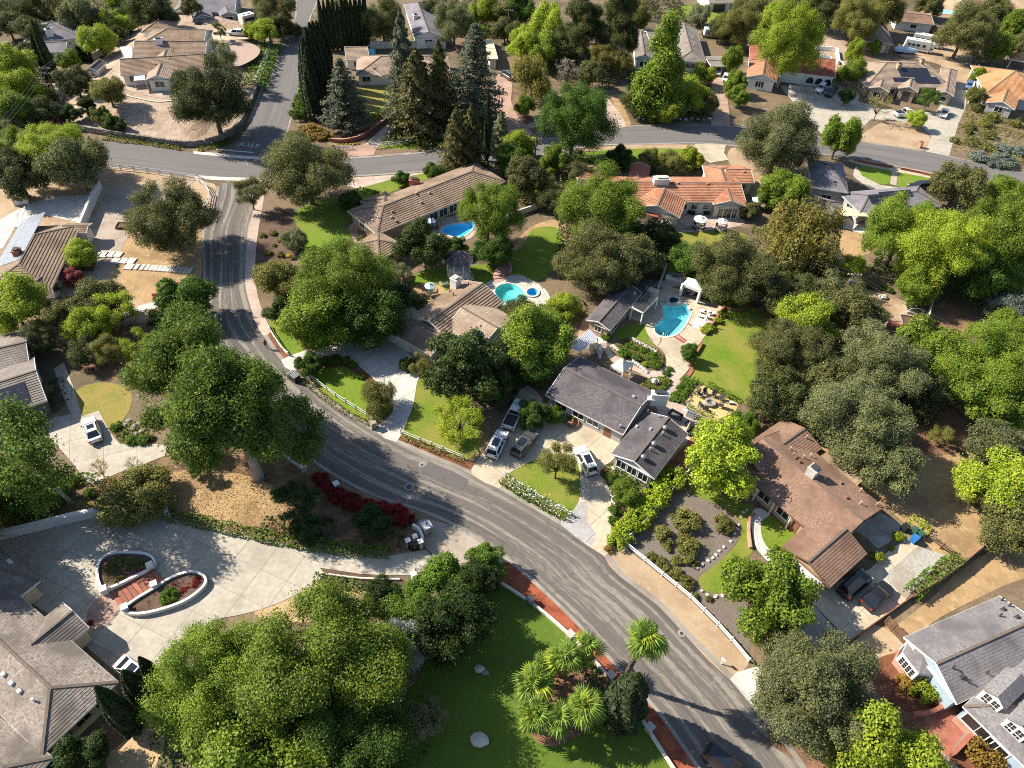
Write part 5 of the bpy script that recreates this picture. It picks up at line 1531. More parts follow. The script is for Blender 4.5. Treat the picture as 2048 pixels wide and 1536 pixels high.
for s_ in range(2):
 g = np.random.default_rng(600 + s_)
 P_, D_ = [],[]
 mb_ = MB().tube([(0,0,-.4),(0,0,6),(0,0,14)],[.42,.26,.04],8)
 h = 1.2
 while h < 13.6:
  R_ = 5.0 * (1 - h / 14.4) ** .85 * (.85 + .3 * g.random())
  nb = int(5 + 4 * (1 - h / 14))
  a0 = g.random() * 6.28
  for k in range(nb):
   a = a0 + 6.28 * k / nb + g.normal(0,.2)
   L_ = R_ * (.75 + .4 * g.random())
   n = int(24 + 62 * L_ / 5 * 1.5)
   t = g.random(n) ** .6
   w = .28 + .62 * t * (1 - t * .45) * L_ / 3
   off = g.normal(0,1, n) * w * .55
   z = h + .35 * t * L_ * .3 - .42 * (t * L_ / 2.6) ** 1.6 * .55 + g.normal(0,.10, n)
   x, y = t * L_ * math.cos(a) - off * math.sin(a), t * L_ * math.sin(a) + off * math.cos(a)
   P_.append(np.stack([x, y, z],1))
   D_.append(np.tile([math.cos(a) * .35, math.sin(a) * .35,.9],(n, 1)))
   mb_.tube([(0,0, h),(L_ * .85 * math.cos(a), L_ * .85 * math.sin(a), h + .1 * L_ - .42 * (L_ / 2.6) ** 1.6 * .5)],[.07,.015],4)
  h += .48 + .22 * g.random()
 P_, D_ = np.concatenate(P_), np.concatenate(D_)
 proto('cedar', leaf_mesh('crown', P_, D_, .42, g, .42,.45,.3), mb_.mesh('trunk', ['bark'], True),5.0,14.0,6.0)
for s_ in range(2):
 g = np.random.default_rng(700 + s_)
 n = 13000
 h = g.random(n) ** 1.25
 prof = (1 - h) ** .72 * (.9 + .35 * np.sin(h * 70 + g.random(n)))
 a = g.random(n) * 6.283
 lump = 1 + .30 * np.sin(a * 5 + h * 31) + .2 * np.sin(a * 3 - h * 47)
 r = 5.0 * prof * lump * (.55 + .5 * np.sqrt(g.random(n))) * .9
 P_ = np.stack([r * np.cos(a), r * np.sin(a),.5 + 17.4 * h - .18 * r],1)
 D_ = np.stack([np.cos(a) * .8, np.sin(a) * .8, np.full(n, .45)],1)
 proto('redwood', leaf_mesh('crown', P_, D_, .62, g, .5,.5,.5), MB().tube([(0,0,-.4),(0,0,8),(0,0,17.4)],[.5,.3,.04],8).mesh('trunk', ['bark'], True),5.0,18.0,7.0)
for s_ in range(2):
 g = np.random.default_rng(800 + s_)
 n = 7000
 h = g.random(n)
 prof = np.minimum(1,(h * 9 + .35)) * np.clip(1 - ((h - .3) / .72).clip(0) ** 2.2,.02,1)
 a = g.random(n) * 6.283
 r = prof * (1 + .14 * np.sin(a * 6 + h * 9)) * (.86 + .18 * g.random(n))
 P_ = np.stack([r * np.cos(a), r * np.sin(a),.15 + 11.8 * h],1)
 D_ = np.stack([np.cos(a), np.sin(a), np.full(n, .35)],1)
 proto('cypress', leaf_mesh('crown', P_, D_, .34, g, .55,.5,-1.2), MB().tube([(0,0,-.3),(0,0,9)],[.16,.03],6).mesh('trunk', ['bark'], True),1.0,12.0,6.0)
for s_ in range(4):
 g = np.random.default_rng(900 + s_)
 lb = [(0,0,.7,1.1,1.1,.9)] + [(1.0 * math.cos(a),1.0 * math.sin(a),.55 + .5 * g.random(),.62,.62,.55) for a in [6.28 * k / 6 + g.normal(0,.3) for k in range(6)]]
 P_, D_ = lobed(g, lb, 620,5,.09,.8,.1,-.6)
 P_[:, 2] = np.abs(P_[:, 2])
 proto('shrub', leaf_mesh('crown', P_, D_, .20, g, .75), MB().tube([(0,0,-.1),(.03,0,.5),(0,.05,1.0)],[.07,.05,.02],5).mesh('trunk', ['bark'], True),1.5,1.75,.85)
for s_ in range(2):
 g = np.random.default_rng(1000 + s_)
 lb = spread_lobes(g, 14,4.6,5.6,3.4,1.7,.9)
 P_, D_ = lobed(g, lb, 1500,1,.1,.7,.1,-.2)
 m = 9
 t = np.linspace(0,1, m)
 ln = 1.6 + 2.2 * g.random(len(P_))
 Q = (P_[:, None, :] + np.stack([np.outer(D_[:, 0], t) * .5, np.outer(D_[:, 1], t) * .5,-np.outer(ln, t)],2)).reshape(-1,3) + g.normal(0,.10,(len(P_) * m, 3))
 Q[:, 2] = np.maximum(Q[:, 2],.4)
 E = np.repeat(D_, m, axis=0)
 proto('weeping', leaf_mesh('crown', Q, E, .40, g, .38,.55,2.5), limbs(lb, 2.6,.32, g),5.0,9.2,4.9)
for s_ in range(2):
 g = np.random.default_rng(1100 + s_)
 lb = spread_lobes(g, 16,3.6,5.0,3.2,1.1,1.0)[1:]
 mb_me = limbs(lb, 1.9,.16, g, n_limb=15)
 P_, D_ = lobed(g, lb, 260,4,.25,.3,.4)
 proto('bare', leaf_mesh('crown', P_, D_, .30, g, .5), mb_me, 4.0,8.5,5.0)
for s_ in range(2):
 g = np.random.default_rng(1200 + s_)
 lb = []
 for k in range(30):
  h = k / 29
  a, rr = g.random() * 6.28,2.9 * (1 - .78 * h) * math.sqrt(g.random())
  s = 1.55 * (1.1 - .6 * h)
  lb.append((rr * math.cos(a), rr * math.sin(a),2.2 + 13.2 * h, s, s, s * 1.25))
 P_, D_ = lobed(g, lb, 4200,7,.28,.72,.15)
 proto('poplar', leaf_mesh('crown', P_, D_, .32, g, .7), MB().tube([(0,0,-.4),(0,0,7),(0,0,15)],[.34,.22,.04],8).mesh('trunk', ['bark'], True),4.4,17.0,8.0)
_pc = {}
_rn = random.Random(11)
def place(name, cat, kind, color, pos, R, Ht, label, group=None, bark=None, ry=None, squash=1.0, tilt=(0,0)):
 L = PROTO[kind]
 i = _pc.get(kind, 0); _pc[kind] = i + 1
 cr, tr, r0, h0, zc = L[i % len(L)]
 o = empty(name, pos, label, cat, group)
 o.rotation_euler = (tilt[0], tilt[1], _rn.uniform(0,6.28))
 o.scale = (R / r0, R / r0 * squash, Ht / h0)
 link('crown', cr, color, o)
 link('trunk', tr, bark or 'bark', o)
 return o
HK = {'oak': 1.55, 'ash': 2.1, 'round': 1.9, 'airy': 2.3, 'pine': 2.2, 'shrub': 1.15, 'weeping': 1.75, 'bare': 2.1, 'poplar': 3.4}
NM = {'oak': 'oak_tree', 'ash': 'ash_tree', 'round': 'round_tree', 'airy': 'slender_tree', 'pine': 'pine_tree', 'shrub': 'shrub', 'weeping': 'pepper_tree', 'bare': 'bare_tree', 'poplar': 'tall_tree', 'cedar': 'cedar_tree', 'redwood': 'redwood_tree', 'cypress': 'cypress_tree'}
def B(kind, color, u, v, r, label, hk=1.0, group=None, name=None, bark=None, tilt=(0,0)):
 """A plant seen with its crown centred at (u, v), r across half."""
 zc = 4.0
 z0 = 0.0
 cr, tr, r0, h0, zp = PROTO[kind][0]
 for _ in range(6):
  p = G(u, v, z0 + zc)
  R = r * depth(p) / FPX
  Ht = R * HK[kind] * hk
  if kind not in ('shrub',): Ht += .6
  zc = zp * Ht / h0
  z0 = Zg(p.x, p.y)
 if R > 5.4 and kind in ('oak', 'ash'): kind = 'big' + kind
 return place(name or NM[kind.replace('big', '')], 'shrub' if kind == 'shrub' else 'tree', kind, color, (p.x, p.y, z0), R, Ht, label, group, bark, tilt=tilt)
def C(kind, color, ub, vb, vt, r, label, group=None, name=None):
 """A tall plant standing at (ub, vb) with its tip at the height of the sight line vt."""
 p = GP(ub, vb)
 lo, hi = .5,45.0
 for _ in range(40):
  m = (lo + hi) / 2
  if proj(p + Vector((0,0, m)))[1] > vt: lo = m
  else: hi = m
 R = r * depth(p) / FPX
 return place(name or NM[kind], 'tree', kind, color, p, R, lo, label, group)
# --- the nearest trees
B('ash', 'green', 420,1360,118, 'wide leafy ash nearest the two columnar cypresses of the grey corner house', .85)
B('ash', 'green', 640,1320,165, 'huge bushy light-green ash below the strip of tan gravel', .8)
B('ash', 'green', 500,1500,120, 'ash crown at the bottom edge beneath the two biggest ashes', .8)
B('ash', 'green_deep', 700,1495,120, 'shaded deep-green ash leaning over the dark lawn at the bottom edge', .8)
B('airy', 'silver', 812,1290,55, 'small silvery-leaved tree beside the huge ash', .8)
B('weeping', 'olive', 848,1440,42, 'narrow drooping tree between the ashes and the sunny turf', 1.3)
B('round', 'hedge', 900,1165,62, 'rounded green tree hiding the gate wall of the lower driveway', .6)
B('round', 'hedge', 968,1125,42, 'bright rounded tree beside the square gate pillar at the road', .7)
B('ash', 'hedge', 825,1215,52, 'bright bushy tree at the tip of the tan gravel', .7)
B('oak', 'dark_green', 905,1240,75, 'dark broad tree casting shade on the turf above the silver tree', 1.1)
B('oak', 'dark_green', 955,1170,45, 'dark low tree at the top corner of the turf', 1.1)
B('pine', 'pine', 372,748,128, 'left crown of the pair of big pines beside the curving road', 1.1, bark='bark_pale')
B('pine', 'pine', 472,822,150, 'larger of the pair of big pines, overhanging the road', 1.1, bark='bark_pale')
B('airy', 'pine', 75,905,105, 'leaning eucalyptus with a pale bare trunk over the ribbed roof', 1.2, name='eucalyptus_tree', bark='bark_pale', tilt=(.1,.12))
B('airy', 'green_deep', 10,985,50, 'dark thin tree at the edge beneath the leaning eucalyptus', 1.5)
B('ash', 'hedge', 95,985,32, 'low leafy tree beside the pale eucalyptus trunk', .6)
B('oak', 'olive_shrub', 270,985,70, 'sprawling grey-green juniper mass above the curved white wall', .45, name='juniper')
B('bare', 'palm_dry', 198,935,24, 'spindly nearly leafless sapling over the concrete drive', 1.0)
B('bare', 'olive', 262,925,18, 'grey twiggy shrub beside the spindly sapling', .6)
B('airy', 'dark_green', 590,1000,48, 'dark open-branched tree on the leaf-littered bank', .7)
B('round', 'dark_green', 748,1042,36, 'dense dark bush between the red shrubs and the gate sign', .6)
B('round', 'dark_green', 612,1060,32, 'dark bush just above the lower driveway hedge', .6)
B('pine', 'pine', 395,940,22, 'small fluffy pine sapling at the foot of the big pines', .8)
B('oak', 'oak_grey', 1638,1385,135, 'large grey-green oak in front of the dormer house', .8)
B('round', 'bright', 1776,1510,100, 'vivid green tree at the bottom edge beside the red brick walk', .8)
B('round', 'green', 1540,1185,92, 'dense round glossy tree in front of the brown house garage', .85)
B('oak', 'olive_shrub', 1545,1255,45, 'olive shrubby tree beneath the dense round glossy tree', .8)
B('round', 'bright', 1438,911,78, 'big yellow-green broad-leaved tree between the grey house and the brown house', .9)
B('airy', 'olive_shrub', 1115,925,44, 'wispy willow-like tree on the lawn inside the white SUV drive', .8)
B('round', 'green_deep', 1066,828,32, 'dense dark round tree next to the white pickup', .8)
B('round', 'hedge', 1110,830,18, 'leafy bush under the eaves by the stone fountain', .8)
B('ash', 'green', 1078,675,66, 'full green tree between the two pools, above the grey roof', .9)
B('oak', 'oak', 1045,625,38, 'olive oak beside the kidney-shaped pool', .9)
B('ash', 'yellow', 1128,610,30, 'small yellow-green tree near the end of the pool house', .7)
B('round', 'magnolia', 925,735,80, 'big dark magnolia in front of the brown tiled house', .95)
B('round', 'magnolia', 985,770,40, 'dark tree crowding the grey house wall by the pickup', .9)
B('airy', 'olive_shrub', 845,730,26, 'thin olive tree beside the dark magnolia', 1.0)
B('airy', 'yellow', 920,838,52, 'yellow-leaved open tree on the front lawn by the road', .8)
B('weeping', 'olive_shrub', 752,800,40, 'round drooping bush at the end of the looped drive', .75)
B('shrub', 'dark_green', 815,728,16, 'clipped dark cone shrub in front of the garage', 1.6)
B('round', 'green_deep', 618,728,28, 'dark glossy bush at the mouth of the looped driveway', .7)
# --- middle distance, left of the road
B('oak', 'oak', 337,430,86, 'big grey-brown oak on the golden dirt beside the old road', 1.0)
B('oak', 'oak', 612,335,90, 'spreading dark oak at the corner of the road junction', .95)
B('airy', 'oak', 500,385,34, 'small thin oak at the road edge below the junction', .8)
B('round', 'green_deep', 368,598,52, 'dark round tree throwing a round shadow on the old road', .85)
B('airy', 'red', 318,592,14, 'small maroon-leaved tree against the dark round tree', 1.0)
B('ash', 'bright', 355,655,28, 'bright green sapling between the dark round tree and the pines', .8)
B('ash', 'bright', 25,610,60, 'bright yellow-green tree at the edge over the rib-tiled roof', .85)
B('oak', 'oak', 190,605,52, 'olive oak by the pale path of the left tiled house', .9)
B('airy', 'olive_shrub', 110,635,38, 'thin olive tree next to the bright edge tree', .8)
B('airy', 'yellow', 232,620,42, 'yellow-green slender tree above the pale path', .85)
B('ash', 'bright', 172,650,38, 'tall bright sapling with a drooping tip below the path', .9)
B('airy', 'bright', 272,690,36, 'light green slender tree nearest the big pine', .8)
B('airy', 'oak_dark', 72,680,34, 'dark thin tree beside the solar-panelled grey house', .8)
B('oak', 'oak_dark', 175,700,34, 'dark low oak on the shaded ground below the slender trees', .8)
B('ash', 'bright', 160,508,31, 'small bright green tree at the corner of the rib-tiled house', .75)
B('round', 'pinkred', 143,552,22, 'pinkish red bush at the end of the rib-tiled roof', .6)
B('round', 'olive_shrub', 105,575,14, 'olive bush beside the pinkish red bush', .7)
B('ash', 'bright', 100,300,66, 'bright light-green tree next to the upper road', .8)
B('oak', 'oak_grey', 148,325,58, 'grey-green oak in front of the bright tree by the upper road', 1.1)
B('oak', 'oak_dark', 32,345,50, 'dark oak at the edge above the white kiosk', 1.1)
B('ash', 'green', 20,285,32, 'green tree at the edge behind the dark oak', .8)
# --- the corner lot with the looped hedge
B('ash', 'green', 690,555,95, 'large bright sycamore in front of the long tiled house', .85)
B('ash', 'green', 640,630,70, 'leafy sycamore in the middle of the clump by the curving road', .85)
B('ash', 'green_deep', 735,635,65, 'deep-green sycamore nearest the brown tiled garage', .85)
B('oak', 'olive_shrub', 555,560,48, 'bushy grey-green tree at the road bend', .8)
B('round', 'dark_green', 565,625,34, 'dark shrub-like tree under the sycamores at the road', .8)
B('airy', 'yellow', 640,545,40, 'yellowing slender tree among the sycamores', .8)
B('oak', 'olive', 590,478,24, 'small grey olive tree on the dark mulch', .9, name='olive_tree')
B('round', 'magnolia', 850,495,50, 'dark glossy tree with pale tips beside the white gazebo', .95)
B('round', 'green_deep', 912,492,22, 'clipped dark bush behind the gazebo', .7)
B('airy', 'olive', 797,545,26, 'loose grey-green tree between the two tiled houses', .8)
B('oak', 'dark_green', 790,590,30, 'dark hedge-like tree along the brown tiled house fence', .9)
B('ash', 'green', 978,425,66, 'tall drooping bright tree over the small blue pool', 1.0)
B('ash', 'green_deep', 985,500,38, 'lower green tree by the dry lawn steps', .8)
B('round', 'green_deep', 868,345,22, 'dark shrub at the edge of the upper lawn', .7)
B('round', 'green_deep', 803,357,18, 'round green bush by the brick chimney', .7)
B('oak', 'green_deep', 700,400,24, 'dark bush at the left end of the long tiled house', .7)
# --- middle
B('ash', 'green', 1200,410,84, 'big light-green tree in front of the villa', .85)
B('oak', 'oak', 1195,510,88, 'wide olive-brown oak above the kidney-shaped pool', .85)
B('oak', 'oak', 1268,515,52, 'oak overhanging the pool house pergola', .95)
B('oak', 'dark_green', 1315,475,42, 'dark tree at the edge of the villa lawn', .9)
B('oak', 'green_deep', 1380,520,42, 'green tree just behind the white cabana', .9)
B('oak', 'oak', 1462,535,80, 'broad oak behind the sunny back lawn', .95)
B('weeping', 'pepper', 1600,470,80, 'golden brown pepper tree below the slate hip house', 1.0)
B('ash', 'green', 1808,460,76, 'light green tree beside the shade sail house', .95)
B('ash', 'bright', 1888,495,84, 'pale yellow-green sycamore in the middle of the tall trees', 1.0)
B('ash', 'green', 2005,470,88, 'tall sycamore at the picture edge with pale branches', 1.0, bark='bark_pale')
B('ash', 'green_deep', 1960,545,60, 'shaded sycamore crown under the tall edge sycamore', .9)
B('ash', 'green', 1565,378,44, 'bright bushy tree next to the slate hip house', .8)
B('ash', 'yellow', 1700,535,28, 'small yellow-green fruit tree by the transformer pole', .8)
B('oak', 'bluegrey', 2022,615,40, 'blue-grey tree at the edge by the reddish ground', .9)
B('ash', 'bright', 1612,640,58, 'vivid green tree among the oaks beyond the back lawn', .9)
B('oak', 'oak', 1705,625,58, 'grey oak beside the raised garden beds', 1.0)
B('oak', 'oak_grey', 1668,580,45, 'pale olive oak next to the bare garden plot', .9)
B('oak', 'oak', 1562,590,46, 'oak between the pepper tree and the vivid green tree', .9)
B('oak', 'oak_dark', 1540,545,42, 'dark oak at the end of the villa lawn', .9)
B('oak', 'oak', 1590,700,82, 'heavy oak shading the right side of the back lawn', .95)
B('oak', 'oak_grey', 1768,725,92, 'broad grey oak below the maroon shed', .95)
B('round', 'green', 1855,690,60, 'dense green tree next to the maroon shed', .85)
B('ash', 'green', 1985,725,95, 'large mid-green tree on the right below the bare ground', .8)
B('ash', 'green', 2030,655,40, 'green tree with grey bare twigs at the edge', .8)
B('round', 'green', 1985,800,78, 'dense low green tree above the shady red ground', .7)
B('oak', 'oak_grey', 1715,835,105, 'biggest grey oak, directly behind the brown house', .95)
B('oak', 'oak_grey', 1778,930,62, 'lower lobe of grey oak behind the stone chimney', 1.0)
B('oak', 'oak_dark', 1558,785,58, 'dark oak between the fire pit court and the brown roof', .95)
B('oak', 'oak_grey', 2000,895,62, 'grey oak at the edge across the shady dirt', .95)
B('ash', 'bright', 1998,965,74, 'bright spring-green tree at the edge across the golden yard', .85)
B('oak', 'oak', 2022,1040,66, 'olive oak above the dry grass and the split-rail fence', .95)
B('airy', 'olive_shrub', 1885,870,26, 'small twiggy bush standing alone in the shady dirt', .6)
B('round', 'magnolia', 1640,860,22, 'dark bush at the back corner of the brown roof', .8)
B('round', 'hedge', 1490,845,30, 'bright bush at the corner of the fire pit court', .6)
# --- around the villa front and the upper road
B('ash', 'green_deep', 1150,240,76, 'massive dark green tree beside the upper road', 1.0)
B('weeping', 'pepper', 1065,160,46, 'olive pepper tree over the curved paver drive', 1.05)
B('bare', 'twig', 1136,140,30, 'bare grey tree in front of the dark pine', 1.0)
B('ash', 'bright', 1094,45,34, 'sunlit lime-green tree at the top edge', 1.1)
B('ash', 'bright', 1045,85,34, 'lime-green tree lower than the sunlit one near the drive', .9)
B('ash', 'green_deep', 1040,15,30, 'dark tree at the top edge left of the lime-green pair', .9)
B('pine', 'oak_dark', 1160,45,50, 'large dark pine at the top edge with an open crown', 1.2)
B('pine', 'oak_dark', 1238,40,44, 'tall dark pine with a long bare trunk', 1.7)
B('airy', 'pepper', 1205,118,30, 'thin ivy-clad tree beside the tall pine trunk', .9)
B('airy', 'olive_shrub', 1248,125,22, 'ivy-covered slim trunk next to the taupe house', 1.1)
C('poplar', 'green', 1304,235,14,58, 'very tall leafy tree standing in front of the taupe house', name='sweetgum_tree')
B('ash', 'yellow', 1368,185,44, 'yellow-green bush tree beside the shaded road', .7)
B('round', 'yellow', 1408,150,24, 'small yellow-green tree at the corner of the taupe house', .8)
B('oak', 'green_deep', 1335,205,40, 'dark undergrowth tree at the foot of the very tall tree', .8)
B('oak', 'olive', 1402,28,22, 'grey olive tree on the small top lawn', 1.0)
B('ash', 'olive_shrub', 1476,45,40, 'leafy tree behind the carport', 1.0)
B('ash', 'green', 1465,118,20, 'upper tree of the green screen along the brick drive', 1.2)
B('round', 'green', 1472,165,22, 'middle tree of the green screen along the brick drive', 1.0)
B('round', 'green', 1478,195,22, 'lowest tree of the green screen along the brick drive', .9)
B('ash', 'bright', 1582,82,66, 'tall bright eucalyptus with a pale trunk by the mission house', 1.15, name='eucalyptus_tree', bark='bark_pale')
B('ash', 'bright', 1548,45,30, 'upper limb tree just beside the tall bright eucalyptus', 1.0)
B('oak', 'oak_dark', 1665,15,45, 'dark tree mass at the top edge above the dirt lot', 1.0)
B('ash', 'olive_shrub', 1716,35,45, 'olive leafy tree above the detached garage', 1.0)
B('ash', 'olive_shrub', 1772,20,34, 'tree left of the maroon building at the top edge', 1.1)
B('ash', 'bright', 1708,102,16, 'upper bright tree of the screen beside the dirt lot', 1.6)
B('ash', 'green', 1703,142,26, 'broad lower tree of the screen beside the dirt lot', .9)
B('round', 'green', 1750,93,13, 'small green tree in front of the detached garage', 1.0)
B('oak', 'oak', 1935,55,58, 'large oak right of the motorhomes', 1.1)
B('round', 'green', 2030,55,32, 'round green tree at the top right edge', 1.0)
B('ash', 'oak', 1985,20,30, 'dull oak-green tree at the top edge beyond the large oak', .9)
B('airy', 'olive', 1960,107,17, 'light shrub tree by the bent wire fence', .9)
B('round', 'green', 1957,152,16, 'upper green tree along the side drive', 1.0)
B('ash', 'olive_shrub', 1953,190,18, 'lower olive tree along the side drive', .9)
B('oak', 'dark_green', 1693,192,15, 'dark small tree by the black pickup', 1.2)
B('bare', 'olive_shrub', 1762,205,28, 'nearly leafless pollarded tree on the shaded front yard', 1.0)
B('airy', 'green_deep', 1858,197,22, 'small dark tree in front of the right gable of the solar roof house', .8)
B('ash', 'bright', 1832,236,19, 'lime-green sapling beside the white utility van', .8)
B('oak', 'oak_grey', 1562,275,78, 'large grey oak overhanging the bend of the upper road', 1.1)
B('round', 'green', 1680,275,36, 'upright deep green tree at the edge of the upper road', 1.2)
B('oak', 'oak', 1922,368,50, 'oak at the lower edge of the upper road by the black car', 1.0)
B('ash', 'green', 2000,385,40, 'leafy green tree left of the road at the picture edge', .8)
B('round', 'dark_green', 1240,312,24, 'dark shrub tree on the villa front lawn', .9)
B('round', 'olive_shrub', 1300,322,22, 'small olive tree behind the villa ridge', .9)
B('ash', 'olive_shrub', 1338,325,28, 'larger olive-green tree behind the villa ridge', .8)
B('round', 'yellow', 1382,318,26, 'white-flowering yellow-green tree by the villa drive', .8)
B('ash', 'bright', 1040,288,32, 'bright tree beside the utility pole and the upper road', .9)
B('oak', 'oak', 1050,355,42, 'brown-green oak at the right end of the long tiled roof', 1.1)
B('oak', 'olive_shrub', 1085,375,32, 'olive tree beside the pole above the dry lawn', .9)
B('oak', 'oak_dark', 1100,400,28, 'dark oak at the low wall by the dry lawn', .9)
B('round', 'green', 1540,395,26, 'green tree against the left wall of the slate hip house', 1.0)
B('oak', 'oak', 1500,420,20, 'oak bush beside the striped umbrella', .9)
# --- top left
B('oak', 'oak_dark', 420,182,80, 'large dark oak leaning over the stony raised lot', 1.15)
B('airy', 'olive', 445,110,28, 'thin eucalyptus beside the gravel circle', 1.3)
B('airy', 'oak', 438,60,14, 'small dry tree by the parked white hatchback', 1.0)
B('round', 'yellow', 503,62,18, 'yellow-green bush at the end of the top driveway', .8)
B('oak', 'oak', 548,12,42, 'oak at the top edge by the side street', 1.1)
B('oak', 'yellow', 525,62,30, 'low yellow-green tree at the bend of the side street', .8)
B('ash', 'oak', 560,50,22, 'olive tree overhanging the side street', 1.0)
B('oak', 'oak_dark', 150,162,32, 'dark oak in front of the white playhouse', 1.0)
B('round', 'green', 137,122,22, 'bright bush tree below the pair of small cypresses', .9)
B('oak', 'olive_shrub', 216,182,32, 'olive tree on the stony raised lot by the patio', 1.0)
B('ash', 'bright', 196,78,32, 'bright green tree next to the lavender house', .9)
B('ash', 'bright', 222,42,24, 'lime tree behind the bright green tree', .9)
B('oak', 'oak_dark', 230,68,18, 'dark tree against the curved garden wall', 1.0)
B('oak', 'oak_grey', 165,30,40, 'pale oak above the lavender house', 1.0)
B('oak', 'oak', 110,12,40, 'oak thicket at the top edge left of the pale oak', .9)
B('oak', 'oak_dark', 45,15,45, 'dark thicket at the top left corner', .9)
B('oak', 'oak_dark', 15,50,32, 'dark shrub tree at the left edge below the corner thicket', .9)
B('ash', 'green', 245,12,28, 'bright tree at the top edge beside the slate house', .9)
B('oak', 'oak_dark', 300,18,40, 'dark tree mass left of the slate house roof', 1.0)
B('oak', 'oak_dark', 340,40,22, 'dark tree between the slate house and the brown hill house', .9)
B('ash', 'bright', 255,45,16, 'bright shrub tree against the hill house gable', .9)
B('ash', 'bright', 20,130,44, 'bright green tree at the left edge near the tall cypresses', .9)
B('ash', 'bright', 42,175,40, 'bright green tree in the middle of the left edge clump', .9)
B('ash', 'green', 12,215,42, 'green tree at the left edge under the wires', .9)
B('oak', 'oak_grey', 15,255,30, 'grey bush at the left edge below the wires', .9)
B('oak', 'oak_dark', 78,225,34, 'dark thicket below the utility pole with the wires', .9)
B('oak', 'oak_dark', 60,100,22, 'dark bush behind the utility pole', .9)
B('round', 'dark_green', 140,228,20, 'dark bush inside the stone wall corner', .8)
B('pine', 'dark_green', 172,213,20, 'dark young conifer on the stony lot', 1.0)
B('round', 'olive_shrub', 200,230,18, 'yellowish bush beside the dark young conifer', .8)
B('round', 'hedge', 222,243,17, 'light green bush nearest the stone wall and upper road', .8)
B('round', 'dark_green', 243,257,14, 'low dark bush at the stone wall by the upper road', .7)
B('round', 'pinkred', 113,247,14, 'red-leaved bush just outside the stone wall', .9)
B('oak', 'oak', 85,195,24, 'thin brownish tree beside the pole at the end of the path', .9)
B('oak', 'oak', 765,38,46, 'spreading oak at the top edge right of the cypress row', 1.1)
B('oak', 'oak_grey', 908,40,42, 'grey oak right of the dusky roof at the top edge', 1.2)
B('ash', 'bright', 965,20,28, 'bright tree at the top edge by the beige umbrella', 1.0)
B('ash', 'olive_shrub', 1005,30,24, 'tree by the pole at the top edge', 1.0)
C('cedar', 'cedar', 695,255,116,60, 'grey-green deodar cedar next to the dense cypress block')
C('cedar', 'cedar', 948,245,45,72, 'tallest deodar cedar, in front of the flat yellow roof')
C('redwood', 'cedar', 812,248,15,36, 'slim tall conifer rising past the tan porch roof')
C('redwood', 'redwood', 838,272,95,54, 'brownish redwood beside the steep front drive')
C('redwood', 'redwood', 880,250,78,36, 'thin redwood between the brownish one and the deodar')
C('redwood', 'redwood', 912,345,215,34, 'first of the two front redwoods at the upper road')
C('redwood', 'redwood', 942,338,208,33, 'second of the two front redwoods, closer to the slim cypress')
C('cypress', 'cypress', 973,322,178,6, 'very slim solitary cypress by the front redwoods')
C('redwood', 'olive', 1000,300,222,24, 'grey-green juniper beside the slim solitary cypress')
# cypresses
for (ub, vb, ut) in ((633,242,95),(628,228,75),(622,215,80),(634,212,55),(640,198,45),(645,185,42),(650,171,42),(655,157,40)):
 _n = globals().get('_n', -1) + 1; C('cypress', 'cypress', ub, vb, ut, 13, 'dark cypress of the dense block, ' + ORD[_n] + ' from the road junction', 'dense block of cypresses')
for k in range(11):
 C('cypress', 'cypress', 650 + k * 8.6,102 - k * .6,[-12,-4,-22,-14,2,-20,-28,-10,-25,-16,-30][k],5.2, 'tall narrow cypress of the row, ' + ORD[k] + ' from the side street', 'row of narrow cypresses')
C('cypress', 'cypress', 112,163,40,8.5, 'tallest of the three cypresses by the lavender house')
C('cypress', 'cypress', 97,160,68,7, 'second tallest of the three cypresses by the lavender house')
C('cypress', 'cypress', 104,150,92,5, 'shortest of the three cypresses by the lavender house')
C('cypress', 'cypress', 163,122,90,8, 'left one of the two stubby cypresses beside the bright tree')
C('cypress', 'cypress', 178,122,86,8, 'right one of the two stubby cypresses beside the bright tree')
C('cypress', 'cypress', 272,1460,1374,20, 'columnar cypress standing against the cream wall of the corner house')
C('cypress', 'cypress', 300,1408,1342,20, 'columnar cypress between the white sedan and the cream wall')
C('cypress', 'cypress', 322,1372,1314,13, 'smallest columnar cypress peeping out of the ash by the white sedan')
C('cypress', 'cypress', 1238,1440,1352,36, 'stout dark conifer at the end of the palm bed', name='conifer')
B('round', 'dark_green', 165,1510,50, 'dark clipped cypress mound at the bottom edge of the corner house', .8)
B('round', 'green_deep', 60,1540,40, 'dark bush on the bottom edge over the corner roof', .7)
# --- shrubs: one line each, groups where nothing tells them apart
def shrubs(color, pts, label, group, hk=1.0, name='shrub', kind='shrub', order=None):
 for k, (u, v, r) in enumerate(pts): B(kind, color, u, v, r, label + (', %s from %s' % (ORD[k], order) if order else ''), hk, group, name)
shrubs('olive_shrub', [(1374,1040,25),(1360,1034,18),(1329,1070,20),(1376,1092,22),(1368,1070,12),(1335,1095,10),(1304,1113,11),(1324,1124,12),(1354,1120,11),(1381,1120,15),(1334,1140,11),(1352,1146,13),(1375,1165,14),(1390,1192,9),(1418,1198,7)], 'rounded olive shrub in the wood chips beside the white rail fence', 'shrubs in the wood chip bed')
B('shrub', 'olive_shrub', 1448,1048,20, 'lone dome-shaped shrub near the curved lawn strip', 1.0)
shrubs('bright', [(1345,955,26),(1326,975,25),(1308,995,24),(1292,1016,24),(1273,1038,24),(1254,1058,24),(1236,1078,22)], 'vivid green hedge bush along the white boundary fence', 'vivid hedge bushes', 1.1, 'hedge_bush', order='the garage wing')
B('ash', 'green', 1248,985,28, 'leafy small tree beside the two white lawn chairs', .7)
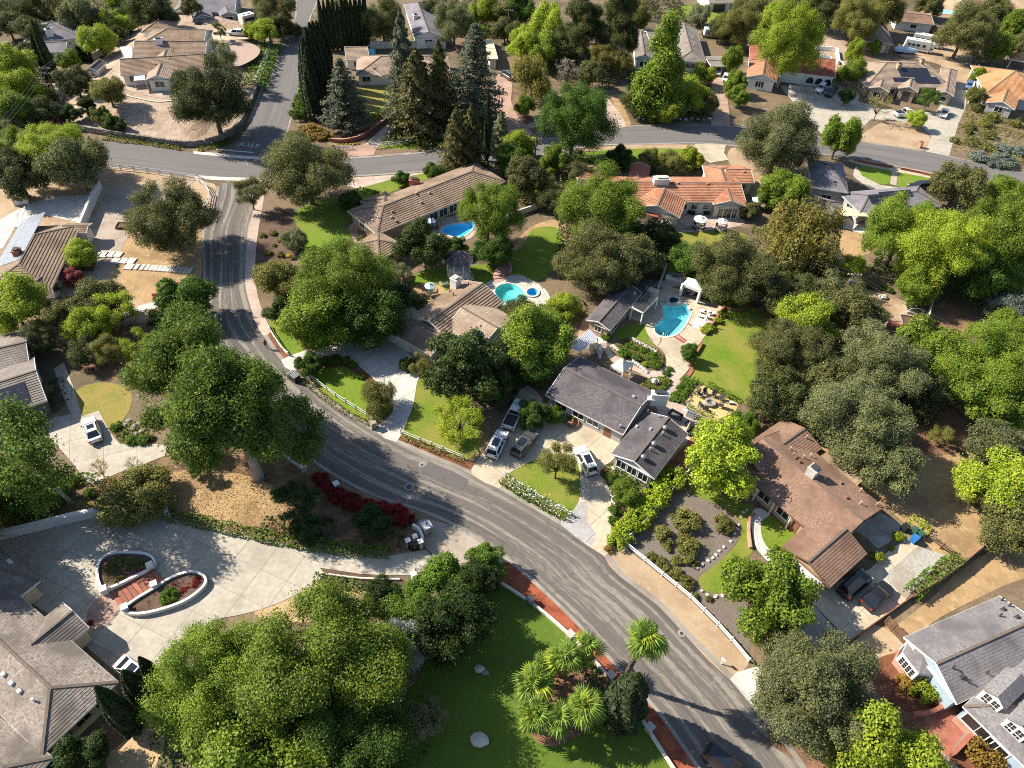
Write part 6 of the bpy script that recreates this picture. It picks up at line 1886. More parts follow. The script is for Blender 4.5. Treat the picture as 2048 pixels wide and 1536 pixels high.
shrubs('hedge', [(1222,955,12),(1240,960,10),(1258,966,12),(1230,1020,12),(1226,1040,10)], 'small leafy shrub in the front planting of the garage wing', 'front planting shrubs')
B('shrub', 'rusty', 1210,946,9, 'orange-flowering shrub by the white SUV bonnet')
B('shrub', 'rusty', 1218,1098,10, 'orange-tinged shrub at the driveway corner by the road')
shrubs('white_bloom', [(1268,960,7),(1260,950,6),(1230,935,6)], 'white-flowering shrub under the garage wing windows', 'white-flowering shrubs', 1.0, 'flowering_shrub')
shrubs('red', [(640,958,18),(655,972,14),(676,990,18),(700,1000,20),(722,1012,20),(745,1016,19),(768,1020,20),(790,1026,22),(812,1036,18)], 'crimson shrub of the red roadside hedge', 'crimson shrubs', 1.0, 'red_shrub', order='the pines')
shrubs('hedge', [(596,226,18),(598,212,14),(601,198,13),(604,184,11),(606,170,10),(608,156,9)], 'light green bush of the row beside the side street', 'bushes beside the side street', 1.1, order='the corner')
B('shrub', 'rusty', 622,262,26, 'rusty orange ground-hugging shrub on the corner bank', .5)
B('shrub', 'rusty', 650,272,18, 'smaller rusty shrub beside the striped steps', .5)
shrubs('yellow_flower', [(664 + 7.4 * k, 290 - (k - 1.5) * .55,3.0) for k in range(8)], 'yellow flower clump of the curved row at the corner', 'yellow flower clumps', 1.0, 'flower_clump', order='the side street')
B('shrub', 'bright', 1848,1384,24, 'bright round shrub beside the brick base of the dormer house', 1.3)
B('shrub', 'rusty', 1812,1368,18, 'brownish shrub next to the bright round shrub', 1.1)
B('shrub', 'rusty', 1972,1505,34, 'russet shrub at the bottom edge below the brick walk', 1.1)
B('round', 'green_deep', 1379,708,19, 'round topiary ball at the edge of the back lawn', .9)
shrubs('olive_shrub', [(1952,215,12),(1985,232,14),(1940,250,11),(1972,246,13),(1938,262,10),(1947,283,12),(1910,280,9),(1980,268,12),(1975,293,11),(2030,245,12)], 'bushy shrub on the slope of the terracotta-tiled house', 'shrubs on the terracotta slope')
shrubs('bluegrey', [(1960,312,18),(2010,320,22),(2005,296,16),(1990,325,16),(2035,300,16)], 'pale sprawling shrub above the upper road at the edge', 'pale sprawling shrubs', .8)
shrubs('hedge', [(1248,705,12),(1275,715,12),(1290,700,10),(1305,712,11),(1312,728,12),(1268,695,9),(1255,690,9)], 'garden shrub in the stony bed below the pool lawn', 'stony bed shrubs', .9)
B('shrub', 'yellow', 1290,727,7, 'yellow-green flowering clump in the stony bed')
shrubs('olive_shrub', [(1292,770,12),(1306,765,13),(1322,768,13),(1334,764,9),(1312,780,11),(1296,780,10)], 'low shrub in the bed with the white fountain bowl', 'fountain bed shrubs', .7)
shrubs('hedge', [(1334,746,8),(1340,738,7),(1350,790,8),(1360,775,8),(1372,768,7)], 'clipped shrub beside the winding garden path', 'winding path shrubs', .9)
B('shrub', 'white_bloom', 1190,695,14, 'white-blossomed bush beside the corrugated lean-to roof', 1.2)
B('shrub', 'hedge', 1212,672,10, 'green bush at the corner of the pool house', 1.3)
shrubs('yellow', [(1442,628,9),(1436,640,9),(1420,655,10),(1410,660,9),(1463,604,10),(1480,606,9)], 'yellow-green flowering shrub along the back lawn wall', 'lawn wall shrubs', 1.1)
shrubs('white_bloom', [(1360,455,5),(1372,452,7),(1384,452,7),(1350,462,5)], 'white rose bush at the villa terrace edge', 'white roses by the terrace', 1.0, 'rose_bush')
shrubs('dark_green', [(1382,423,8),(1413,423,7)], 'dark clipped ball against the villa wall', 'clipped balls by the villa', 1.1)
shrubs('olive_shrub', [(525,470,7),(545,465,8),(560,480,6),(535,505,8),(560,508,9),(587,515,6),(548,490,5),(605,500,6)], 'low shrub on the dark corner mulch', 'corner mulch shrubs', .8)
shrubs('yellow_flower', [(565,483,4),(575,511,6)], 'yellow-flowering clump on the dark corner mulch', 'yellow clumps on the mulch', .7, 'flower_clump')
shrubs('hedge', [(655,722,11),(672,718,12),(690,720,12),(640,726,9),(706,728,9),(722,752,8),(735,768,8),(748,778,8)], 'bright planting at the inner edge of the looped drive', 'looped drive planting', .9)
shrubs('olive_shrub', [(722,476,9),(735,462,8),(728,488,7)], 'low plant inside the curved pink path', 'plants inside the pink path', .8)
shrubs('hedge', [(232,852,12),(262,880,12),(285,880,12),(248,868,7),(300,876,8)], 'garden plant in the rocky bed by the white car', 'rocky bed plants', .9)
shrubs('hedge', [(40,975,14),(120,975,16),(150,960,14),(180,985,12),(25,1020,14),(60,1025,12)], 'undergrowth bush above the curved white wall', 'undergrowth by the curved wall', 1.0)
B('shrub', 'yellow', 1755,1113,14, 'clipped yellow-green ball beside the recycling bins', 1.2)
B('shrub', 'yellow', 1797,1072,12, 'yellow-green ball nearest the bins hedge', 1.2)
B('shrub', 'yellow', 1783,1096,6, 'tiny yellow-green clump by the grey path')
shrubs('rusty', [(1785,850,12),(1660,865,10)], 'small russet bush in the oak shade', 'russet bushes in the shade')
shrubs('olive_shrub', [(262,1130,14),(238,1124,13),(222,1138,13),(285,1124,11),(236,1158,12),(215,1162,9)], 'white-speckled plant in the upper teardrop planter', 'plants in the upper planter', .9)
B('shrub', 'hedge', 338,1192,17, 'leafy plant in the lower teardrop planter', 1.0)
shrubs('red', [(390,1164,13),(368,1178,11),(350,1170,9),(295,1208,9),(310,1192,8),(180,1245,6),(280,1142,9)], 'red-leaved plant in the white planters', 'red planter plants', .8)
shrubs('hedge', [(1755,505,7),(1766,575,8),(1740,573,8),(1780,580,8),(1855,640,10),(1846,650,8)], 'green clump around the bare garden plot', 'clumps around the garden plot', .9)
B('shrub', 'yellow', 1720,580,8, 'yellow clump near the pale boulder')
UPP = [(202,1150),(207,1129),(224,1116),(252,1113),(292,1116),(306,1127),(298,1140),(266,1157),(230,1174),(210,1178)]
LOP = [(258,1224),(276,1207),(312,1186),(347,1164),(385,1152),(405,1159),(408,1172),(392,1187),(367,1204),(328,1218),(284,1228)]
# --- hedges and ground cover
def hedge(label, pts, w, h, color, name='hedge', dens=34, size=.24, base=0.0):
 rng = np.random.default_rng(int(abs(pts[0][0] * 7 + pts[0][1])))
 W = [np.array(GP(u, v)[:2]) for u, v in pts]
 P, N = [],[]
 for a, b in zip(W[:-1], W[1:]):
  L = np.linalg.norm(b - a)
  t = (b - a) / L
  s = np.array([-t[1], t[0]])
  n = int(L * (w + 2 * h) * dens)
  u = rng.random(n) * (L + .3) - .15
  q = rng.random(n) * (w + 2 * h)
  side = np.where(q < h, -1, np.where(q > h + w, 1,0))
  x = np.where(side == 0, q - h - w / 2, side * w / 2)
  z = np.where(side == 0, h, np.where(side < 0, q, q - h - w))
  bump = 1 + .12 * np.sin(u * 2.1) + .08 * np.sin(u * 5.3 + 1)
  x = x * bump + rng.normal(0,.05, n); z = z * bump + rng.normal(0,.05, n)
  xy = a + np.outer(u, t) + np.outer(x, s)
  P.append(np.column_stack([xy, np.maximum(z, .03)]))
  N.append(np.column_stack([np.outer(side * .9, s) + rng.normal(0,.05,(n, 2)), np.where(side == 0,1.0,.35)]))
 P, N = np.concatenate(P), np.concatenate(N)
 c = GP(*pts[len(pts) // 2])
 P -= np.array(c) * np.array([1,1,0])
 o = link(name, leaf_mesh(name, P, N, size, rng), color)
 o.location = (c.x, c.y, c.z)
 return tag(o, label, 'hedge')
hedge('long low hedge along the upper side of the lower driveway', [(338,1035),(400,1047),(470,1062),(540,1078),(620,1092),(700,1104),(780,1108)],1.3,.9, 'hedge')
hedge('ragged low hedge along the tan gravel', [(632,1160),(665,1166),(700,1172),(740,1180),(785,1188)],1.0,.8, 'hedge')
hedge('white rose hedge on the road side of the crescent lawn', [(1006,960),(1040,985),(1085,1010),(1132,1035)],1.3,.9, 'hedge')
hedge('clipped hedge along the gravel pad and split-rail fence', [(1818,1193),(1850,1165),(1885,1140),(1915,1122)],1.7,1.3, 'hedge')
hedge('short hedge behind the recycling bins', [(1815,1045),(1835,1058),(1850,1068)],1.4,1.2, 'yellow')
hedge('sunny clipped hedge bordering the fire pit court', [(1374,818),(1400,832),(1424,840)],.9,.8, 'yellow')
hedge('clipped hedge between the fire pit court and the path', [(1360,808),(1376,785),(1391,762)],.7,.8, 'hedge')
hedge('low hedge on the lawn side of the fire pit court', [(1415,772),(1440,786),(1475,803)],.8,.7, 'hedge')
hedge('dark square hedge above the long garden wall', [(828,82),(860,76),(900,68),(940,72),(1010,70)],2.5,2.2, 'hedge', size=.4, dens=18)
hedge('green hedge on the bank of the side street', [(508,180),(520,150),(535,115),(545,95)],5,1.5, 'hedge', size=.4, dens=14)
hedge('flat green ground cover beneath the stone wall, longest strip', [(240,281),(285,284),(330,291),(366,297)],2.2,.35, 'ivy', 'ground_cover', 26,.3)
hedge('flat green ground cover at the street corner', [(396,300),(430,293),(462,278)],1.9,.35, 'ivy', 'ground_cover', 26,.3)
hedge('shortest strip of ground cover by the upper road', [(208,277),(234,280)],1.6,.35, 'ivy', 'ground_cover', 26,.3)
hedge('thin planting along the white fence of the looped lawn', [(592,752),(640,790),(690,826),(742,850)],.7,.5, 'olive_shrub', 'border_planting', 22)
hedge('thin planting along the white fence of the yellow-tree lawn', [(803,876),(860,898),(925,922)],.7,.5, 'olive_shrub', 'border_planting', 22)
hedge('curved hedge under the deodar above the corner steps', [(700,250),(745,240),(790,222)],1.2,1.0, 'hedge', size=.35, dens=18)
rng_ = np.random.default_rng(5)
# white roses on the rose hedge and the street planting
def blooms(name, label, pts, n, spread, z, size, color):
 W = [np.array(G(u, v)[:2]) for u, v in pts]
 P = []
 for a, b in zip(W[:-1], W[1:]):
  k = max(2, int(n * np.linalg.norm(b - a)))
  P.append(np.column_stack([a + np.outer(rng_.random(k), b - a) + rng_.normal(0, spread, (k, 2)), z + rng_.normal(0,.12, k)]))
 P = np.concatenate(P)
 o = link(name, leaf_mesh(name, P, np.tile([0,0,1.0],(len(P),1)), size, rng_, 1.0,.4), color)
 tag(o, label, 'flowers', kind='stuff')
blooms('rose_blossoms', 'white blossoms all over the rose hedge by the road', [(1006,960),(1040,985),(1085,1010),(1132,1035)],26,.45,.98,.17, 'white_bloom')
# fallen leaves and low plants nobody could count
def litter(name, label, pts, n, size, color, z=.03, zr=.05, cat='ground cover'):
 W = [tuple(G(u, v)[:2]) for u, v in pts]
 xs, ys = [p[0] for p in W],[p[1] for p in W]
 P = []
 while len(P) < n:
  x, y = rng_.uniform(min(xs), max(xs)), rng_.uniform(min(ys), max(ys))
  if inpoly(x, y, W): P.append((x, y, z + zr * rng_.random()))
 P = np.array(P)
 o = link(name, leaf_mesh(name, P, np.tile([0,0,1.0],(n, 1)), size, rng_, .8,.5), color)
 tag(o, label, cat, kind='stuff')
litter('fallen_leaves', 'fallen leaves on the bank below the pines', [(340,930),(560,910),(700,990),(840,1050),(780,1100),(500,1060),(345,1028)],6000,.12, 'rusty')
litter('undergrowth', 'low undergrowth in the stony garden bed', T(7,820,1240,940,1170,1130,1250,1210,1320,1190,1400,1090,1410,960,1340,880,1300),2600,.22, 'olive_shrub', .05,.35)
litter('undergrowth', 'low plants around the white fountain bowl', [(1284,768),(1300,757),(1330,754),(1343,763),(1333,778),(1318,788),(1296,793)],2200,.2, 'hedge', .05,.4)
litter('undergrowth', 'clipped garden planting beside the fire pit court', [(1335,802),(1353,785),(1367,753),(1391,763),(1360,808)],2200,.2, 'hedge', .05,.4)
litter('undergrowth', 'scattered plants among the rocks by the white car', [(222,862),(250,840),(290,850),(300,885),(262,888),(240,885)],1500,.2, 'olive_shrub', .03,.3)
litter('fallen_leaves', 'dry leaf litter under the oak by the dormer house', [(1560,1450),(1700,1400),(1800,1420),(1880,1500),(1700,1560)],1800,.22, 'rusty')
def thicket(label, pts, h, color, dens=15, size=.36):
 W = [tuple(G(u, v)[:2]) for u, v in pts]
 xs, ys = [p[0] for p in W],[p[1] for p in W]
 n = int(area(W) * dens)
 K, ph = rng_.normal(0,.9,(6,2)), rng_.random(6) * 6.28
 P = []
 while len(P) < n:
  x, y = rng_.uniform(min(xs), max(xs)), rng_.uniform(min(ys), max(ys))
  q = float(np.sin(K @ np.array([x, y]) + ph).sum()) / 2.4
  if q > -.45 and inpoly(x, y, W):
   t = min(1, segdist(x, y, W) / 1.2)
   P.append((x, y, .05 + h * (.35 + .65 * max(0, q + .45)) * t * (1 - .35 * rng_.random() ** 2)))
 P = np.array(P)
 N = np.column_stack([rng_.normal(0,.5,(n, 2)), np.ones(n)])
 tag(link('undergrowth', leaf_mesh('undergrowth', P, N, size, rng_, .75,.5), color), label, 'undergrowth', kind='stuff')
for lb_, pts_, h_, c_, *r_ in (
 ('bushy undergrowth along the top edge beyond the square hedge', [(870,0),(1050,0),(1060,30),(1010,50),(900,62),(860,40)],2.0, 'oak'),
 ('green undergrowth between the dark pine and the taupe house', [(1080,60),(1180,70),(1260,60),(1265,150),(1220,180),(1120,170),(1070,120)],1.8, 'oak_dark'),
 ('shrubby slope below the taupe house', [(1255,150),(1420,150),(1425,245),(1270,240),(1255,200)],2.0, 'green_deep'),
 ('thick brush at the top left corner', [(0,0),(340,0),(335,40),(260,90),(225,60),(160,45),(60,45),(0,80)],2.2, 'oak_dark'),
 ('brush along the left edge below the cypresses', [(0,100),(60,110),(110,190),(118,250),(60,270),(0,270)],2.2, 'oak_dark'),
 ('brush on the far side of the side street', [(560,0),(590,0),(565,75),(515,75),(500,30)],1.8, 'oak'),
 ('brush between the top lawn and the mission house', [(1260,0),(1360,0),(1365,40),(1450,48),(1520,20),(1700,0),(1700,50),(1640,55),(1500,80),(1470,100),(1400,60),(1270,40)],2.0, 'oak_dark'),
 ('brush around the detached garage and top edge', [(1690,0),(1800,0),(1790,45),(1740,55),(1700,120),(1690,70)],2.0, 'olive_shrub'),
 ('brush around the large oak by the motorhomes', [(1890,60),(1960,25),(2048,30),(2048,110),(1970,100),(1920,90)],1.8, 'oak'),
 ('scrub on the terracotta-house slope', [(1915,255),(1935,215),(1975,225),(2048,250),(2048,335),(1960,325),(1905,300)],.7, 'olive_shrub', 6),
 ('mixed shrubs behind the cypress row', [(640,20),(760,50),(800,95),(735,100),(655,110)],1.4, 'oak_dark'),
 ('dark undergrowth under the conifers by the upper road', [(760,190),(900,200),(985,230),(1000,280),(900,292),(770,290),(800,240)],.9, 'dark_green', 6),
 ('undergrowth at the right end of the long tiled house', [(1000,300),(1090,320),(1150,330),(1130,410),(1070,420),(1010,400)],1.4, 'oak'),
 ('shrubs along the villa front', [(1165,318),(1400,318),(1405,340),(1280,345),(1165,340)],1.3, 'green_deep'),
 ('undergrowth between the dry lawn and the big light-green tree', [(1120,430),(1260,440),(1290,480),(1340,520),(1330,560),(1240,560),(1120,560),(1110,500)],1.2, 'oak_dark'),
 ('undergrowth behind the cabana and the back lawn', [(1370,530),(1560,530),(1700,560),(1690,610),(1560,640),(1480,600),(1420,585),(1375,550)],1.6, 'dark_green'),
 ('undergrowth beneath the right-hand oak grove', [(1560,640),(1700,640),(1760,680),(1880,690),(2048,720),(2048,800),(1900,790),(1780,820),(1660,850),(1560,800),(1570,720)],.9, 'oak_dark', 7),
 ('undergrowth beneath the tall sycamores', [(1760,500),(1860,560),(2048,560),(2048,620),(1900,610),(1850,600),(1740,540)],1.2, 'green_deep'),
 ('shrubs between the pepper tree and the slate house', [(1510,420),(1600,400),(1680,470),(1670,530),(1560,540),(1500,480)],1.4, 'olive_shrub'),
 ('undergrowth in the sycamore clump at the road bend', [(540,540),(640,520),(720,530),(790,560),(800,640),(740,675),(620,690),(560,660)],1.3, 'green_deep'),
 ('undergrowth around the slender trees by the left path', [(60,600),(180,590),(300,620),(330,700),(250,730),(150,720),(70,690)],1.0, 'olive_shrub', 6),
 ('shaded undergrowth along the lower driveway bank', [(480,1030),(620,1030),(760,1050),(830,1085),(780,1105),(640,1088),(520,1068)],.8, 'dark_green', 7),
 ('bushes under the leaning eucalyptus', [(0,960),(130,950),(230,940),(340,960),(340,1015),(240,1015),(100,1045),(0,1065)],1.1, 'hedge', 7),
 ('undergrowth beneath the big ashes', [(300,1420),(420,1300),(560,1260),(760,1270),(850,1340),(860,1536),(300,1536)],1.2, 'green_deep', 6),
 ('undergrowth along the upper edge of the turf', [(790,1200),(880,1160),(1000,1140),(985,1180),(920,1230),(860,1300),(800,1260)],1.2, 'dark_green', 8),
 ('planting around the magnolia and the grey wall', [(850,690),(960,700),(1060,720),(1080,770),(1050,780),(1010,830),(960,800),(900,770),(850,740)],.9, 'dark_green', 8),
 ('planting between the two pools', [(1075,610),(1140,590),(1170,600),(1165,640),(1130,690),(1090,700),(1030,680),(1060,630)],1.2, 'hedge', 8),
 ('leafy planting at the front of the grey house', [(1085,800),(1110,810),(1160,840),(1150,850),(1110,845),(1075,850)],.9, 'hedge', 12),
 ('leafy planting at the garage wing front', [(1212,930),(1225,925),(1310,968),(1300,990),(1250,1010),(1226,985),(1214,960)],.7, 'hedge', 12),
 ('shrubs along the fence of the upper lawn', [(695,385),(720,375),(760,385),(740,410),(690,420)],.9, 'green_deep', 10),
 ('shrubs by the pale path and the solar house', [(100,745),(122,735),(140,800),(110,830),(95,800)],.8, 'dark_green', 8),
 ('undergrowth along the oak behind the brown house', [(1500,790),(1600,800),(1640,870),(1620,890),(1560,840),(1500,850)],1.0, 'oak_dark', 8),
):
 thicket(lb_, pts_, h_, c_, *r_)
for k_, c_, u_, v_, r_, lb_ in (
 ('oak', 'oak', 1010,60,26, 'oak beside the pole and the square hedge'),('ash', 'green', 1085,100,30, 'green tree behind the bare grey tree'),
 ('oak', 'oak_dark', 1120,95,34, 'dark oak between the lime-green pair and the pine'),('oak', 'oak_dark', 1195,60,30, 'dark oak behind the ivy-clad tree'),
 ('oak', 'oak', 1180,150,28, 'low oak above the massive dark green tree'),('ash', 'olive_shrub', 1275,30,26, 'olive tree behind the taupe house left wing'),
 ('oak', 'oak_dark', 1440,60,26, 'dark oak behind the long white trailer'),('oak', 'oak', 1510,20,34, 'oak at the top edge behind the eucalyptus'),
 ('oak', 'oak_dark', 1600,10,36, 'dark oak at the top edge beyond the dirt lot'),('oak', 'oak', 1860,10,26, 'oak at the top edge beside the long turquoise pool'),
 ('ash', 'green', 1995,95,26, 'green tree below the large motorhome oak'),('oak', 'oak', 2035,95,26, 'oak above the terracotta pavilion'),
 ('ash', 'yellow', 1340,215,26, 'yellowish tree at the foot of the very tall tree by the road'),('oak', 'oak', 1415,205,22, 'olive tree beside the brick driveway'),
 ('oak', 'oak_dark', 1268,205,26, 'dark tree left of the very tall tree'),('ash', 'green', 1050,210,20, 'green tree inside the curved paver drive'),
 ('round', 'green', 1110,320,30, 'round green tree by the upper road and the pole'),('ash', 'green_deep', 1020,320,30, 'deep green tree behind the juniper'),
 ('oak', 'oak', 1160,345,26, 'oak at the left end of the villa'),('oak', 'olive_shrub', 1260,470,32, 'olive tree below the lamp post'),
 ('oak', 'dark_green', 1420,560,30, 'dark tree right of the cabana'),('oak', 'oak', 1640,530,34, 'oak between the pepper tree and the fruit tree'),
 ('oak', 'oak_dark', 1620,580,36, 'dark oak above the vivid green tree'),('oak', 'oak', 1645,755,58, 'oak joining the heavy oak and the broad grey oak'),
 ('oak', 'oak_dark', 1850,790,48, 'dark oak above the shady red ground'),('round', 'green', 1925,760,50, 'dense green tree in the middle of the right-hand grove'),
 ('ash', 'green', 1840,570,38, 'green tree over the white panel fence'),('ash', 'bright', 2040,540,44, 'bright tree at the edge under the tall sycamore'),
 ('oak', 'oak_dark', 70,285,30, 'dark oak beside the bright tree at the upper road'),('oak', 'oak_dark', 60,60,30, 'dark oak behind the lavender house'),
 ('oak', 'oak', 380,15,20, 'oak between the two dark roofs at the top edge'),('oak', 'oak', 680,20,24, 'oak behind the cypress row'),
 ('oak', 'oak_dark', 860,20,22, 'dark oak beside the dusky roof'),('ash', 'oak', 590,60,14, 'small tree at the kerb of the side street'),
 ('airy', 'olive_shrub', 215,700,30, 'pale olive tree on the shaded slope beside the pines'),('oak', 'dark_green', 320,640,24, 'dark bush tree between the path and the bright sapling'),
 ('oak', 'oak_dark', 830,610,26, 'dark shrub tree behind the tiled garage roof'),('ash', 'green_deep', 1075,735,34, 'deep green tree at the end of the grey roof'),
 ('oak', 'dark_green', 1010,740,34, 'dark tree between the magnolia and the full green tree'),('oak', 'dark_green', 765,1195,40, 'dark tree in front of the ash at the gravel edge')):
 B(k_, c_, u_, v_, r_, lb_)
B('ash', 'green', -75,985,70, 'leafy tree beyond the picture edge shading the forecourt wall', 1.15)
B('ash', 'oak', -150,1090,95, 'tall tree beyond the picture edge shading the corner house roof', 1.1)
thicket('dark ferny planting in the middle of the palm bed', [(1080,1345),(1120,1320),(1175,1315),(1210,1355),(1255,1415),(1245,1432),(1160,1466),(1085,1475),(1062,1420)],.8, 'dark_green', 7,.4)
thicket('leafy planting in the upper teardrop planter', UPP, .6, 'dark_green', 10,.25)
thicket('leafy planting in the lower teardrop planter', LOP, .5, 'dark_green', 7,.25)
# --- vehicles
VEH = {}
def car_set(kind):
 if kind in VEH: return VEH[kind]
 L, W, H, hood, belt = {'sedan': (4.8,1.84,1.45,.92,.98), 'suv': (4.8,1.94,1.74,1.05,1.12), 'pickup': (5.7,2.0,1.85,1.12,1.2), 'hatch': (4.2,1.75,1.5,.95,1.0)}[kind]
 w = W / 2
 S = {'sedan': [(-.5,.80,.80),(-.47,.9,.96),(-.3,1,1.0),(0,1,1.0),(.18,1,.99),(.4,.96,.90),(.47,.88,.80),(.5,.76,.62)],
  'suv': [(-.5,.84,.9),(-.48,.93,1.1),(-.3,1,1.12),(0,1,1.12),(.2,1,1.1),(.42,.96,1.0),(.48,.88,.9),(.5,.78,.7)],
  'pickup': [(-.5,.92,1.0),(-.49,.96,1.18),(-.3,1,1.2),(0,1,1.2),(.2,1,1.18),(.42,.97,1.1),(.48,.92,1.0),(.5,.86,.8)],
  'hatch': [(-.5,.84,.85),(-.48,.92,.98),(-.3,1,1.0),(0,1,1.0),(.2,1,.98),(.42,.94,.88),(.48,.86,.78),(.5,.74,.6)]}[kind]
 mb = MB()
 n = len(S)
 for x, f, zt in S:
  ww = w * f
  mb.v += [(x * L, -ww * .93,.26),(x * L, -ww, .5),(x * L, -ww * .985, zt - .12),(x * L, -ww * .88, zt),(x * L, ww * .88, zt),(x * L, ww * .985, zt - .12),(x * L, ww, .5),(x * L, ww * .93,.26)]
 for i in range(n - 1):
  for k in range(8):
   mb.f.append((i * 8 + k, i * 8 + (k + 1) % 8,(i + 1) * 8 + (k + 1) % 8,(i + 1) * 8 + k)); mb.mi.append(0)
 mb.f += [tuple(range(7,-1,-1)), tuple(range((n - 1) * 8, n * 8))]; mb.mi += [0,0]
 xb0, xb1, xt0, xt1 = {'sedan': (-.40,.24,-.22,.08), 'suv': (-.485,.24,-.42,.10), 'pickup': (-.10,.27,-.07,.13), 'hatch': (-.48,.26,-.36,.1)}[kind]
 xb0, xb1, xt0, xt1 = xb0 * L, xb1 * L, xt0 * L, xt1 * L
 bw, tw, zt = w * .90, w * .70, H
 b = [(xb0,-bw, belt - .02),(xb1,-bw, belt - .02),(xb1, bw, belt - .02),(xb0, bw, belt - .02)]
 t = [(xt0,-tw, zt),(xt1,-tw, zt),(xt1, tw, zt),(xt0, tw, zt)]
 mb.add(b + t + [((xt0 + xt1) / 2,0, zt + .05)],[(0,1,5,4),(1,2,6,5),(2,3,7,6),(3,0,4,7),(4,5,8),(5,6,8),(6,7,8),(7,4,8)])
 R = {'body': (mb.mesh('body', ['car_white'], False), None)}
 def quad(a, b_, c, d, m=.07, out=.012):
  a, b_, c, d = map(Vector, (a, b_, c, d))
  ce = (a + b_ + c + d) / 4
  nn = (b_ - a).cross(d - a).normalized()
  if nn.dot(ce - Vector((0,0,.8))) < 0: nn = -nn
  q = [ce + (p - ce) * (1 - m * 2) + nn * out for p in (a, b_, c, d)]
  return MB().add(q + [p - nn * .01 for p in q],[(0,1,2,3),(0,4,5,1),(1,5,6,2),(2,6,7,3),(3,7,4,0)])
 R['windshield'] = (quad(b[1], b[2], t[2], t[1]).mesh('windshield', ['car_glass']), None)
 R['rear_window'] = (quad(b[3], b[0], t[0], t[3]).mesh('rear_window', ['car_glass']), None)
 for sg, (i, j) in ((-1,(0,1)),(1,(3,2))):
  m0, m1 = [(p[0] + q[0]) / 2 for p, q in ((b[i], b[j]),(t[i], t[j]))]
  mid_b, mid_t = (m0, b[i][1], b[i][2]),(m1, t[i][1], t[i][2])
  R['side_window%d' % (1 if sg < 0 else 3)] = (quad(b[i], mid_b, mid_t, t[i],.06).mesh('side_window', ['car_glass']), None)
  R['side_window%d' % (2 if sg < 0 else 4)] = (quad(mid_b, b[j], t[j], mid_t, .06).mesh('side_window', ['car_glass']), None)
  R['headlight%d' % sg] = (MB().box((L * .485, sg * w * .66,.7 if kind == 'sedan' else .82),(.14,.38,.16)).mesh('headlight', ['headlight']), None)
  R['tail_light%d' % sg] = (MB().box((-L * .49, sg * w * .72,.82 if kind == 'sedan' else .95),(.12,.3,.22)).mesh('tail_light', ['tail_light']), None)
  R['mirror%d' % sg] = (MB().box((xb1 - .35, sg * (w + .06), belt + .06),(.12,.2,.14)).mesh('mirror', ['car_black']), None)
 R['bumper'] = (MB().box((L * .495,0,.42),(.1, W * .7,.2)).box((-L * .497,0,.42),(.1, W * .8,.2)).mesh('bumper', ['car_black']), None)
 if kind == 'pickup':
  R['bed_cover'] = (MB().box((-.30 * L, 0,1.2),(.36 * L, W * .8,.05)).mesh('bed_cover', ['black']), None)
 if kind != 'pickup':
  R['sunroof'] = (MB().box(((xt0 + xt1) / 2 + .15,0, zt + .035),((xt1 - xt0) * .55, tw * 1.3,.05)).mesh('sunroof', ['car_glass']), None)
 ty = MB().tube([(0,-.11,0),(0,-.09,0),(0,.09,0),(0,.11,0)],[.28,.34,.34,.28],16).mesh('tyre', ['tyre'], True)
 rim = MB().tube([(0,-.125,0),(0,.125,0)],[.2,.2],12).mesh('rim', ['steel'])
 R['_wheels'] = [(ty, rim, (sx * L * .30, sg * (w - .1),.34)) for sx in (-1,1) for sg in (-1,1)]
 VEH[kind] = R
 return R
def car(kind, color, fr, re, label, sunroof=False, group='parked cars', base=0.0, cat=None):
 R = car_set(kind)
 a, b = G(fr[0], fr[1], base + .5), G(re[0], re[1], base + .5)
 c = (a + b) / 2
 o = empty({'sedan': 'parked_car', 'suv': 'parked_suv', 'hatch': 'parked_car', 'pickup': 'pickup_truck'}[kind],(c.x, c.y, base + .03), label, cat or {'suv': 'SUV', 'pickup': 'pickup'}.get(kind, 'car'), group, math.atan2(a.y - b.y, a.x - b.x))
 for k, v in R.items():
  if k == '_wheels':
   for ty, rim, pos in v:
    w = link('wheel', ty, None, o)
    w.location = pos
    link('rim', rim, None, w)
   continue
  if k == 'sunroof' and not sunroof: continue
  link(k.rstrip('-1234'), v[0], 'car_' + color if k == 'body' else None, o)
 return o
car('sedan', 'white', T(9,712,288), T(9,768,458), 'white sedan parked by the solar-panelled grey house', True)
car('suv', 'white', (1004,869),(984,911), 'white SUV closest to the road in the wide driveway', True)
car('suv', 'gunmetal', (1061,872),(1034,907), 'dark SUV between the white SUV and the lawn crescent', True)
car('pickup', 'white', (1043,803),(1015,858), 'white pickup with a black bed cover beside the dark round tree')
car('suv', 'white', (1158,899),(1183,947), 'white SUV with a long black glass roof near the garage wing', True)
car('suv', 'black', T(16,765,10), T(16,615,140), 'black SUV nearest the brown garage gable')
car('sedan', 'black', T(16,955,85), T(16,785,235), 'black sedan on the outer side of the brown house drive', True)
car('sedan', 'white', T(13,1190,845), T(13,985,705), 'white sedan between the corner house and the cypress', True)
car('suv', 'black', T(15,1790,1590), T(15,1640,1470), 'dark car entering at the bottom edge of the road', True, group='cars on the road')
car('suv', 'black', T(4,1140,1500), T(4,1285,1495), 'black car at the lawn of the slate hip house')
car('suv', 'white', T(4,392,748), T(4,450,680), 'white SUV in front of the arched white wall')
car('pickup', 'black', T(4,465,775), T(4,540,705), 'black pickup beside the white SUV at the arched wall')
car('pickup', 'white', T(4,1175,905), T(4,1010,920), 'white utility pickup on the front drive of the solar roof house')
car('sedan', 'pale', T(4,1392,950), T(4,1425,870), 'pale sedan on the bright drive below the side drive')
car('hatch', 'blue', T(4,1602,712), T(4,1612,665), 'blue car at the top of the shaded side drive')
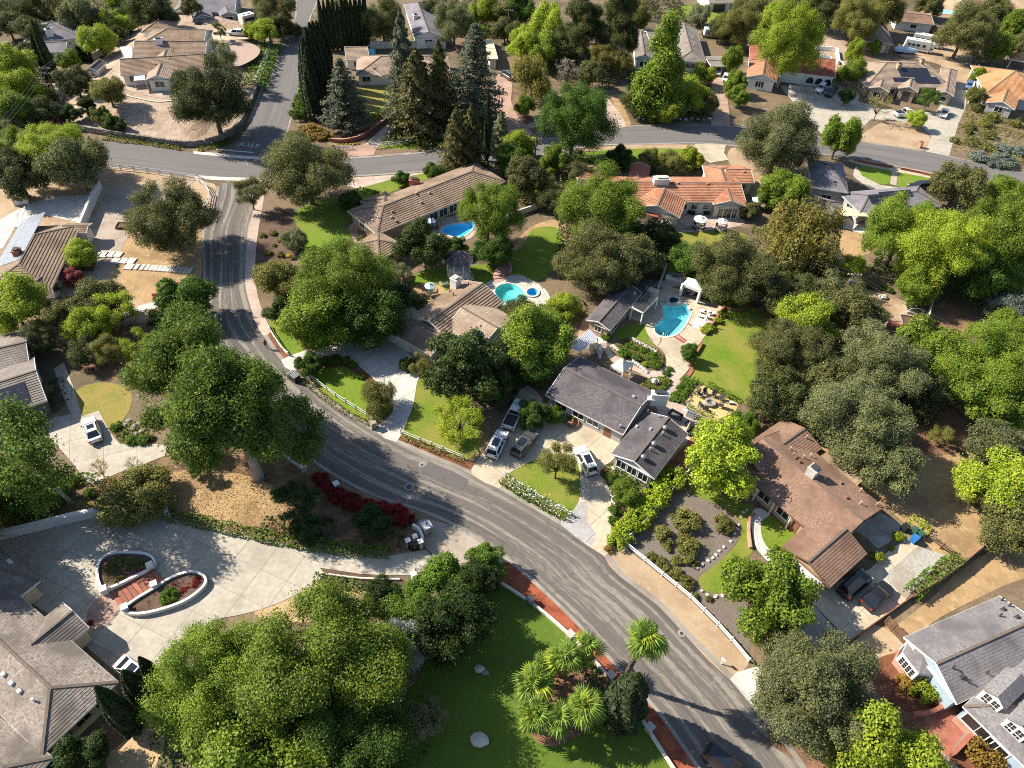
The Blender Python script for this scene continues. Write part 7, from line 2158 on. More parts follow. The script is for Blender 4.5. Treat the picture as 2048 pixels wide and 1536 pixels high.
car('suv', 'silver', T(3,1640,605), T(3,1652,545), 'silver car under the flat carport')
car('hatch', 'white', T(3,1706,652), T(3,1712,608), 'small white car behind the green screen by the carport')
car('hatch', 'white', T(1,1838,262), T(1,1938,268), 'white hatchback on the top driveway', base=MOUND_H)
car('pickup', 'black', T(1,1545,215), T(1,1665,232), 'black truck beside the slate house garage', base=.9)
car('sedan', 'silver', T(2,382,545), T(2,396,488), 'silver car half hidden by the cypress block on the side street')
car('suv', 'gunmetal', T(2,1972,582), T(2,2045,628), 'grey car on the curved paver drive')
def motorhome(fr, re, label, W=2.5, H=3.1, cab=True, base=0.0, name='motorhome', cat='motorhome', group='motorhomes'):
 a, b = G(fr[0], fr[1], base), G(re[0], re[1], base)
 c = (a + b) / 2
 L = (a - b).length
 o = empty(name, (c.x, c.y, base), label, cat, group, math.atan2(a.y - b.y, a.x - b.x))
 mb = MB().box((-.06 * L, 0,(H + .5) / 2),(L * .88, W, H - .5), top=.97)
 if cab: mb.box((.44 * L, 0, H * .72),(.14 * L, W * .94, H * .36)).box((.44 * L, 0,.85),(.13 * L, W * .85,.8))
 mb.build('body', 'fiberglass', o)
 for sg in (-1,1):
  for k, x in enumerate((-.36,-.2,-.04,.16)):
   MB().box((x * L, sg * W / 2 * .995, H * .62),(.9,.06,.7)).build('window', 'car_glass', o)
  MB().box((-.06 * L, sg * W / 2 * .99, H * .38),(L * .84,.05,.16)).build('stripe', 'tile_tan', o)
  for x in (-.26,.36):
   w = MB().tube([(x * L, sg * W * .44 - .12,.42),(x * L, sg * W * .44 + .12,.42)],.42,14).build('wheel', 'tyre', o)
   MB().tube([(x * L, sg * W * .44 - .13,.42),(x * L, sg * W * .44 + .13,.42)],.2,10).build('rim', 'steel', w)
 if cab: MB().box((.512 * L, 0,1.45),(.05, W * .7,.6)).build('windshield', 'car_glass', o)
 MB().box((-.2 * L, 0, H + .1),(.9,.8,.3), top=.9).build('air_conditioner', 'white_paint', o)
 MB().box((.12 * L, 0, H + .06),(.6,.6,.16)).build('roof_hatch', 'grey_metal', o)
 return o
motorhome(T(4,1300,428), T(4,1075,388), 'front one of the two white motorhomes, with three side windows')
motorhome(T(4,1385,392), T(4,1140,345), 'rear one of the two white motorhomes, along the dark fence')
motorhome(T(1,1920,215), T(1,2035,185), 'rounded white travel trailer on the top driveway', 2.4,2.8, False, 1.2, 'travel_trailer', 'trailer', 'travel trailers')
motorhome(T(3,1510,290), T(3,1660,300), 'long white trailer behind the carport', 2.4,2.4, False, 0, 'travel_trailer', 'trailer', 'travel trailers')
def boat(u, v, L, rz, label):
 o = empty('covered_boat', G(u, v), label, 'boat', None, rz)
 mb, n = MB(),9
 for i in range(n):
  x = -L / 2 + L * i / (n - 1)
  t = i / (n - 1)
  w = 1.1 * math.sin(min(1,(1.02 - t) * 1.7) * math.pi / 2)
  hgt = 1.35 + .35 * math.sin(t * 3.1)
  mb.v += [(x, -w, .5),(x, -w * .95,1.0),(x, -w * .3, hgt),(x, w * .3, hgt),(x, w * .95,1.0),(x, w, .5)]
 for i in range(n - 1):
  for k in range(5): mb.f.append((i * 6 + k, i * 6 + k + 1,(i + 1) * 6 + k + 1,(i + 1) * 6 + k)); mb.mi.append(0)
 mb.f += [(0,1,2,3,4,5)]; mb.mi.append(0)
 mb.build('tarpaulin', 'tarp_blue', o)
 MB().box((0,0,.42),(L * .8,.9,.12)).build('trailer_frame', 'dark_metal', o)
 for sg in (-1,1): MB().tube([(-.8, sg * .95 - .1,.3),(-.8, sg * .95 + .1,.3)],.3,12).build('wheel', 'tyre', o)
boat(*T(4,1095,425),6.5,-.2, 'boat under a pale blue tarpaulin in front of the motorhomes')
# --- fences and walls
def resample(W, step):
 out = []
 for a, b in zip(W[:-1], W[1:]):
  n = max(1, int(round((b - a).length / step)))
  out += [a.lerp(b, k / n) for k in range(n)]
 return out + [W[-1]]
def fence(label, pts, h=1.2, rails=3, step=2.4, mat='white_paint', post=.13, railw=.05, railh=.13, solid=False, name='rail_fence', board=.0):
 P = resample([GP(u, v) for u, v in pts], step)
 c = P[len(P) // 2].copy()
 o = empty(name, c, label, 'fence')
 for p in P:
  block('post', (p - c) + Vector((0,0, h / 2)),(post, post, h + .1), mat, o)
 for a, b in zip(P[:-1], P[1:]):
  d = b - a
  m = (a + b) / 2 - c
  rz = math.atan2(d.y, d.x)
  if solid:
   if board:
    n = max(1, int(d.length / board))
    for k in range(n):
     q = a.lerp(b, (k + .5) / n) - c
     block('board', q + Vector((0,0, h / 2)),(d.length / n - .03,.04, h - .06 + .05 * ((k * 7) % 3)), mat, o, rz)
    for zz in (.3, h - .3): block('rail', m + Vector((0,0, zz)),(d.length, .09,.09), mat, o, rz)
   else:
    block('panel', m + Vector((0,0, h / 2)),(d.length - post, .06, h - .1), mat, o, rz)
    block('rail', m + Vector((0,0, h - .02)),(d.length - post, .1,.09), mat, o, rz)
  else:
   for k in range(rails):
    zz = h * (k + .9) / (rails + .25) if rails > 1 else h - .1
    block('rail', m + Vector((0,0, zz)),(d.length - .02, railw, railh), mat, o, rz)
 return o
fence('white rail fence around the golden dirt at the road junction', [(190,335),(295,346),(390,361),(412,375),(421,392),(414,424),(404,448)],1.25)
fence('white rail fence below the redwoods along the upper road', [(749,298),(800,290),(850,282),(894,276)],1.25)
fence('short white fence by the steps at the corner', T(2,630,1195,700,1198,775,1195),1.0,3,1.5)
fence('white fence along the bark strip near the walking person', [(536,654),(541,664),(552,682),(566,702),(577,712)],.9,2,2.0, railh=.22)
fence('white two-rail fence around the looped drive lawn', [(598,742),(637,769),(672,795),(712,820),(746,841)],1.0,2,2.2)
fence('white two-rail fence in front of the yellow-leaved tree', [(802,868),(840,884),(885,902),(927,919)],1.0,2,2.2)
fence('white low fence inside the rose hedge', [(1012,955),(1045,978),(1090,1005),(1141,1032)],1.0,2,2.2)
fence('long curved white rail fence beside the wood chip bed', [(1246,1088),(1289,1123),(1324,1152),(1379,1197),(1406,1224),(1434,1252),(1461,1282),(1496,1324)],.95,2,2.6, railw=.12, railh=.12)
fence('white vinyl boundary fence behind the vivid hedge', [(1374,950),(1342,987),(1310,1024),(1280,1057),(1248,1088)],1.1, solid=True, name='panel_fence')
fence('brown split-rail fence behind the recycling bins', [(1853,1075),(1880,1097),(1911,1118)],1.2,2,2.4, 'wood_brown', .16,.09,.12)
fence('dark wooden fence at the edge of the dry yard', [(1990,1080),(1950,1110),(1912,1142),(1870,1172),(1826,1198)],1.6, mat='wood_brown', solid=True, board=.32, name='board_fence')
fence('low reddish timber wall along the brown house drive', [(1822,1196),(1780,1226),(1740,1254),(1697,1285)],.7, mat='wood_red', solid=True, name='timber_fence')
fence('brown plank gate fence beside the dormer house', [(1767,1247),(1782,1262),(1810,1292)],1.7, mat='wood_brown', solid=True, board=.30, step=2.0, name='board_fence')
fence('dark fence behind the two motorhomes', [(1795,53),(1840,62),(1893,72)],1.9, mat='wood_brown', solid=True, board=.5, name='board_fence')
fence('tan board fence between the arched wall and the green screen', [(1662,162),(1675,166),(1688,170)],1.7, mat='wood_grey', solid=True, board=.35, name='board_fence')
fence('white panel fence beside the raised beds', [(1862,604),(1855,626),(1846,656)],1.8, mat='white_paint', solid=True, name='panel_fence')
fence('bent wire-grey fence above the side drive', [(1962,112),(1950,128),(1942,150)],1.5,3,2.4, 'grey_metal', .08,.03,.04)
fence('white fence stub on the pine bank', [(560,909),(580,924),(600,938)],1.0,2,2.2)
fence('dark fence between the two tiled houses', [(810,548),(806,570),(803,598)],1.6, mat='wood_brown', solid=True, board=.35, name='board_fence')
fence('low white gate rails at the paver drive', T(3,125,1030,195,1020,175,960),1.1,3,1.8)
def wall(label, pts, h, th, mat, cap=None, base=None, name='garden_wall', close=False, sub=4, capw=.06):
 W = [Vector(p) for p in smooth_loop([tuple(GP(u, v)[:2]) for u, v in pts], close, sub)] if sub else [GP(u, v).xy for u, v in pts]
 if close: W.append(W[0])
 c = W[len(W) // 2]
 o = empty(name, (c.x, c.y, base if base is not None else 0), label, 'wall')
 def strip(t, z0, z1):
  mb, n = MB(), len(W)
  for i, p in enumerate(W):
   d = (W[min(i + 1, n - 1)] - W[max(i - 1,0)]).normalized()
   if close and i in (0, n - 1): d = (W[1] - W[-2]).normalized()
   s = Vector((-d.y, d.x)) * t / 2
   q = p - c
   mb.v += [(q.x - s.x, q.y - s.y, z0),(q.x - s.x, q.y - s.y, z1),(q.x + s.x, q.y + s.y, z1),(q.x + s.x, q.y + s.y, z0)]
  for i in range(n - 1):
   for k in range(3): mb.f.append((i * 4 + k, i * 4 + k + 1,(i + 1) * 4 + k + 1,(i + 1) * 4 + k)); mb.mi.append(0)
  if not close: mb.f += [(0,1,2,3), tuple(range(len(mb.v) - 1, len(mb.v) - 5,-1))]; mb.mi += [0,0]
  return mb
 strip(th, -.1, h).build('wall', mat, o)
 if cap: strip(th + capw, h + .002, h + .08).build('coping', cap, o)
 return o
def pillar(label, u, v, s, h, mat, cap='white_paint', lamp=False, name='pillar', rz=.6, group=None, base=0.0):
 p = G(u, v, base)
 o = empty(name, p, label, 'pillar', group, rz)
 MB().box((0,0, h / 2),(s, s, h)).build('shaft', mat, o)
 MB().box((0,0, h + .05),(s + .14, s + .14,.1)).build('cap', cap, o)
 if lamp:
  l = MB().cyl((0,0, h + .1),.07,.2,8).cyl((0,0, h + .55),.2,.08,8,0,.03).build('lantern', 'dark_metal', o)
  MB().cyl((0,0, h + .3),.13,.25,8,0,.16).build('glass', 'headlight', l)
 return o
wall('curved white wall above the big concrete forecourt', [(-20,1083),(60,1064),(160,1039),(265,1020),(315,1018),(333,1020),(337,1034)],1.3,.5, 'white_paint', 'white_paint')
wall('tall white wall beside the gravel yard', [(203,376),(190,406),(178,436),(165,468)],1.9,.35, 'white_paint', 'white_paint', sub=0)
wall('white wall behind the oaks at the left edge', [(82,355),(120,363),(162,373),(205,378)],1.8,.3, 'white_paint', sub=0)
wall('cream low wall at the end of the dry lawn', [(985,458),(1024,436),(1062,422),(1096,410)],1.2,.3, 'offwhite_stucco')
wall('long pale wall behind the tan porch house', [(735,97),(800,96),(850,96),(892,97)],1.8,.4, 'pale_stone', sub=0)
wall('white kerb wall between the turf and the red strip', [(1003,1169),(1066,1211),(1134,1268),(1199,1336),(1274,1428),(1311,1486),(1350,1545)],.4,.24, 'offwhite_stucco', 'offwhite_stucco')
wall('curved brick planter wall at the street corner', [(664,284),(690,285),(722,277),(745,263),(788,231)],.8,.35, 'brick', 'brick_pale')
wall('upper brick wall on the corner bank', [(690,262),(720,262),(745,252)],.6,.3, 'brick', 'brick_pale')
wall('curved stone wall holding up the hill patio', [(248,190),(275,197),(312,204),(345,202),(358,196)],.9,.3, 'stone', 'pale_stone', base=1.6)
wall('brick kerb wall along the sidewalk left of the path', [(1708,321),(1745,329),(1784,336)],.5,.3, 'brick', 'brick_pale', sub=0)
wall('brick kerb wall along the sidewalk right of the path', [(1800,339),(1840,347),(1870,355)],.5,.3, 'brick', 'brick_pale', sub=0)
wall('brick edging wall between the pool deck and the back lawn', [(1448,616),(1436,634),(1424,650),(1412,670)],.6,.3, 'brick', sub=0)
wall('curved brick edging at the top of the back lawn', [(1449,618),(1465,622),(1482,621),(1500,612)],.5,.3, 'brick')
wall('brick edging around the end of the pool path', [(1371,718),(1381,727),(1384,740),(1376,752)],.15,.5, 'brick')
wall('brick edging beside the topiary ball', [(1390,712),(1398,700),(1404,688)],.5,.25, 'brick')
wall('curved brick border beside the white footpath', [(1500,1098),(1497,1075),(1496,1055),(1499,1036),(1508,1030)],.5,.3, 'brick_pale')
wall('grey stucco wall beside the outdoor kitchen', [(1331,541),(1322,564),(1313,588)],1.6,.3, 'grey_siding', sub=0)
wall('short white wall at the pergola end', [(1290,586),(1303,590),(1315,595)],1.5,.25, 'white_paint', sub=0)
wall('white wall along the side drive of the solar roof house', [(1936,208),(1941,185),(1947,160),(1953,140)],1.6,.3, 'white_paint', sub=0)
wall('white curb wall of the mission house spa terrace', [(1630,100),(1652,101),(1672,104),(1676,130)],1.2,.5, 'white_paint', sub=0)
wall('curved tan wall behind the white playhouse', [(188,122),(200,112),(222,96),(240,88)],1.5,.4, 'pale_stone')
wall('circular stone wall of the hill house planter', [(205,128),(222,128),(236,118),(240,106)],.9,.4, 'pale_stone')
wall('brick walk wall on the upper side', T(16,1130,1125,1250,1115,1340,1080,1440,1015),.9,.35, 'brick', 'brick')
wall('brick walk wall on the lower side', T(16,1450,1440,1520,1370,1600,1290,1720,1245),.9,.35, 'brick', 'brick')
wall('grey kerb along the shaded white planter by the drive', [(640,1148),(720,1158),(800,1160)],.3,.2, 'pale_stone')
wall('white retaining wall beside the side street', [(512,172),(524,140),(538,104),(545,88)],1.4,.4, 'pale_stone', base=0)
# stone wall of the raised lot: irregular stones
def stone_wall(label, pts, h):
 W = resample([Vector(p).to_3d() for p in smooth_loop([tuple(G(u, v)[:2]) for u, v in pts], False, 5)],.62)
 c = W[len(W) // 2].copy()
 o = empty('stone_wall', c, label, 'wall')
 rnd, mb = random.Random(9), MB()
 for a, b in zip(W[:-1], W[1:]):
  d = b - a
  for k in range(4):
   p = a.lerp(b, .5 + rnd.uniform(-.2,.2)) - c
   hh = h / 4
   mb.box((p.x + rnd.uniform(-.06,.06), p.y + rnd.uniform(-.06,.06), hh * (k + .5)),(d.length * rnd.uniform(.75,1.15), rnd.uniform(.5,.72), hh * rnd.uniform(.86,1.12)), math.atan2(d.y, d.x) + rnd.uniform(-.12,.12), top=1.0)
 s = mb.build('stonework', 'stone', o)
 s['kind'] = 'stuff'
stone_wall('irregular stone wall around the raised stony lot', [(141,178),(128,200),(120,224),(122,238),(150,258),(212,270),(300,284),(375,293),(440,283),(474,260),(496,225),(520,165),(545,95)],1.3)
# planters, gate and pillars of the lower driveway
UP = [(198,1152),(203,1127),(222,1113),(252,1110),(295,1113),(312,1127),(303,1142),(268,1160),(230,1178),(208,1182)]
LO = [(250,1226),(272,1205),(310,1182),(345,1160),(385,1148),(410,1157),(413,1172),(396,1190),(370,1207),(330,1222),(282,1232)]
for lp, lb in ((UP, 'upper white teardrop planter on the forecourt'),(LO, 'lower white teardrop planter on the forecourt')):
 wall(lb, lp, .6,.22, 'white_paint', 'white_paint', close=True, name='planter', sub=3)
 zone('planter_soil', lp, 'brown_mulch', 60,3)
for k, (u, v) in enumerate(((212,1186),(304,1138),(312,1176),(254,1222))):
 pillar(['white planter pillar at the foot of the upper planter', 'white planter pillar at the head of the upper planter', 'white planter pillar at the head of the lower planter', 'white planter pillar at the foot of the lower planter'][k], u, v, .6,1.0, 'white_paint')
st = empty('brick_steps', G(272,1178), 'shallow brick steps between the two white planters', 'steps')
a_, b_ = G(232,1205), G(318,1150)
for k in range(9):
 p = a_.lerp(b_, (k + .5) / 9) - st.location
 d = (b_ - a_).normalized()
 MB().box((p.x, p.y, .10 + .03 * k),((b_ - a_).length / 9 - .05,3.0,.08), math.atan2(d.y, d.x)).build('step', 'wood_red' if k % 2 else 'brick', st)
pillar('square stone gate pillar with a lantern below the crimson shrubs', 854,1064,1.0,1.5, 'stone', lamp=True)
pillar('square stone gate pillar with a lantern beside the bright rounded tree', 953,1120,1.0,1.5, 'stone', lamp=True)
g_ = empty('gate_sign', G(830,1098), 'black curved entrance sign with white scrollwork between white-capped posts', 'sign')
for u, v in ((817,1094),(831,1086),(842,1096)):
 p = G(u, v) - g_.location
 MB().box((p.x, p.y, .75),(.45,.45,1.5),.5).build('post', 'grey_siding', g_)
 MB().box((p.x, p.y, 1.55),(.6,.6,.1),.5).build('cap', 'white_paint', g_)
q_ = [G(u, v) - g_.location for u, v in ((817,1098),(826,1102),(836,1100),(843,1092))]
mb_ = MB()
for a_, b_ in zip(q_[:-1], q_[1:]): mb_.bar((a_.x, a_.y, .75),(b_.x, b_.y, .75),.15,1.3)
mb_.build('panel', 'black', g_)
rnd = random.Random(4)
for k in range(7):
 t = .25 + k * .09
 a_ = q_[1].lerp(q_[3], t); d_ = (q_[3] - q_[1]).normalized(); n_ = Vector((d_.y, -d_.x, 0)) * .16
 MB().tube([(a_.x + n_.x + d_.x * .16 * math.cos(s), a_.y + n_.y + d_.y * .16 * math.cos(s),.8 + .2 * math.sin(s) + .05 * (k % 2)) for s in [i * .7 for i in range(7)]],.025,4).build('scroll', 'white_paint', g_)
wall('white curved wall behind the black entrance sign', [(826,1056),(838,1064),(845,1078),(844,1090)],.8,.25, 'white_paint', 'white_paint')
pillar('white-capped post by the gate track of the lower driveway', 828,1160,.5,1.4, 'grey_siding')
pillar('white-capped post in front of the bright rounded tree', 915,1142,.5,1.4, 'grey_siding')
fence('short black iron gate across the lower driveway', [(832,1150),(853,1140)],1.3,4,3, 'black', .08,.03,.05, name='iron_gate')
for k, (u, v) in enumerate(((1060,1206),(1139,1275),(1220,1356),(1297,1460))):
 pillar(['dark-capped pillar at the upper end of the turf wall', 'pinkish pillar second from the top of the turf wall', 'pillar beside the tall palm on the turf wall', 'lowest pillar on the turf wall'][k], u, v, .7,.9, 'brick_pale' if k else 'dark_siding', 'pale_stone' if k else 'dark_metal', rz=.8)
pillar('white-topped pillar at the pine bank fence', 609,942,.6,1.1, 'grey_siding'); pillar('white-topped pillar among the crimson shrubs', 674,977,.6,1.1, 'grey_siding')
pillar('stone mailbox pillar at the mouth of the looped drive', 747,856,.7,1.2, 'stone', 'stone', name='mailbox_pillar')
pillar('brick mailbox pillar beside the upper road', 1838,295,.7,1.4, 'brick_pale', 'brick', name='mailbox_pillar')
mb_o = empty('mailbox', G(1690,1330), 'white mailbox on a post at the road shoulder', 'mailbox', None, -.8)
MB().box((0,0,.5),(.1,.1,1.0)).build('post', 'white_paint', mb_o)
MB().box((0,0,1.1),(.5,.22,.14)).tube([(-.25,0,1.17),(.25,0,1.17)],.11,10).build('box', 'white_paint', mb_o)
mb_o.location = G(1442,1328)
mb_o = empty('utility_box', G(590,760), 'grey ribbed box on the asphalt beside the looped drive', 'utility box', None, -.62)
MB().box((0,0,.6),(1.5,.95,1.2)).build('cabinet', 'bin_black', mb_o)
l_ = MB().box((0,0,1.24),(1.6,1.05,.08)).build('lid', 'grey_metal', mb_o)
for k in range(6): MB().box((-.62 + .25 * k, 0,1.3),(.07,1.0,.05)).build('rib', 'steel', l_)
# --- utility poles and wires
def pole(label, ub, vb, vt, arms=1, lamp=False, cat='utility pole', base=None):
 p = GP(ub, vb)
 lo, hi = 2.0,20.0
 for _ in range(30):
  m = (lo + hi) / 2
  if proj(p + Vector((0,0, m)))[1] > vt: lo = m
  else: hi = m
 o = empty('utility_pole' if not lamp else 'lamp_post', p, label, cat)
 MB().tube([(0,0,-.3),(0,0, lo)],[.17,.11],8).build('pole', 'wood_brown' if not lamp else 'dark_metal', o)
 for k in range(arms):
  ca = MB().box((0,0, lo - .4 - k * 1.1),(2.4,.12,.14)).build('crossarm', 'wood_grey', o)
  for x in (-1.05,-.5,.5,1.05): MB().cyl((x, 0, lo - .33 - k * 1.1),.06,.2,6).build('insulator', 'white_paint', ca)
 if lamp: MB().cyl((0,0, lo),.18,.4,8).box((.35,0, lo + .3),(.7,.12,.1)).build('lamp_head', 'grey_metal', o)
 return o, p + Vector((0,0, lo))
pa, ta = pole('wooden utility pole with one crossarm beside the massive dark tree', 1068,336,274)
pb, tb = pole('utility pole with two grey transformers above the bare garden plot', 1676,618,546)
for sg in (-1,1): MB().cyl((sg * .45,-.25, tb.z - 2.1),.27,.85,10).build('transformer', 'steel', pb)
pc, tc_ = pole('utility pole with a double crossarm at the stone wall corner', 121,213,133,2)
pole('dark lamp post rising out of the big light-green tree by the villa', 1241,475,422,0, True, 'lamp post')
pole('utility pole at the top edge by the square hedge', 1015,82,18)
def wires(label, a, b, n=3, gap=.9, sag=1.2):
 o = empty('power_line', a, label, 'power line')
 s = Vector((-(b - a).y, (b - a).x, 0)).normalized()
 for k in range(n):
  off = s * ((k - (n - 1) / 2) * gap)
  MB().tube([tuple((b - a) * t + off - Vector((0,0,.25 + sag * 4 * t * (1 - t)))) for t in [i / 10 for i in range(11)]],.028,4).build('wire', 'dark_metal', o)
wires('three wires running from the stone wall pole to the left edge', tc_, G(-90,330,8.0))
wires('two wires from the transformer pole to the right', tb, G(2140,740,9.0),2)
wires('two wires from the transformer pole towards the villa', tb, ta, 2,1.0,2.5)
wires('wires from the stone wall pole up the hill', tc_, G(300,-60,9.0),2)
# --- palms
fr = MB().tube([(0,0,0),(.5,0,.12),(1.05,0,.1)],[.035,.025,.015],4)
for k in range(17):
 a = rad(-112 + 14 * k)
 ln = 1.05 * (.78 + .22 * math.cos(a * .8))
 c_, s_ = math.cos(a), math.sin(a)
 w = .06
 fold = .05 if k % 2 else -.03
 fr.add([(1.0,0,.1),(1.0 + ln * .55 * c_ - w * s_, ln * .55 * s_ + w * c_, .13 + fold),(1.0 + ln * c_, ln * s_, -.12 - .22 * ln),(1.0 + ln * .55 * c_ + w * s_, ln * .55 * s_ - w * c_, .13 - fold)],[(0,1,2,3)])
FROND = fr.mesh('frond', ['palm'])
def palm(u, v, vt, sc, label, n=30, lean=(0,0), group='fan palms in the turf bed', dry=6, hgt=None):
 p = G(u, v)
 lo, hi = .3,16.0
 for _ in range(30):
  m = (lo + hi) / 2
  if proj(p + Vector((0,0, m)))[1] > vt: lo = m
  else: hi = m
 h = hgt or lo
 o = empty('fan_palm', p, label, 'palm', group)
 rnd = random.Random(int(u * 3 + v))
 tip = Vector((lean[0], lean[1], h))
 tk = MB().tube([(0,0,-.3),(lean[0] * .2, lean[1] * .2, h * .35),(lean[0] * .6, lean[1] * .6, h * .7), tuple(tip)],[.26,.22,.2,.24],9)
 for k in range(int(h * 9)):
  t = rnd.random()
  q = Vector((lean[0] * t ** 1.3, lean[1] * t ** 1.3, h * t))
  a = rnd.random() * 6.28
  tk.box((q.x + .22 * math.cos(a), q.y + .22 * math.sin(a), q.z),(.12,.1,.2), a, top=1.3)
 tk.build('trunk', 'palm_bark', o)
 for k in range(n + dry):
  f = link('frond', FROND, 'palm_dry' if k >= n else ('palm' if rnd.random() > .15 else 'yellow'), o)
  el = rad(86 - 112 * (k / n) ** 1.0 + rnd.uniform(-14,14)) if k < n else rad(rnd.uniform(-72,-45))
  f.location = tip
  f.rotation_euler = (rnd.uniform(-.35,.35),-el, k * 2.399 + rnd.uniform(-.7,.7))
  s = sc * rnd.uniform(.62,1.18)
  f.scale = (s, s, s)
 return o
palm(1244,1364,1275,1.12, 'tallest fan palm with a leaning trunk beside the road', 30,(.5,-.3), 'palms in the turf bed', 14)
palm(1117,1352,1318,1.15, 'big fan palm at the top of the palm bed', 28)
palm(1165,1330,1298,1.0, 'fan palm closest to the road kerb', 26)
palm(1078,1362,1338,.85, 'small fan palm at the upper turf side of the bed', 22, dry=2)
palm(1062,1400,1370,1.1, 'fan palm on the turf side, middle of the bed', 26)
palm(1064,1458,1432,1.1, 'lowest fan palm on the turf side of the bed', 26)
palm(1112,1468,1440,1.0, 'fan palm at the bottom rim of the palm bed', 24)
palm(1155,1448,1415,1.1, 'fan palm in the middle of the bed beside the conifer', 26)
palm(1195,1445,1428,.7, 'young fan palm between the conifer and the bottom rim', 18, dry=0)
# --- garden structures and furniture
def gazebo(u, v):
 p = G(u, v)
 o = empty('gazebo', p, 'white octagonal gazebo with a dark shingled roof and little stairs', 'gazebo', None, .12)
 R, zf, ze = 2.15,.9,3.1
 O = lambda r, z, k: (r * math.cos(rad(22.5 + 45 * k)), r * math.sin(rad(22.5 + 45 * k)), z)
 MB().add([O(R, zf, k) for k in range(8)] + [O(R, 0, k) for k in range(8)],[tuple(range(8))] + [(k, (k + 1) % 8,8 + (k + 1) % 8,8 + k) for k in range(8)]).build('deck', 'white_paint', o)
 for k in range(8):
  a, b = Vector(O(R * .96,0, k)), Vector(O(R * .96,0, k + 1))
  MB().box((a.x, a.y, (zf + ze) / 2),(.13,.13, ze - zf), rad(22.5 + 45 * k)).build('post', 'white_paint', o)
  if k != 6:
   m = MB()
   for z in (zf + .15, zf + .85): m.bar((a.x, a.y, z),(b.x, b.y, z),.06,.08)
   for i in range(1,8):
    q = a.lerp(b, i / 8); m.box((q.x, q.y, zf + .5),(.04,.04,.7))
   m.build('railing', 'white_paint', o)
  m = MB().bar((a.x, a.y, ze - .2),(b.x, b.y, ze - .2),.07,.35)
  m.build('frieze', 'white_paint', o)
  e0, e1, t = Vector(O(R * 1.22, ze - .05, k)), Vector(O(R * 1.22, ze - .05, k + 1)), Vector((0,0, ze + 1.35))
  m = MB()
  for i in range(7):
   t0, t1 = i / 7,(i + 1) / 7
   u0, u1 = Vector((0,0,.05)),0
   m.add([e0.lerp(t, t0), e1.lerp(t, t0), e0.lerp(t, t0) + u0, e1.lerp(t, t0) + u0, e0.lerp(t, t1), e1.lerp(t, t1)],[(0,1,3,2),(2,3,5,4)])
  m.build('roof_panel', 'shingle_dark', o)
  MB().tube([tuple(e0 + Vector((0,0,.05))), tuple(t + Vector((0,0,.05)))],.05,5).build('hip_cap', 'wood_grey', o)
 MB().cyl((0,0, ze + 1.3),.1,.35,8,0,.02).build('finial', 'white_paint', o)
 a, b = Vector(O(R * .96,0,6)), Vector(O(R * .96,0,7))
 m, d = (a + b) / 2,((a + b) / 2).normalized()
 rz = math.atan2(d.y, d.x)
 for i in range(4):
  q = m + d * (.2 + .28 * i)
  MB().box((q.x, q.y, zf - .16 - .2 * i),(.26,1.0,.06), rz).build('step', 'white_paint', o)
 for sg in (-1,1):
  s = Vector((-d.y, d.x, 0)) * .55 * sg
  MB().bar(m + s + Vector((0,0, zf + .8)), m + s + d * 1.2 + Vector((0,0,.75)),.06,.08).bar(m + s + Vector((0,0, zf - .1)), m + s + d * 1.2 + Vector((0,0,.05)),.06,.16).box((m + s + d * 1.2)[:2] + (.4,),(.09,.09,.8)).build('handrail', 'white_paint', o)
gazebo(917,547)
def canopy(label, cs, h, mat, rise, name, cat='canopy', postmat='white_paint', drape=.35, vent=False, ps=.14):
 W = [G(u, v, h) for u, v in cs]
 c = sum(W, Vector()) / 4
 o = empty(name, (c.x, c.y, 0), label, cat)
 q = [w - Vector((c.x, c.y, 0)) for w in W]
 mb = MB()
 n = len(q)
 mb.add(q + [(0,0, h + rise)] + [p - Vector((0,0, drape)) for p in q],[(k, (k + 1) % n, n) for k in range(n)] + [(k, n + 1 + k, n + 1 + (k + 1) % n, (k + 1) % n) for k in range(n)])
 mb.build('canopy', mat, o)
 if vent: MB().add([tuple(p * .34 + Vector((0,0,(h + rise) * .66 + .16 - p.z * .34 + h * .34 - .0)))[:2] + (h + rise * .66 + .2,) for p in q] + [(0,0, h + rise + .35)],[(k, (k + 1) % n, n) for k in range(n)]).build('vent_top', 'canvas_cream', o)
 for p in q: MB().box((p.x * .95, p.y * .95,(h - .05) / 2),(ps, ps, h - .05),.5).build('post', postmat, o)
 return o
canopy('white canvas garden canopy with a beige vent top by the grey house', T(7,785,1392,890,1442,972,1366,872,1330),2.5, 'canvas_white', .9, 'garden_canopy', vent=True)
cb = canopy('white draped cabana beside the pool deck', [(1365,567),(1377,555),(1416,564),(1402,582)],2.7, 'canvas_white', .25, 'cabana', 'cabana', drape=.5, ps=.4)
MB().box((0,.2,.3),(3.2,1.6,.5),-.2).build('daybed', 'dark_metal', cb)
canopy('beige square umbrella canopy at the top edge', T(2,1868,68,1870,82,1965,82,1955,42),2.4, 'canvas_cream', .5, 'garden_canopy')
lt = empty('lean_to', G(1165,690), 'grey corrugated lean-to roof between the pool house and the grey house', 'lean-to')
c_ = [G(u, v, z) - lt.location for (u, v), z in zip(T(7,440,1238,545,1282,692,1168,622,1098),(2.3,2.3,2.6,2.6))]
for k in range(10):
 a, b, d, e = (c_[0].lerp(c_[1], k / 10), c_[0].lerp(c_[1],(k + .94) / 10), c_[3].lerp(c_[2],(k + .94) / 10), c_[3].lerp(c_[2], k / 10))
 MB().add([a, b, d, e, (a + b) / 2 + Vector((0,0,.07)),(e + d) / 2 + Vector((0,0,.07))],[(0,4,5,3),(4,1,2,5)]).build('roof_sheet', 'corrugated', lt)
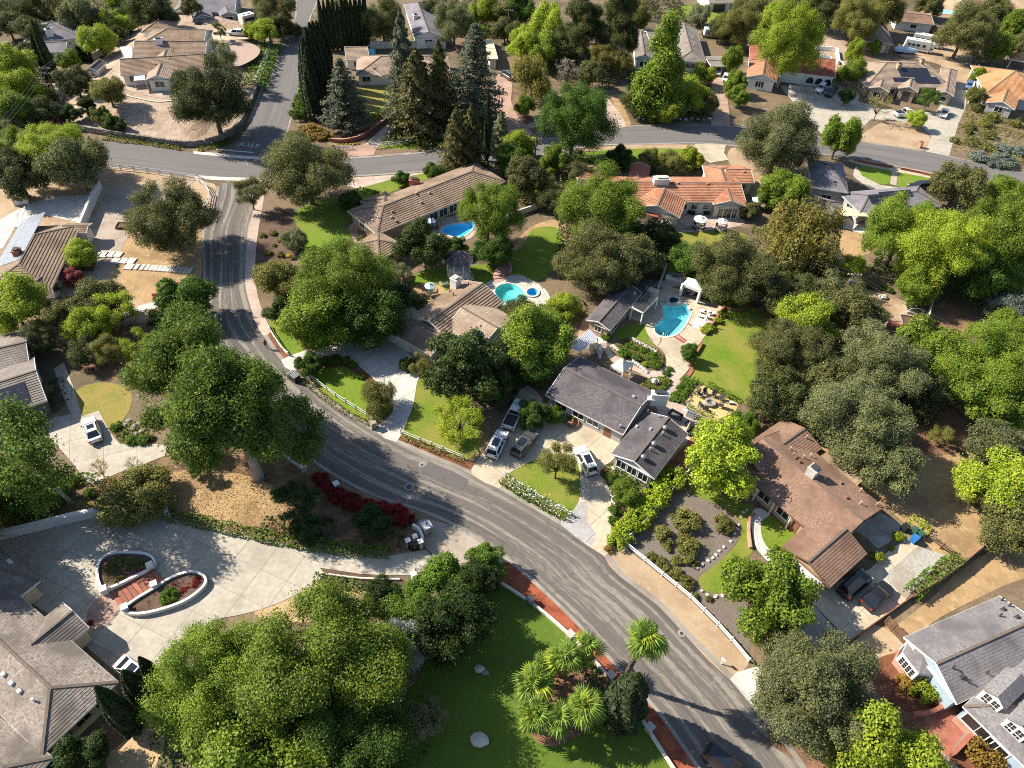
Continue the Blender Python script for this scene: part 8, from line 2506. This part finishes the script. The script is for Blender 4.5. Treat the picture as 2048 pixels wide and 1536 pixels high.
for p in c_: MB().box((p.x * .96, p.y * .96, p.z / 2),(.12,.12, p.z),0).build('post', 'wood_grey', lt)
def pergola(label, cs, h, mat, n, name='pergola', fill=None):
 W = [G(u, v, h) for u, v in cs]
 c = sum(W, Vector()) / 4
 o = empty(name, (c.x, c.y, 0), label, 'pergola')
 q = [w - Vector((c.x, c.y, 0)) for w in W]
 for i in range(4): MB().bar(q[i], q[(i + 1) % 4],.14,.24).build('beam', mat, o)
 for k in range(1, n):
  MB().bar(q[0].lerp(q[1], k / n) + Vector((0,0,.14)), q[3].lerp(q[2], k / n) + Vector((0,0,.14)),.10,.16).build('rafter', fill or mat, o)
 for k in range(14):
  MB().bar(q[1].lerp(q[2],(k + .5) / 14) + Vector((0,0,.26)), q[0].lerp(q[3],(k + .5) / 14) + Vector((0,0,.26)),.26 if fill else .07,.05).build('slat', fill or mat, o)
 for p in q: MB().box((p.x * .97, p.y * .97, h / 2),(.18,.18, h),.6).build('post', mat, o)
 return o
pergola('white-framed pergola with dark slats at the pool house', [(1264,615),(1286,626),(1316,595),(1294,584)],2.6, 'white_paint', 5, fill='dark_metal')
pergola('dark pergola in the oak shade behind the pool house', [(1246,588),(1292,583),(1305,563),(1268,560)],2.5, 'dark_metal', 6)
bq = empty('outdoor_kitchen', G(1347,565), 'white-topped outdoor grill counter next to the cabana', 'grill', None, -.25)
MB().box((0,0,.45),(3.0,1.0,.9)).build('counter', 'grey_siding', bq); MB().box((0,0,.94),(3.1,1.1,.08)).build('worktop', 'white_paint', bq)
MB().box((0,.1,1.15),(1.1,.7,.35), top=.85).build('grill_hood', 'steel', bq)
def umbrella(label, u, v, r, mat, n=8, h=2.5, open_=True, group='garden umbrellas', table=True, chairs=4):
 p = G(u, v, h)
 o = empty('umbrella', (p.x, p.y, 0), label, 'umbrella', group)
 R = r * depth(p) / FPX
 MB().cyl((0,0,0),.03, h + .1,6).cyl((0,0,0),.28,.08,10).build('pole', 'grey_metal', o)
 if open_:
  for k in range(n):
   a, b = 6.283 * k / n, 6.283 * (k + 1) / n
   e0, e1 = (R * math.cos(a), R * math.sin(a), h - .35),(R * math.cos(b), R * math.sin(b), h - .35)
   MB().add([e0, e1,(0,0, h + .12),(e0[0], e0[1], h - .52),(e1[0], e1[1], h - .52)],[(0,1,2),(0,3,4,1)]).build('canopy_panel', mat if isinstance(mat, str) else mat[k % len(mat)], o)
  MB().add([(R * .25 * math.cos(6.283 * k / n), R * .25 * math.sin(6.283 * k / n), h + .12) for k in range(n)] + [(0,0, h + .3)],[(k, (k + 1) % n, n) for k in range(n)]).build('vent_top', mat if isinstance(mat, str) else mat[0], o)
 else:
  MB().tube([(0,0,1.0),(0,0,1.3),(0,0, h),(0,0, h + .15)],[.1,.2,.09,.02],8).build('canopy', mat, o)
 if table: table_set(p.x, p.y, label, chairs)
_ts = [0]
TS = ['glass', 'dark metal', 'pale', 'slatted', 'weathered', 'round iron', 'low', 'plain', 'grey']
def chair_at(x, y, rz, mat, label, group, z=0.0, s=1.0, name='garden_chair'):
 o = empty(name, (x, y, z), label, 'chair', group, rz)
 o.scale = (s, s, s)
 MB().box((0,0,.43),(.5,.5,.06)).build('seat', mat, o)
 MB().box((-.26,0,.75),(.06,.5,.6)).build('backrest', mat, o)
 for sx in (-.2,.2):
  for sy in (-.21,.21): block('leg', (sx, sy, .2),(.05,.05,.4), mat, o)
 for sy in (-.26,.26): block('armrest', (0, sy, .63),(.5,.05,.05), mat, o)
 return o
def table_set(x, y, label, n, mat='dark_metal'):
 what = label[:60].rsplit(' ', 1)[0] if len(label) > 60 else label
 o = empty('garden_table', (x, y, 0), 'round table standing under the ' + what, 'table')
 MB().cyl((0,0,.70),.62,.05,18).build('tabletop', mat, o); MB().cyl((0,0,0),.06,.7,8).build('pedestal', mat, o)
 for k in range(n):
  a = .5 + 6.283 * k / n
  chair_at(x + 1.05 * math.cos(a), y + 1.05 * math.sin(a), a + math.pi, mat, 'chair at the table under the ' + what, 'chairs under the ' + what)
umbrella('white umbrella nearest the villa gable with the porch', 1333,442,11, 'canvas_white')
umbrella('largest white umbrella, middle of the villa terrace', 1403,435,14.5, 'canvas_white')
umbrella('white umbrella beside the square villa wing', 1447,439,11, 'canvas_white')
umbrella('teal striped umbrella at the end of the villa', 1515,396,10.5,('canvas_teal', 'canvas_white'), chairs=2)
umbrella('blue and white striped umbrella under the long roof', 862,438,9.5,('canvas_blue', 'canvas_white'), chairs=2)
umbrella('teal and white umbrella on the dry grass patch', 860,568,11.5,('canvas_teal', 'canvas_white'))
umbrella('closed white umbrella between the pool loungers', 1416,628,3, 'canvas_white', open_=False, table=False)
umbrella('closed grey umbrella by the grill patio', 1380,845,3, 'canvas_cream', open_=False, table=False)
def lounger(u, v, rz, label, mat='canvas_white', group='white loungers by the curved pool'):
 o = empty('sun_lounger', G(u, v, .1), label, 'lounger', group, rz)
 MB().box((.3,0,.32),(1.3,.68,.12)).build('seat', mat, o)
 MB().bar((-.32,0,.34),(-.85,0,.72),.68,.12).build('backrest', mat, o)
 for x in (-.5,.85):
  for y in (-.28,.28): block('leg', (x, y, .13),(.06,.06,.26), 'grey_metal', o)
lounger(1407,635,2.9, 'white lounger nearest the grey mat'); lounger(1409,626,2.9, 'white lounger beside the closed umbrella'); lounger(1419,629,2.9, 'white lounger behind the closed umbrella'); lounger(1406,649,-2.2, 'white lounger closest to the lawn wall steps')
lounger(1008,616,-.4, 'white lounger beside the kidney-shaped pool', group='single lounger')
sheet('pool_mat', [(1381,652),(1393,634),(1405,638),(1394,657)], 'corrugated', .075)
for q in ([(1344,673),(1348,670),(1371,685),(1366,687)],[(1351,669),(1354,667),(1373,681),(1371,684)],[(1318,690),(1319.5,684),(1321,677),(1323,677),(1322,685),(1313,692)],[(1372,647),(1374,645),(1384,651),(1382,653)]):
 sheet('brick_band', q, 'brick', .09)
# fire pit
fp = empty('fire_pit', G(1419,808), 'round grey stone fire pit in the sandy court', 'fire pit')
MB().tube([(0,0,0),(0,0,.45),(0,0,.48)],[.85,.85,.78],20, cap=False).add([(.85 * math.cos(k * .3142),.85 * math.sin(k * .3142),.48) for k in range(20)] + [(.5 * math.cos(k * .3142),.5 * math.sin(k * .3142),.48) for k in range(20)] + [(.5 * math.cos(k * .3142),.5 * math.sin(k * .3142),.12) for k in range(20)],[(k, (k + 1) % 20,20 + (k + 1) % 20,20 + k) for k in range(20)] + [(20 + k, 20 + (k + 1) % 20,40 + (k + 1) % 20,40 + k) for k in range(20)] + [tuple(range(40,60))]).build('stone_ring', 'stone', fp)
MB().cyl((0,0,.1),.25,.18,10).build('burner', 'steel', fp)
c_ = G(1419,808)
for k, (u, v) in enumerate(((1399,794),(1409,790),(1426,794),(1440,801),(1401,815),(1411,822),(1440,815))):
 p = G(u, v)
 chair_at(p.x, p.y, math.atan2(c_.y - p.y, c_.x - p.x), 'dark_metal', 'dark garden chair in the ring around the fire pit', 'chairs around the fire pit', s=1.25)
block_o = empty('cooler', G(1462,808), 'small blue cooler at the corner of the sandy court', 'cooler')
MB().box((0,0,.2),(.6,.4,.4)).build('body', 'bin_blue', block_o); MB().box((0,0,.43),(.62,.42,.06)).build('lid', 'white_paint', block_o)
gr = empty('barbecue', G(1380,834), 'stainless barbecue cart on the brick-edged patio', 'grill', None, -.5)
MB().box((0,0,.45),(1.2,.6,.8)).build('cart', 'grey_metal', gr); MB().tube([(-.55,0,.98),(.55,0,.98)],.28,12).build('lid', 'steel', gr); MB().box((-.95,0,.85),(.6,.5,.05)).build('side_shelf', 'white_paint', gr)
for u, v, rz, lb in ((1350,834,-.6, 'dark outdoor sofa in the shade behind the garage wing'),(1384,866,.8, 'dark outdoor sofa beside the closed grey umbrella'),(1378,853,2.2, 'dark armchair in front of the closed grey umbrella')):
 o = empty('outdoor_sofa', G(u, v), lb, 'sofa', None, rz)
 w_ = 1.0 if 'armchair' in lb else 1.9
 MB().box((0,0,.3),(w_, .8,.3)).build('seat', 'dark_siding', o); MB().box((0,.38,.6),(w_, .16,.5)).build('backrest', 'black', o)
 for sg in (-1,1): MB().box((sg * w_ / 2,0,.45),(.14,.8,.4)).build('armrest', 'black', o)
for u, v, lb in ((1225,996, 'upper white lawn chair beside the vivid hedge'),(1228,1008, 'lower white lawn chair beside the vivid hedge'),(1352,955, 'white chair at the end of the narrow brick patio'),(1356,947, 'second white chair at the end of the narrow brick patio')):
 p = G(u, v); chair_at(p.x, p.y, -.9, 'white_paint', lb, None, s=1.3)
for u, v in T(6,1485,750,1520,750):
 p = G(u, v); chair_at(p.x, p.y, 1.0 if u < 890 else 2.6, 'white_paint', 'wire garden chair in the shade of the gazebo lawn', 'wire chairs on the gazebo lawn')
def bowl(label, u, v, r, mat, h=.5, name='fountain'):
 o = empty(name, G(u, v), label, name)
 MB().tube([(0,0,0),(0,0,.1),(0,0, h)],[r * .5, r * .55, r],18, cap=False).tube([(0,0, h),(0,0, h * .5)],[r * .86, r * .3],18).build('bowl', mat, o, True)
 MB().cyl((0,0,0), r * .12, h + .35,8).build('spout', mat, o)
bowl('round terracotta fountain on the driveway under the grey eaves', 1144,848,.95, 'terracotta'); bowl('white birdbath bowl in the planted bed', 1307.5,769,.6, 'white_paint', .8, 'birdbath')
def raised_bed(label, u, v, sx, sy, rz, hoop=False, wood='wood_grey'):
 o = empty('raised_bed', G(u, v), label, 'raised bed', 'raised garden beds', rz)
 for sg in (-1,1):
  block('plank', (0, sg * sy / 2,.25),(sx + .12,.1,.5), wood, o); block('plank', (sg * sx / 2,0,.25),(.1, sy - .1,.5), wood, o)
 MB().box((0,0,.18),(sx - .1, sy - .1,.3)).build('soil', 'brown_mulch', o)
 if hoop:
  for x in ((-.45,.45) if hoop == 2 else (.45,)):
   MB().tube([(x * sx, -sy / 2,.4),(x * sx, -sy * .4,1.1),(x * sx, 0,1.35),(x * sx, sy * .4,1.1),(x * sx, sy / 2,.4)],.05,5).build('hoop', 'white_paint', o)
raised_bed('raised bed with arched hoops nearest the white panel fence top', 1826,621,2.4,2.6,1.45,2); raised_bed('raised bed with one hoop by the maroon shed', 1817,644,2.4,2.6,1.45,1)
raised_bed('empty wooden raised bed in the gravel yard', 250,454,2.6,1.6,.1, wood='wood_brown'); raised_bed('wooden bed of white stones by the rib-tiled house', 174,536,2.4,1.6,.2, wood='wood_brown')
for k, (m, u, v) in enumerate((('bin_black', 1806,1060),('bin_green', 1824,1067),('bin_green', 1835,1074),('bin_blue', 1825,1083))):
 o = empty('wheelie_bin', G(u, v),['black wheelie bin at the end of the bins row', 'green wheelie bin next to the black bin', 'green wheelie bin next to the split-rail fence', 'blue recycling bin in front of the green ones'][k], 'bin', 'recycling bins', .6)
 MB().box((0,0,.5),(.62,.7,1.0), top=1.08).build('body', m, o); MB().box((0,0,1.06),(.72,.8,.1)).build('lid', m, o); MB().tube([(-.3,-.36,.1),(.3,-.36,.1)],.1,8).build('wheel', 'tyre', o)
# stairs and stepping slabs
ss = empty('garden_steps', G(280,528), 'row of white concrete stepping slabs crossing the golden dirt', 'steps')
for k, (x, y) in enumerate(((770,508),(830,506),(887,503),(945,505),(930,555),(990,555),(1052,555),(1035,602),(1095,604),(1140,606),(1180,608),(1215,611),(1247,613),(1281,615),(1314,618),(1346,620),(1380,622),(1415,625),(1450,628),(1485,630),(1520,632))):
 p = G(*T(5, x, y)) - ss.location
 big = k < 8
 MB().box((p.x, p.y, .12 if big else .1),(1.35 if big else .62,1.55,.16),-.05).build('slab', 'white_concrete', ss)
bs = empty('brick_steps', G(1010,545), 'fan of pink brick steps beside the kidney-shaped pool', 'steps')
c_ = G(1024,556) - bs.location
for k in range(7):
 a0, a1 = rad(95 + 17 * k), rad(95 + 17 * k + 15)
 z = .1 + .13 * (6 - k)
 MB().add([(c_.x + r * math.cos(a), c_.y + r * math.sin(a), zz) for zz in (0, z) for r, a in ((1.1, a0),(3.3, a0),(3.3, a1),(1.1, a1))],[(4,5,6,7),(0,1,5,4),(1,2,6,5),(2,3,7,6),(3,0,4,7)]).build('step', 'brick_pale', bs)
# rocks
def rock_mesh(seed):
 rnd = random.Random(seed)
 bm = bmesh.new()
 bmesh.ops.create_icosphere(bm, subdivisions=2, radius=1)
 for v in bm.verts:
  v.co *= 1 + rnd.uniform(-.16,.16)
  v.co.z *= .62
 me = bpy.data.meshes.new('rock'); bm.to_mesh(me); bm.free()
 me.materials.append(MATS['pale_stone'])
 return me
RK = [rock_mesh(i) for i in range(4)]
def rocks(pts, label, group=None, mat='pale_stone', name='rock'):
 for k, (u, v, r) in enumerate(pts):
  o = link(name, RK[k % 4], mat)
  p = GP(u, v, r * .3); o.location = p; o.scale = (r, r * .8, r); o.rotation_euler = (0,0, k * 1.3)
  tag(o, label, 'rock', group)
rocks([(959,1338,.55)], 'pale round boulder on the shaded turf'); rocks([(970,1345,.4)], 'small brown stone beside the pale round boulder', None, 'stone'); rocks([(959,1480,.9)], 'largest white boulder on the turf near the bottom edge', name='boulder')
rocks([(1766,594,.8)], 'pale boulder on the bare garden plot'); rocks([(579,494,.7)], 'white boulder on the dark mulch')
rocks([(x / 4 + 1024, y / 4 + 768,.24) for x, y in ((1480,1475),(1525,1445),(1570,1415),(1608,1392),(1632,1366),(1660,1335),(1696,1304),(1750,1258),(1782,1196),(1802,1160),(1812,1128),(1832,1058),(1852,1025),(1880,1008))] + [(1415,1190,.26),(1432,1193,.28),(1445,1191,.24),(1404,1182,.24)], 'white edging stone along the curved lawn strip', 'white edging stones', 'white_concrete', 'edging_stone')
rocks([(1264 + 3.6 * k, 677 + 1.95 * k + (k % 2),.42) for k in range(14)], 'pale rock of the border below the pool lawn', 'rocks bordering the stony bed')
rocks([(1226 + 3.4 * k, 692 + 2.6 * k, .4) for k in range(6)] + [(1268 + 5 * k, 722 + 4.2 * k, .4) for k in range(6)], 'pale rock inside the stony garden bed', 'rocks inside the stony bed')
rocks([(1346.8 + 13.5 * math.cos(a),602 + 9.5 * math.sin(a),.45) for a in (-2.9,-2.4,-1.9,-1.2,-.7,.1,.6,1.1,2.0,2.6)] + [(1322,608,.5),(1326,600,.4),(1322,598,.4),(1379,618,.4),(1372,608,.4)], 'pale rock around the dark blue spa', 'rocks around the spa')
rocks([(258,842,.5),(268,855,.6),(278,848,.4),(285,862,.5),(272,868,.4),(250,850,.4)], 'grey rock in the planting by the white sedan', 'rocks by the white sedan', 'stone')
rocks([(1275 + 12 * k, 237 + (k % 3),.5) for k in range(13)], 'pale rock along the shaded road verge', 'rocks along the road verge')
# playhouse, kiosk, spa tub
H = House('playhouse', 'white playhouse with dark windows and a dark roof on the hill lot', 196,142,1.0, 'playhouse')
w0 = wing(H, T(1,775,568), T(1,852,500), T(1,710,535),2.3, 'gg', .5, 'shingle_dark', 'white_paint', .4,.02, oh=.2)
for t_ in (.25,.5,.75): opening(H, w0, 'f', t_, .6,1.3,.5)
opening(H, w0, '0', .5,.7,.8,.9)
H = House('kiosk', 'white garden kiosk with a tan roof at the left edge', 30,405,0, 'kiosk')
w0 = wing(H, T(5,60,30), T(5,200,0),(4,372),2.4, 'hh', .25, 'flat_tan', 'white_paint', .6,.02, walls=False, oh=.3)
for x_, y_ in ((.3,.3),(w0.L - .3,.3),(.3, w0.W - .3),(w0.L - .3, w0.W - .3)):
 q = w0.P(x_, y_, 0); MB().box((q.x, q.y, 1.15),(.18,.18,2.3)).build('post', 'white_paint', H.o)
for a_, b_ in (((.3,.3),(w0.L - .3,.3)),((w0.L - .3,.3),(w0.L - .3, w0.W - .3)),((.3,.3),(.3, w0.W - .3))):
 p, q = w0.P(*a_, -1.9), w0.P(*b_, -1.9); MB().bar(p, q, .08,.95).build('half_wall', 'white_paint', H.o)
tb_ = empty('spa_tub', G(1648,121), 'round white spa tub behind the mission house', 'spa')
MB().tube([(0,0,0),(0,0,.9),(0,0,.95)],[1.9,1.9,1.8],20).build('shell', 'white_paint', tb_); MB().cyl((0,0,.96),1.55,.02,20).build('water', 'solar_pale', tb_)
def top_pool():
 lp = [tuple(G(*p)[:2]) for p in T(4,1250,52,1290,44,1340,52,1400,78,1480,90,1530,104,1500,122,1430,112,1350,104,1285,76)]
 lp = smooth_loop(lp, True, 3)
 c = Vector((sum(p[0] for p in lp) / len(lp), sum(p[1] for p in lp) / len(lp),0))
 o = empty('swimming_pool', c, 'long turquoise pool at the top edge above the maroon roof', 'pool')
 q = [(p[0] - c.x, p[1] - c.y) for p in lp]
 link('water', flat_mesh('water', q, .16), 'plaster_green', o)
 n = len(q)
 MB().add([(x, y, .2) for x, y in q] + [(x * 1.06, y * 1.14,.2) for x, y in q] + [(x * 1.06, y * 1.14,0) for x, y in q],[(i, (i + 1) % n, n + (i + 1) % n, n + i) for i in range(n)] + [(n + i, n + (i + 1) % n, 2 * n + (i + 1) % n, 2 * n + i) for i in range(n)]).build('coping', 'white_concrete', o)
top_pool()
sl = empty('pool_slide_tank', G(743,112), 'bright blue plastic pool behind the tan porch roof', 'pool', None, .2)
MB().box((0,0,.5),(2.0,4.0,1.0)).build('tank', 'pool_blue', sl); MB().box((0,0,1.02),(2.2,4.2,.06)).build('rim', 'pool_blue', sl); MB().box((0,0,1.06),(1.7,3.6,.03)).build('water', 'plaster_pool', sl)
# the walker
def person(u, v, label):
 p = G(u, v)
 J = [((0,0,.92),.15),((0,0,1.15),.14),((.02,0,1.4),.17),((.04,0,1.52),.06),((.06,0,1.62),.10),((.07,0,1.74),.085),
  ((0,.10,.88),.10),((.16,.11,.50),.07),((.10,.11,.09),.045),((.26,.12,.05),.04),
  ((0,-.10,.88),.10),((-.12,-.11,.50),.07),((-.34,-.11,.14),.045),((-.24,-.12,.04),.04),
  ((.02,.22,1.40),.065),((-.10,.26,1.14),.045),((.02,.25,.92),.035),((.06,.24,.84),.03),
  ((.02,-.22,1.40),.065),((.14,-.26,1.15),.045),((.30,-.23,1.0),.035),((.36,-.22,.95),.03)]
 E = [(0,1),(1,2),(2,3),(3,4),(4,5),(0,6),(6,7),(7,8),(8,9),(0,10),(10,11),(11,12),(12,13),(2,14),(14,15),(15,16),(16,17),(2,18),(18,19),(19,20),(20,21)]
 me = bpy.data.meshes.new('body')
 me.from_pydata([j[0] for j in J], E, [])
 o = bpy.data.objects.new('person', me)
 COL.objects.link(o)
 sk = o.modifiers.new('skin', 'SKIN')
 for i, d in enumerate(me.skin_vertices[0].data):
  d.radius = (J[i][1], J[i][1])
  d.use_root = i == 0
 o.modifiers.new('sub', 'SUBSURF').levels = 2
 dg = bpy.context.evaluated_depsgraph_get()
 m2 = bpy.data.meshes.new_from_object(o.evaluated_get(dg))
 bpy.data.objects.remove(o)
 for m in ('skin', 'shirt', 'trousers', 'black'): m2.materials.append(MATS[m])
 for f in m2.polygons:
  c = f.center
  f.material_index = 3 if c.z < .10 else 2 if c.z < .96 and abs(c.y) < .2 else 1 if .96 <= c.z < 1.5 and abs(c.y) < .27 and c.z > 1.1 else 1 if .9 < c.z < 1.5 and abs(c.y) < .2 else 0
  f.use_smooth = True
 b = link('person', m2)
 b.location = (p.x, p.y, .02)
 b.rotation_euler = (0,0, rad(-58))
 tag(b, label, 'person')
 MB().tube([(.03,0,1.62),(.045,0,1.68),(.06,0,1.76),(.06,0,1.83)],[.085,.105,.10,.03],10).build('hair', 'hair', b, True)
person(533,697, 'person in dark clothes walking along the road edge by the white fence')
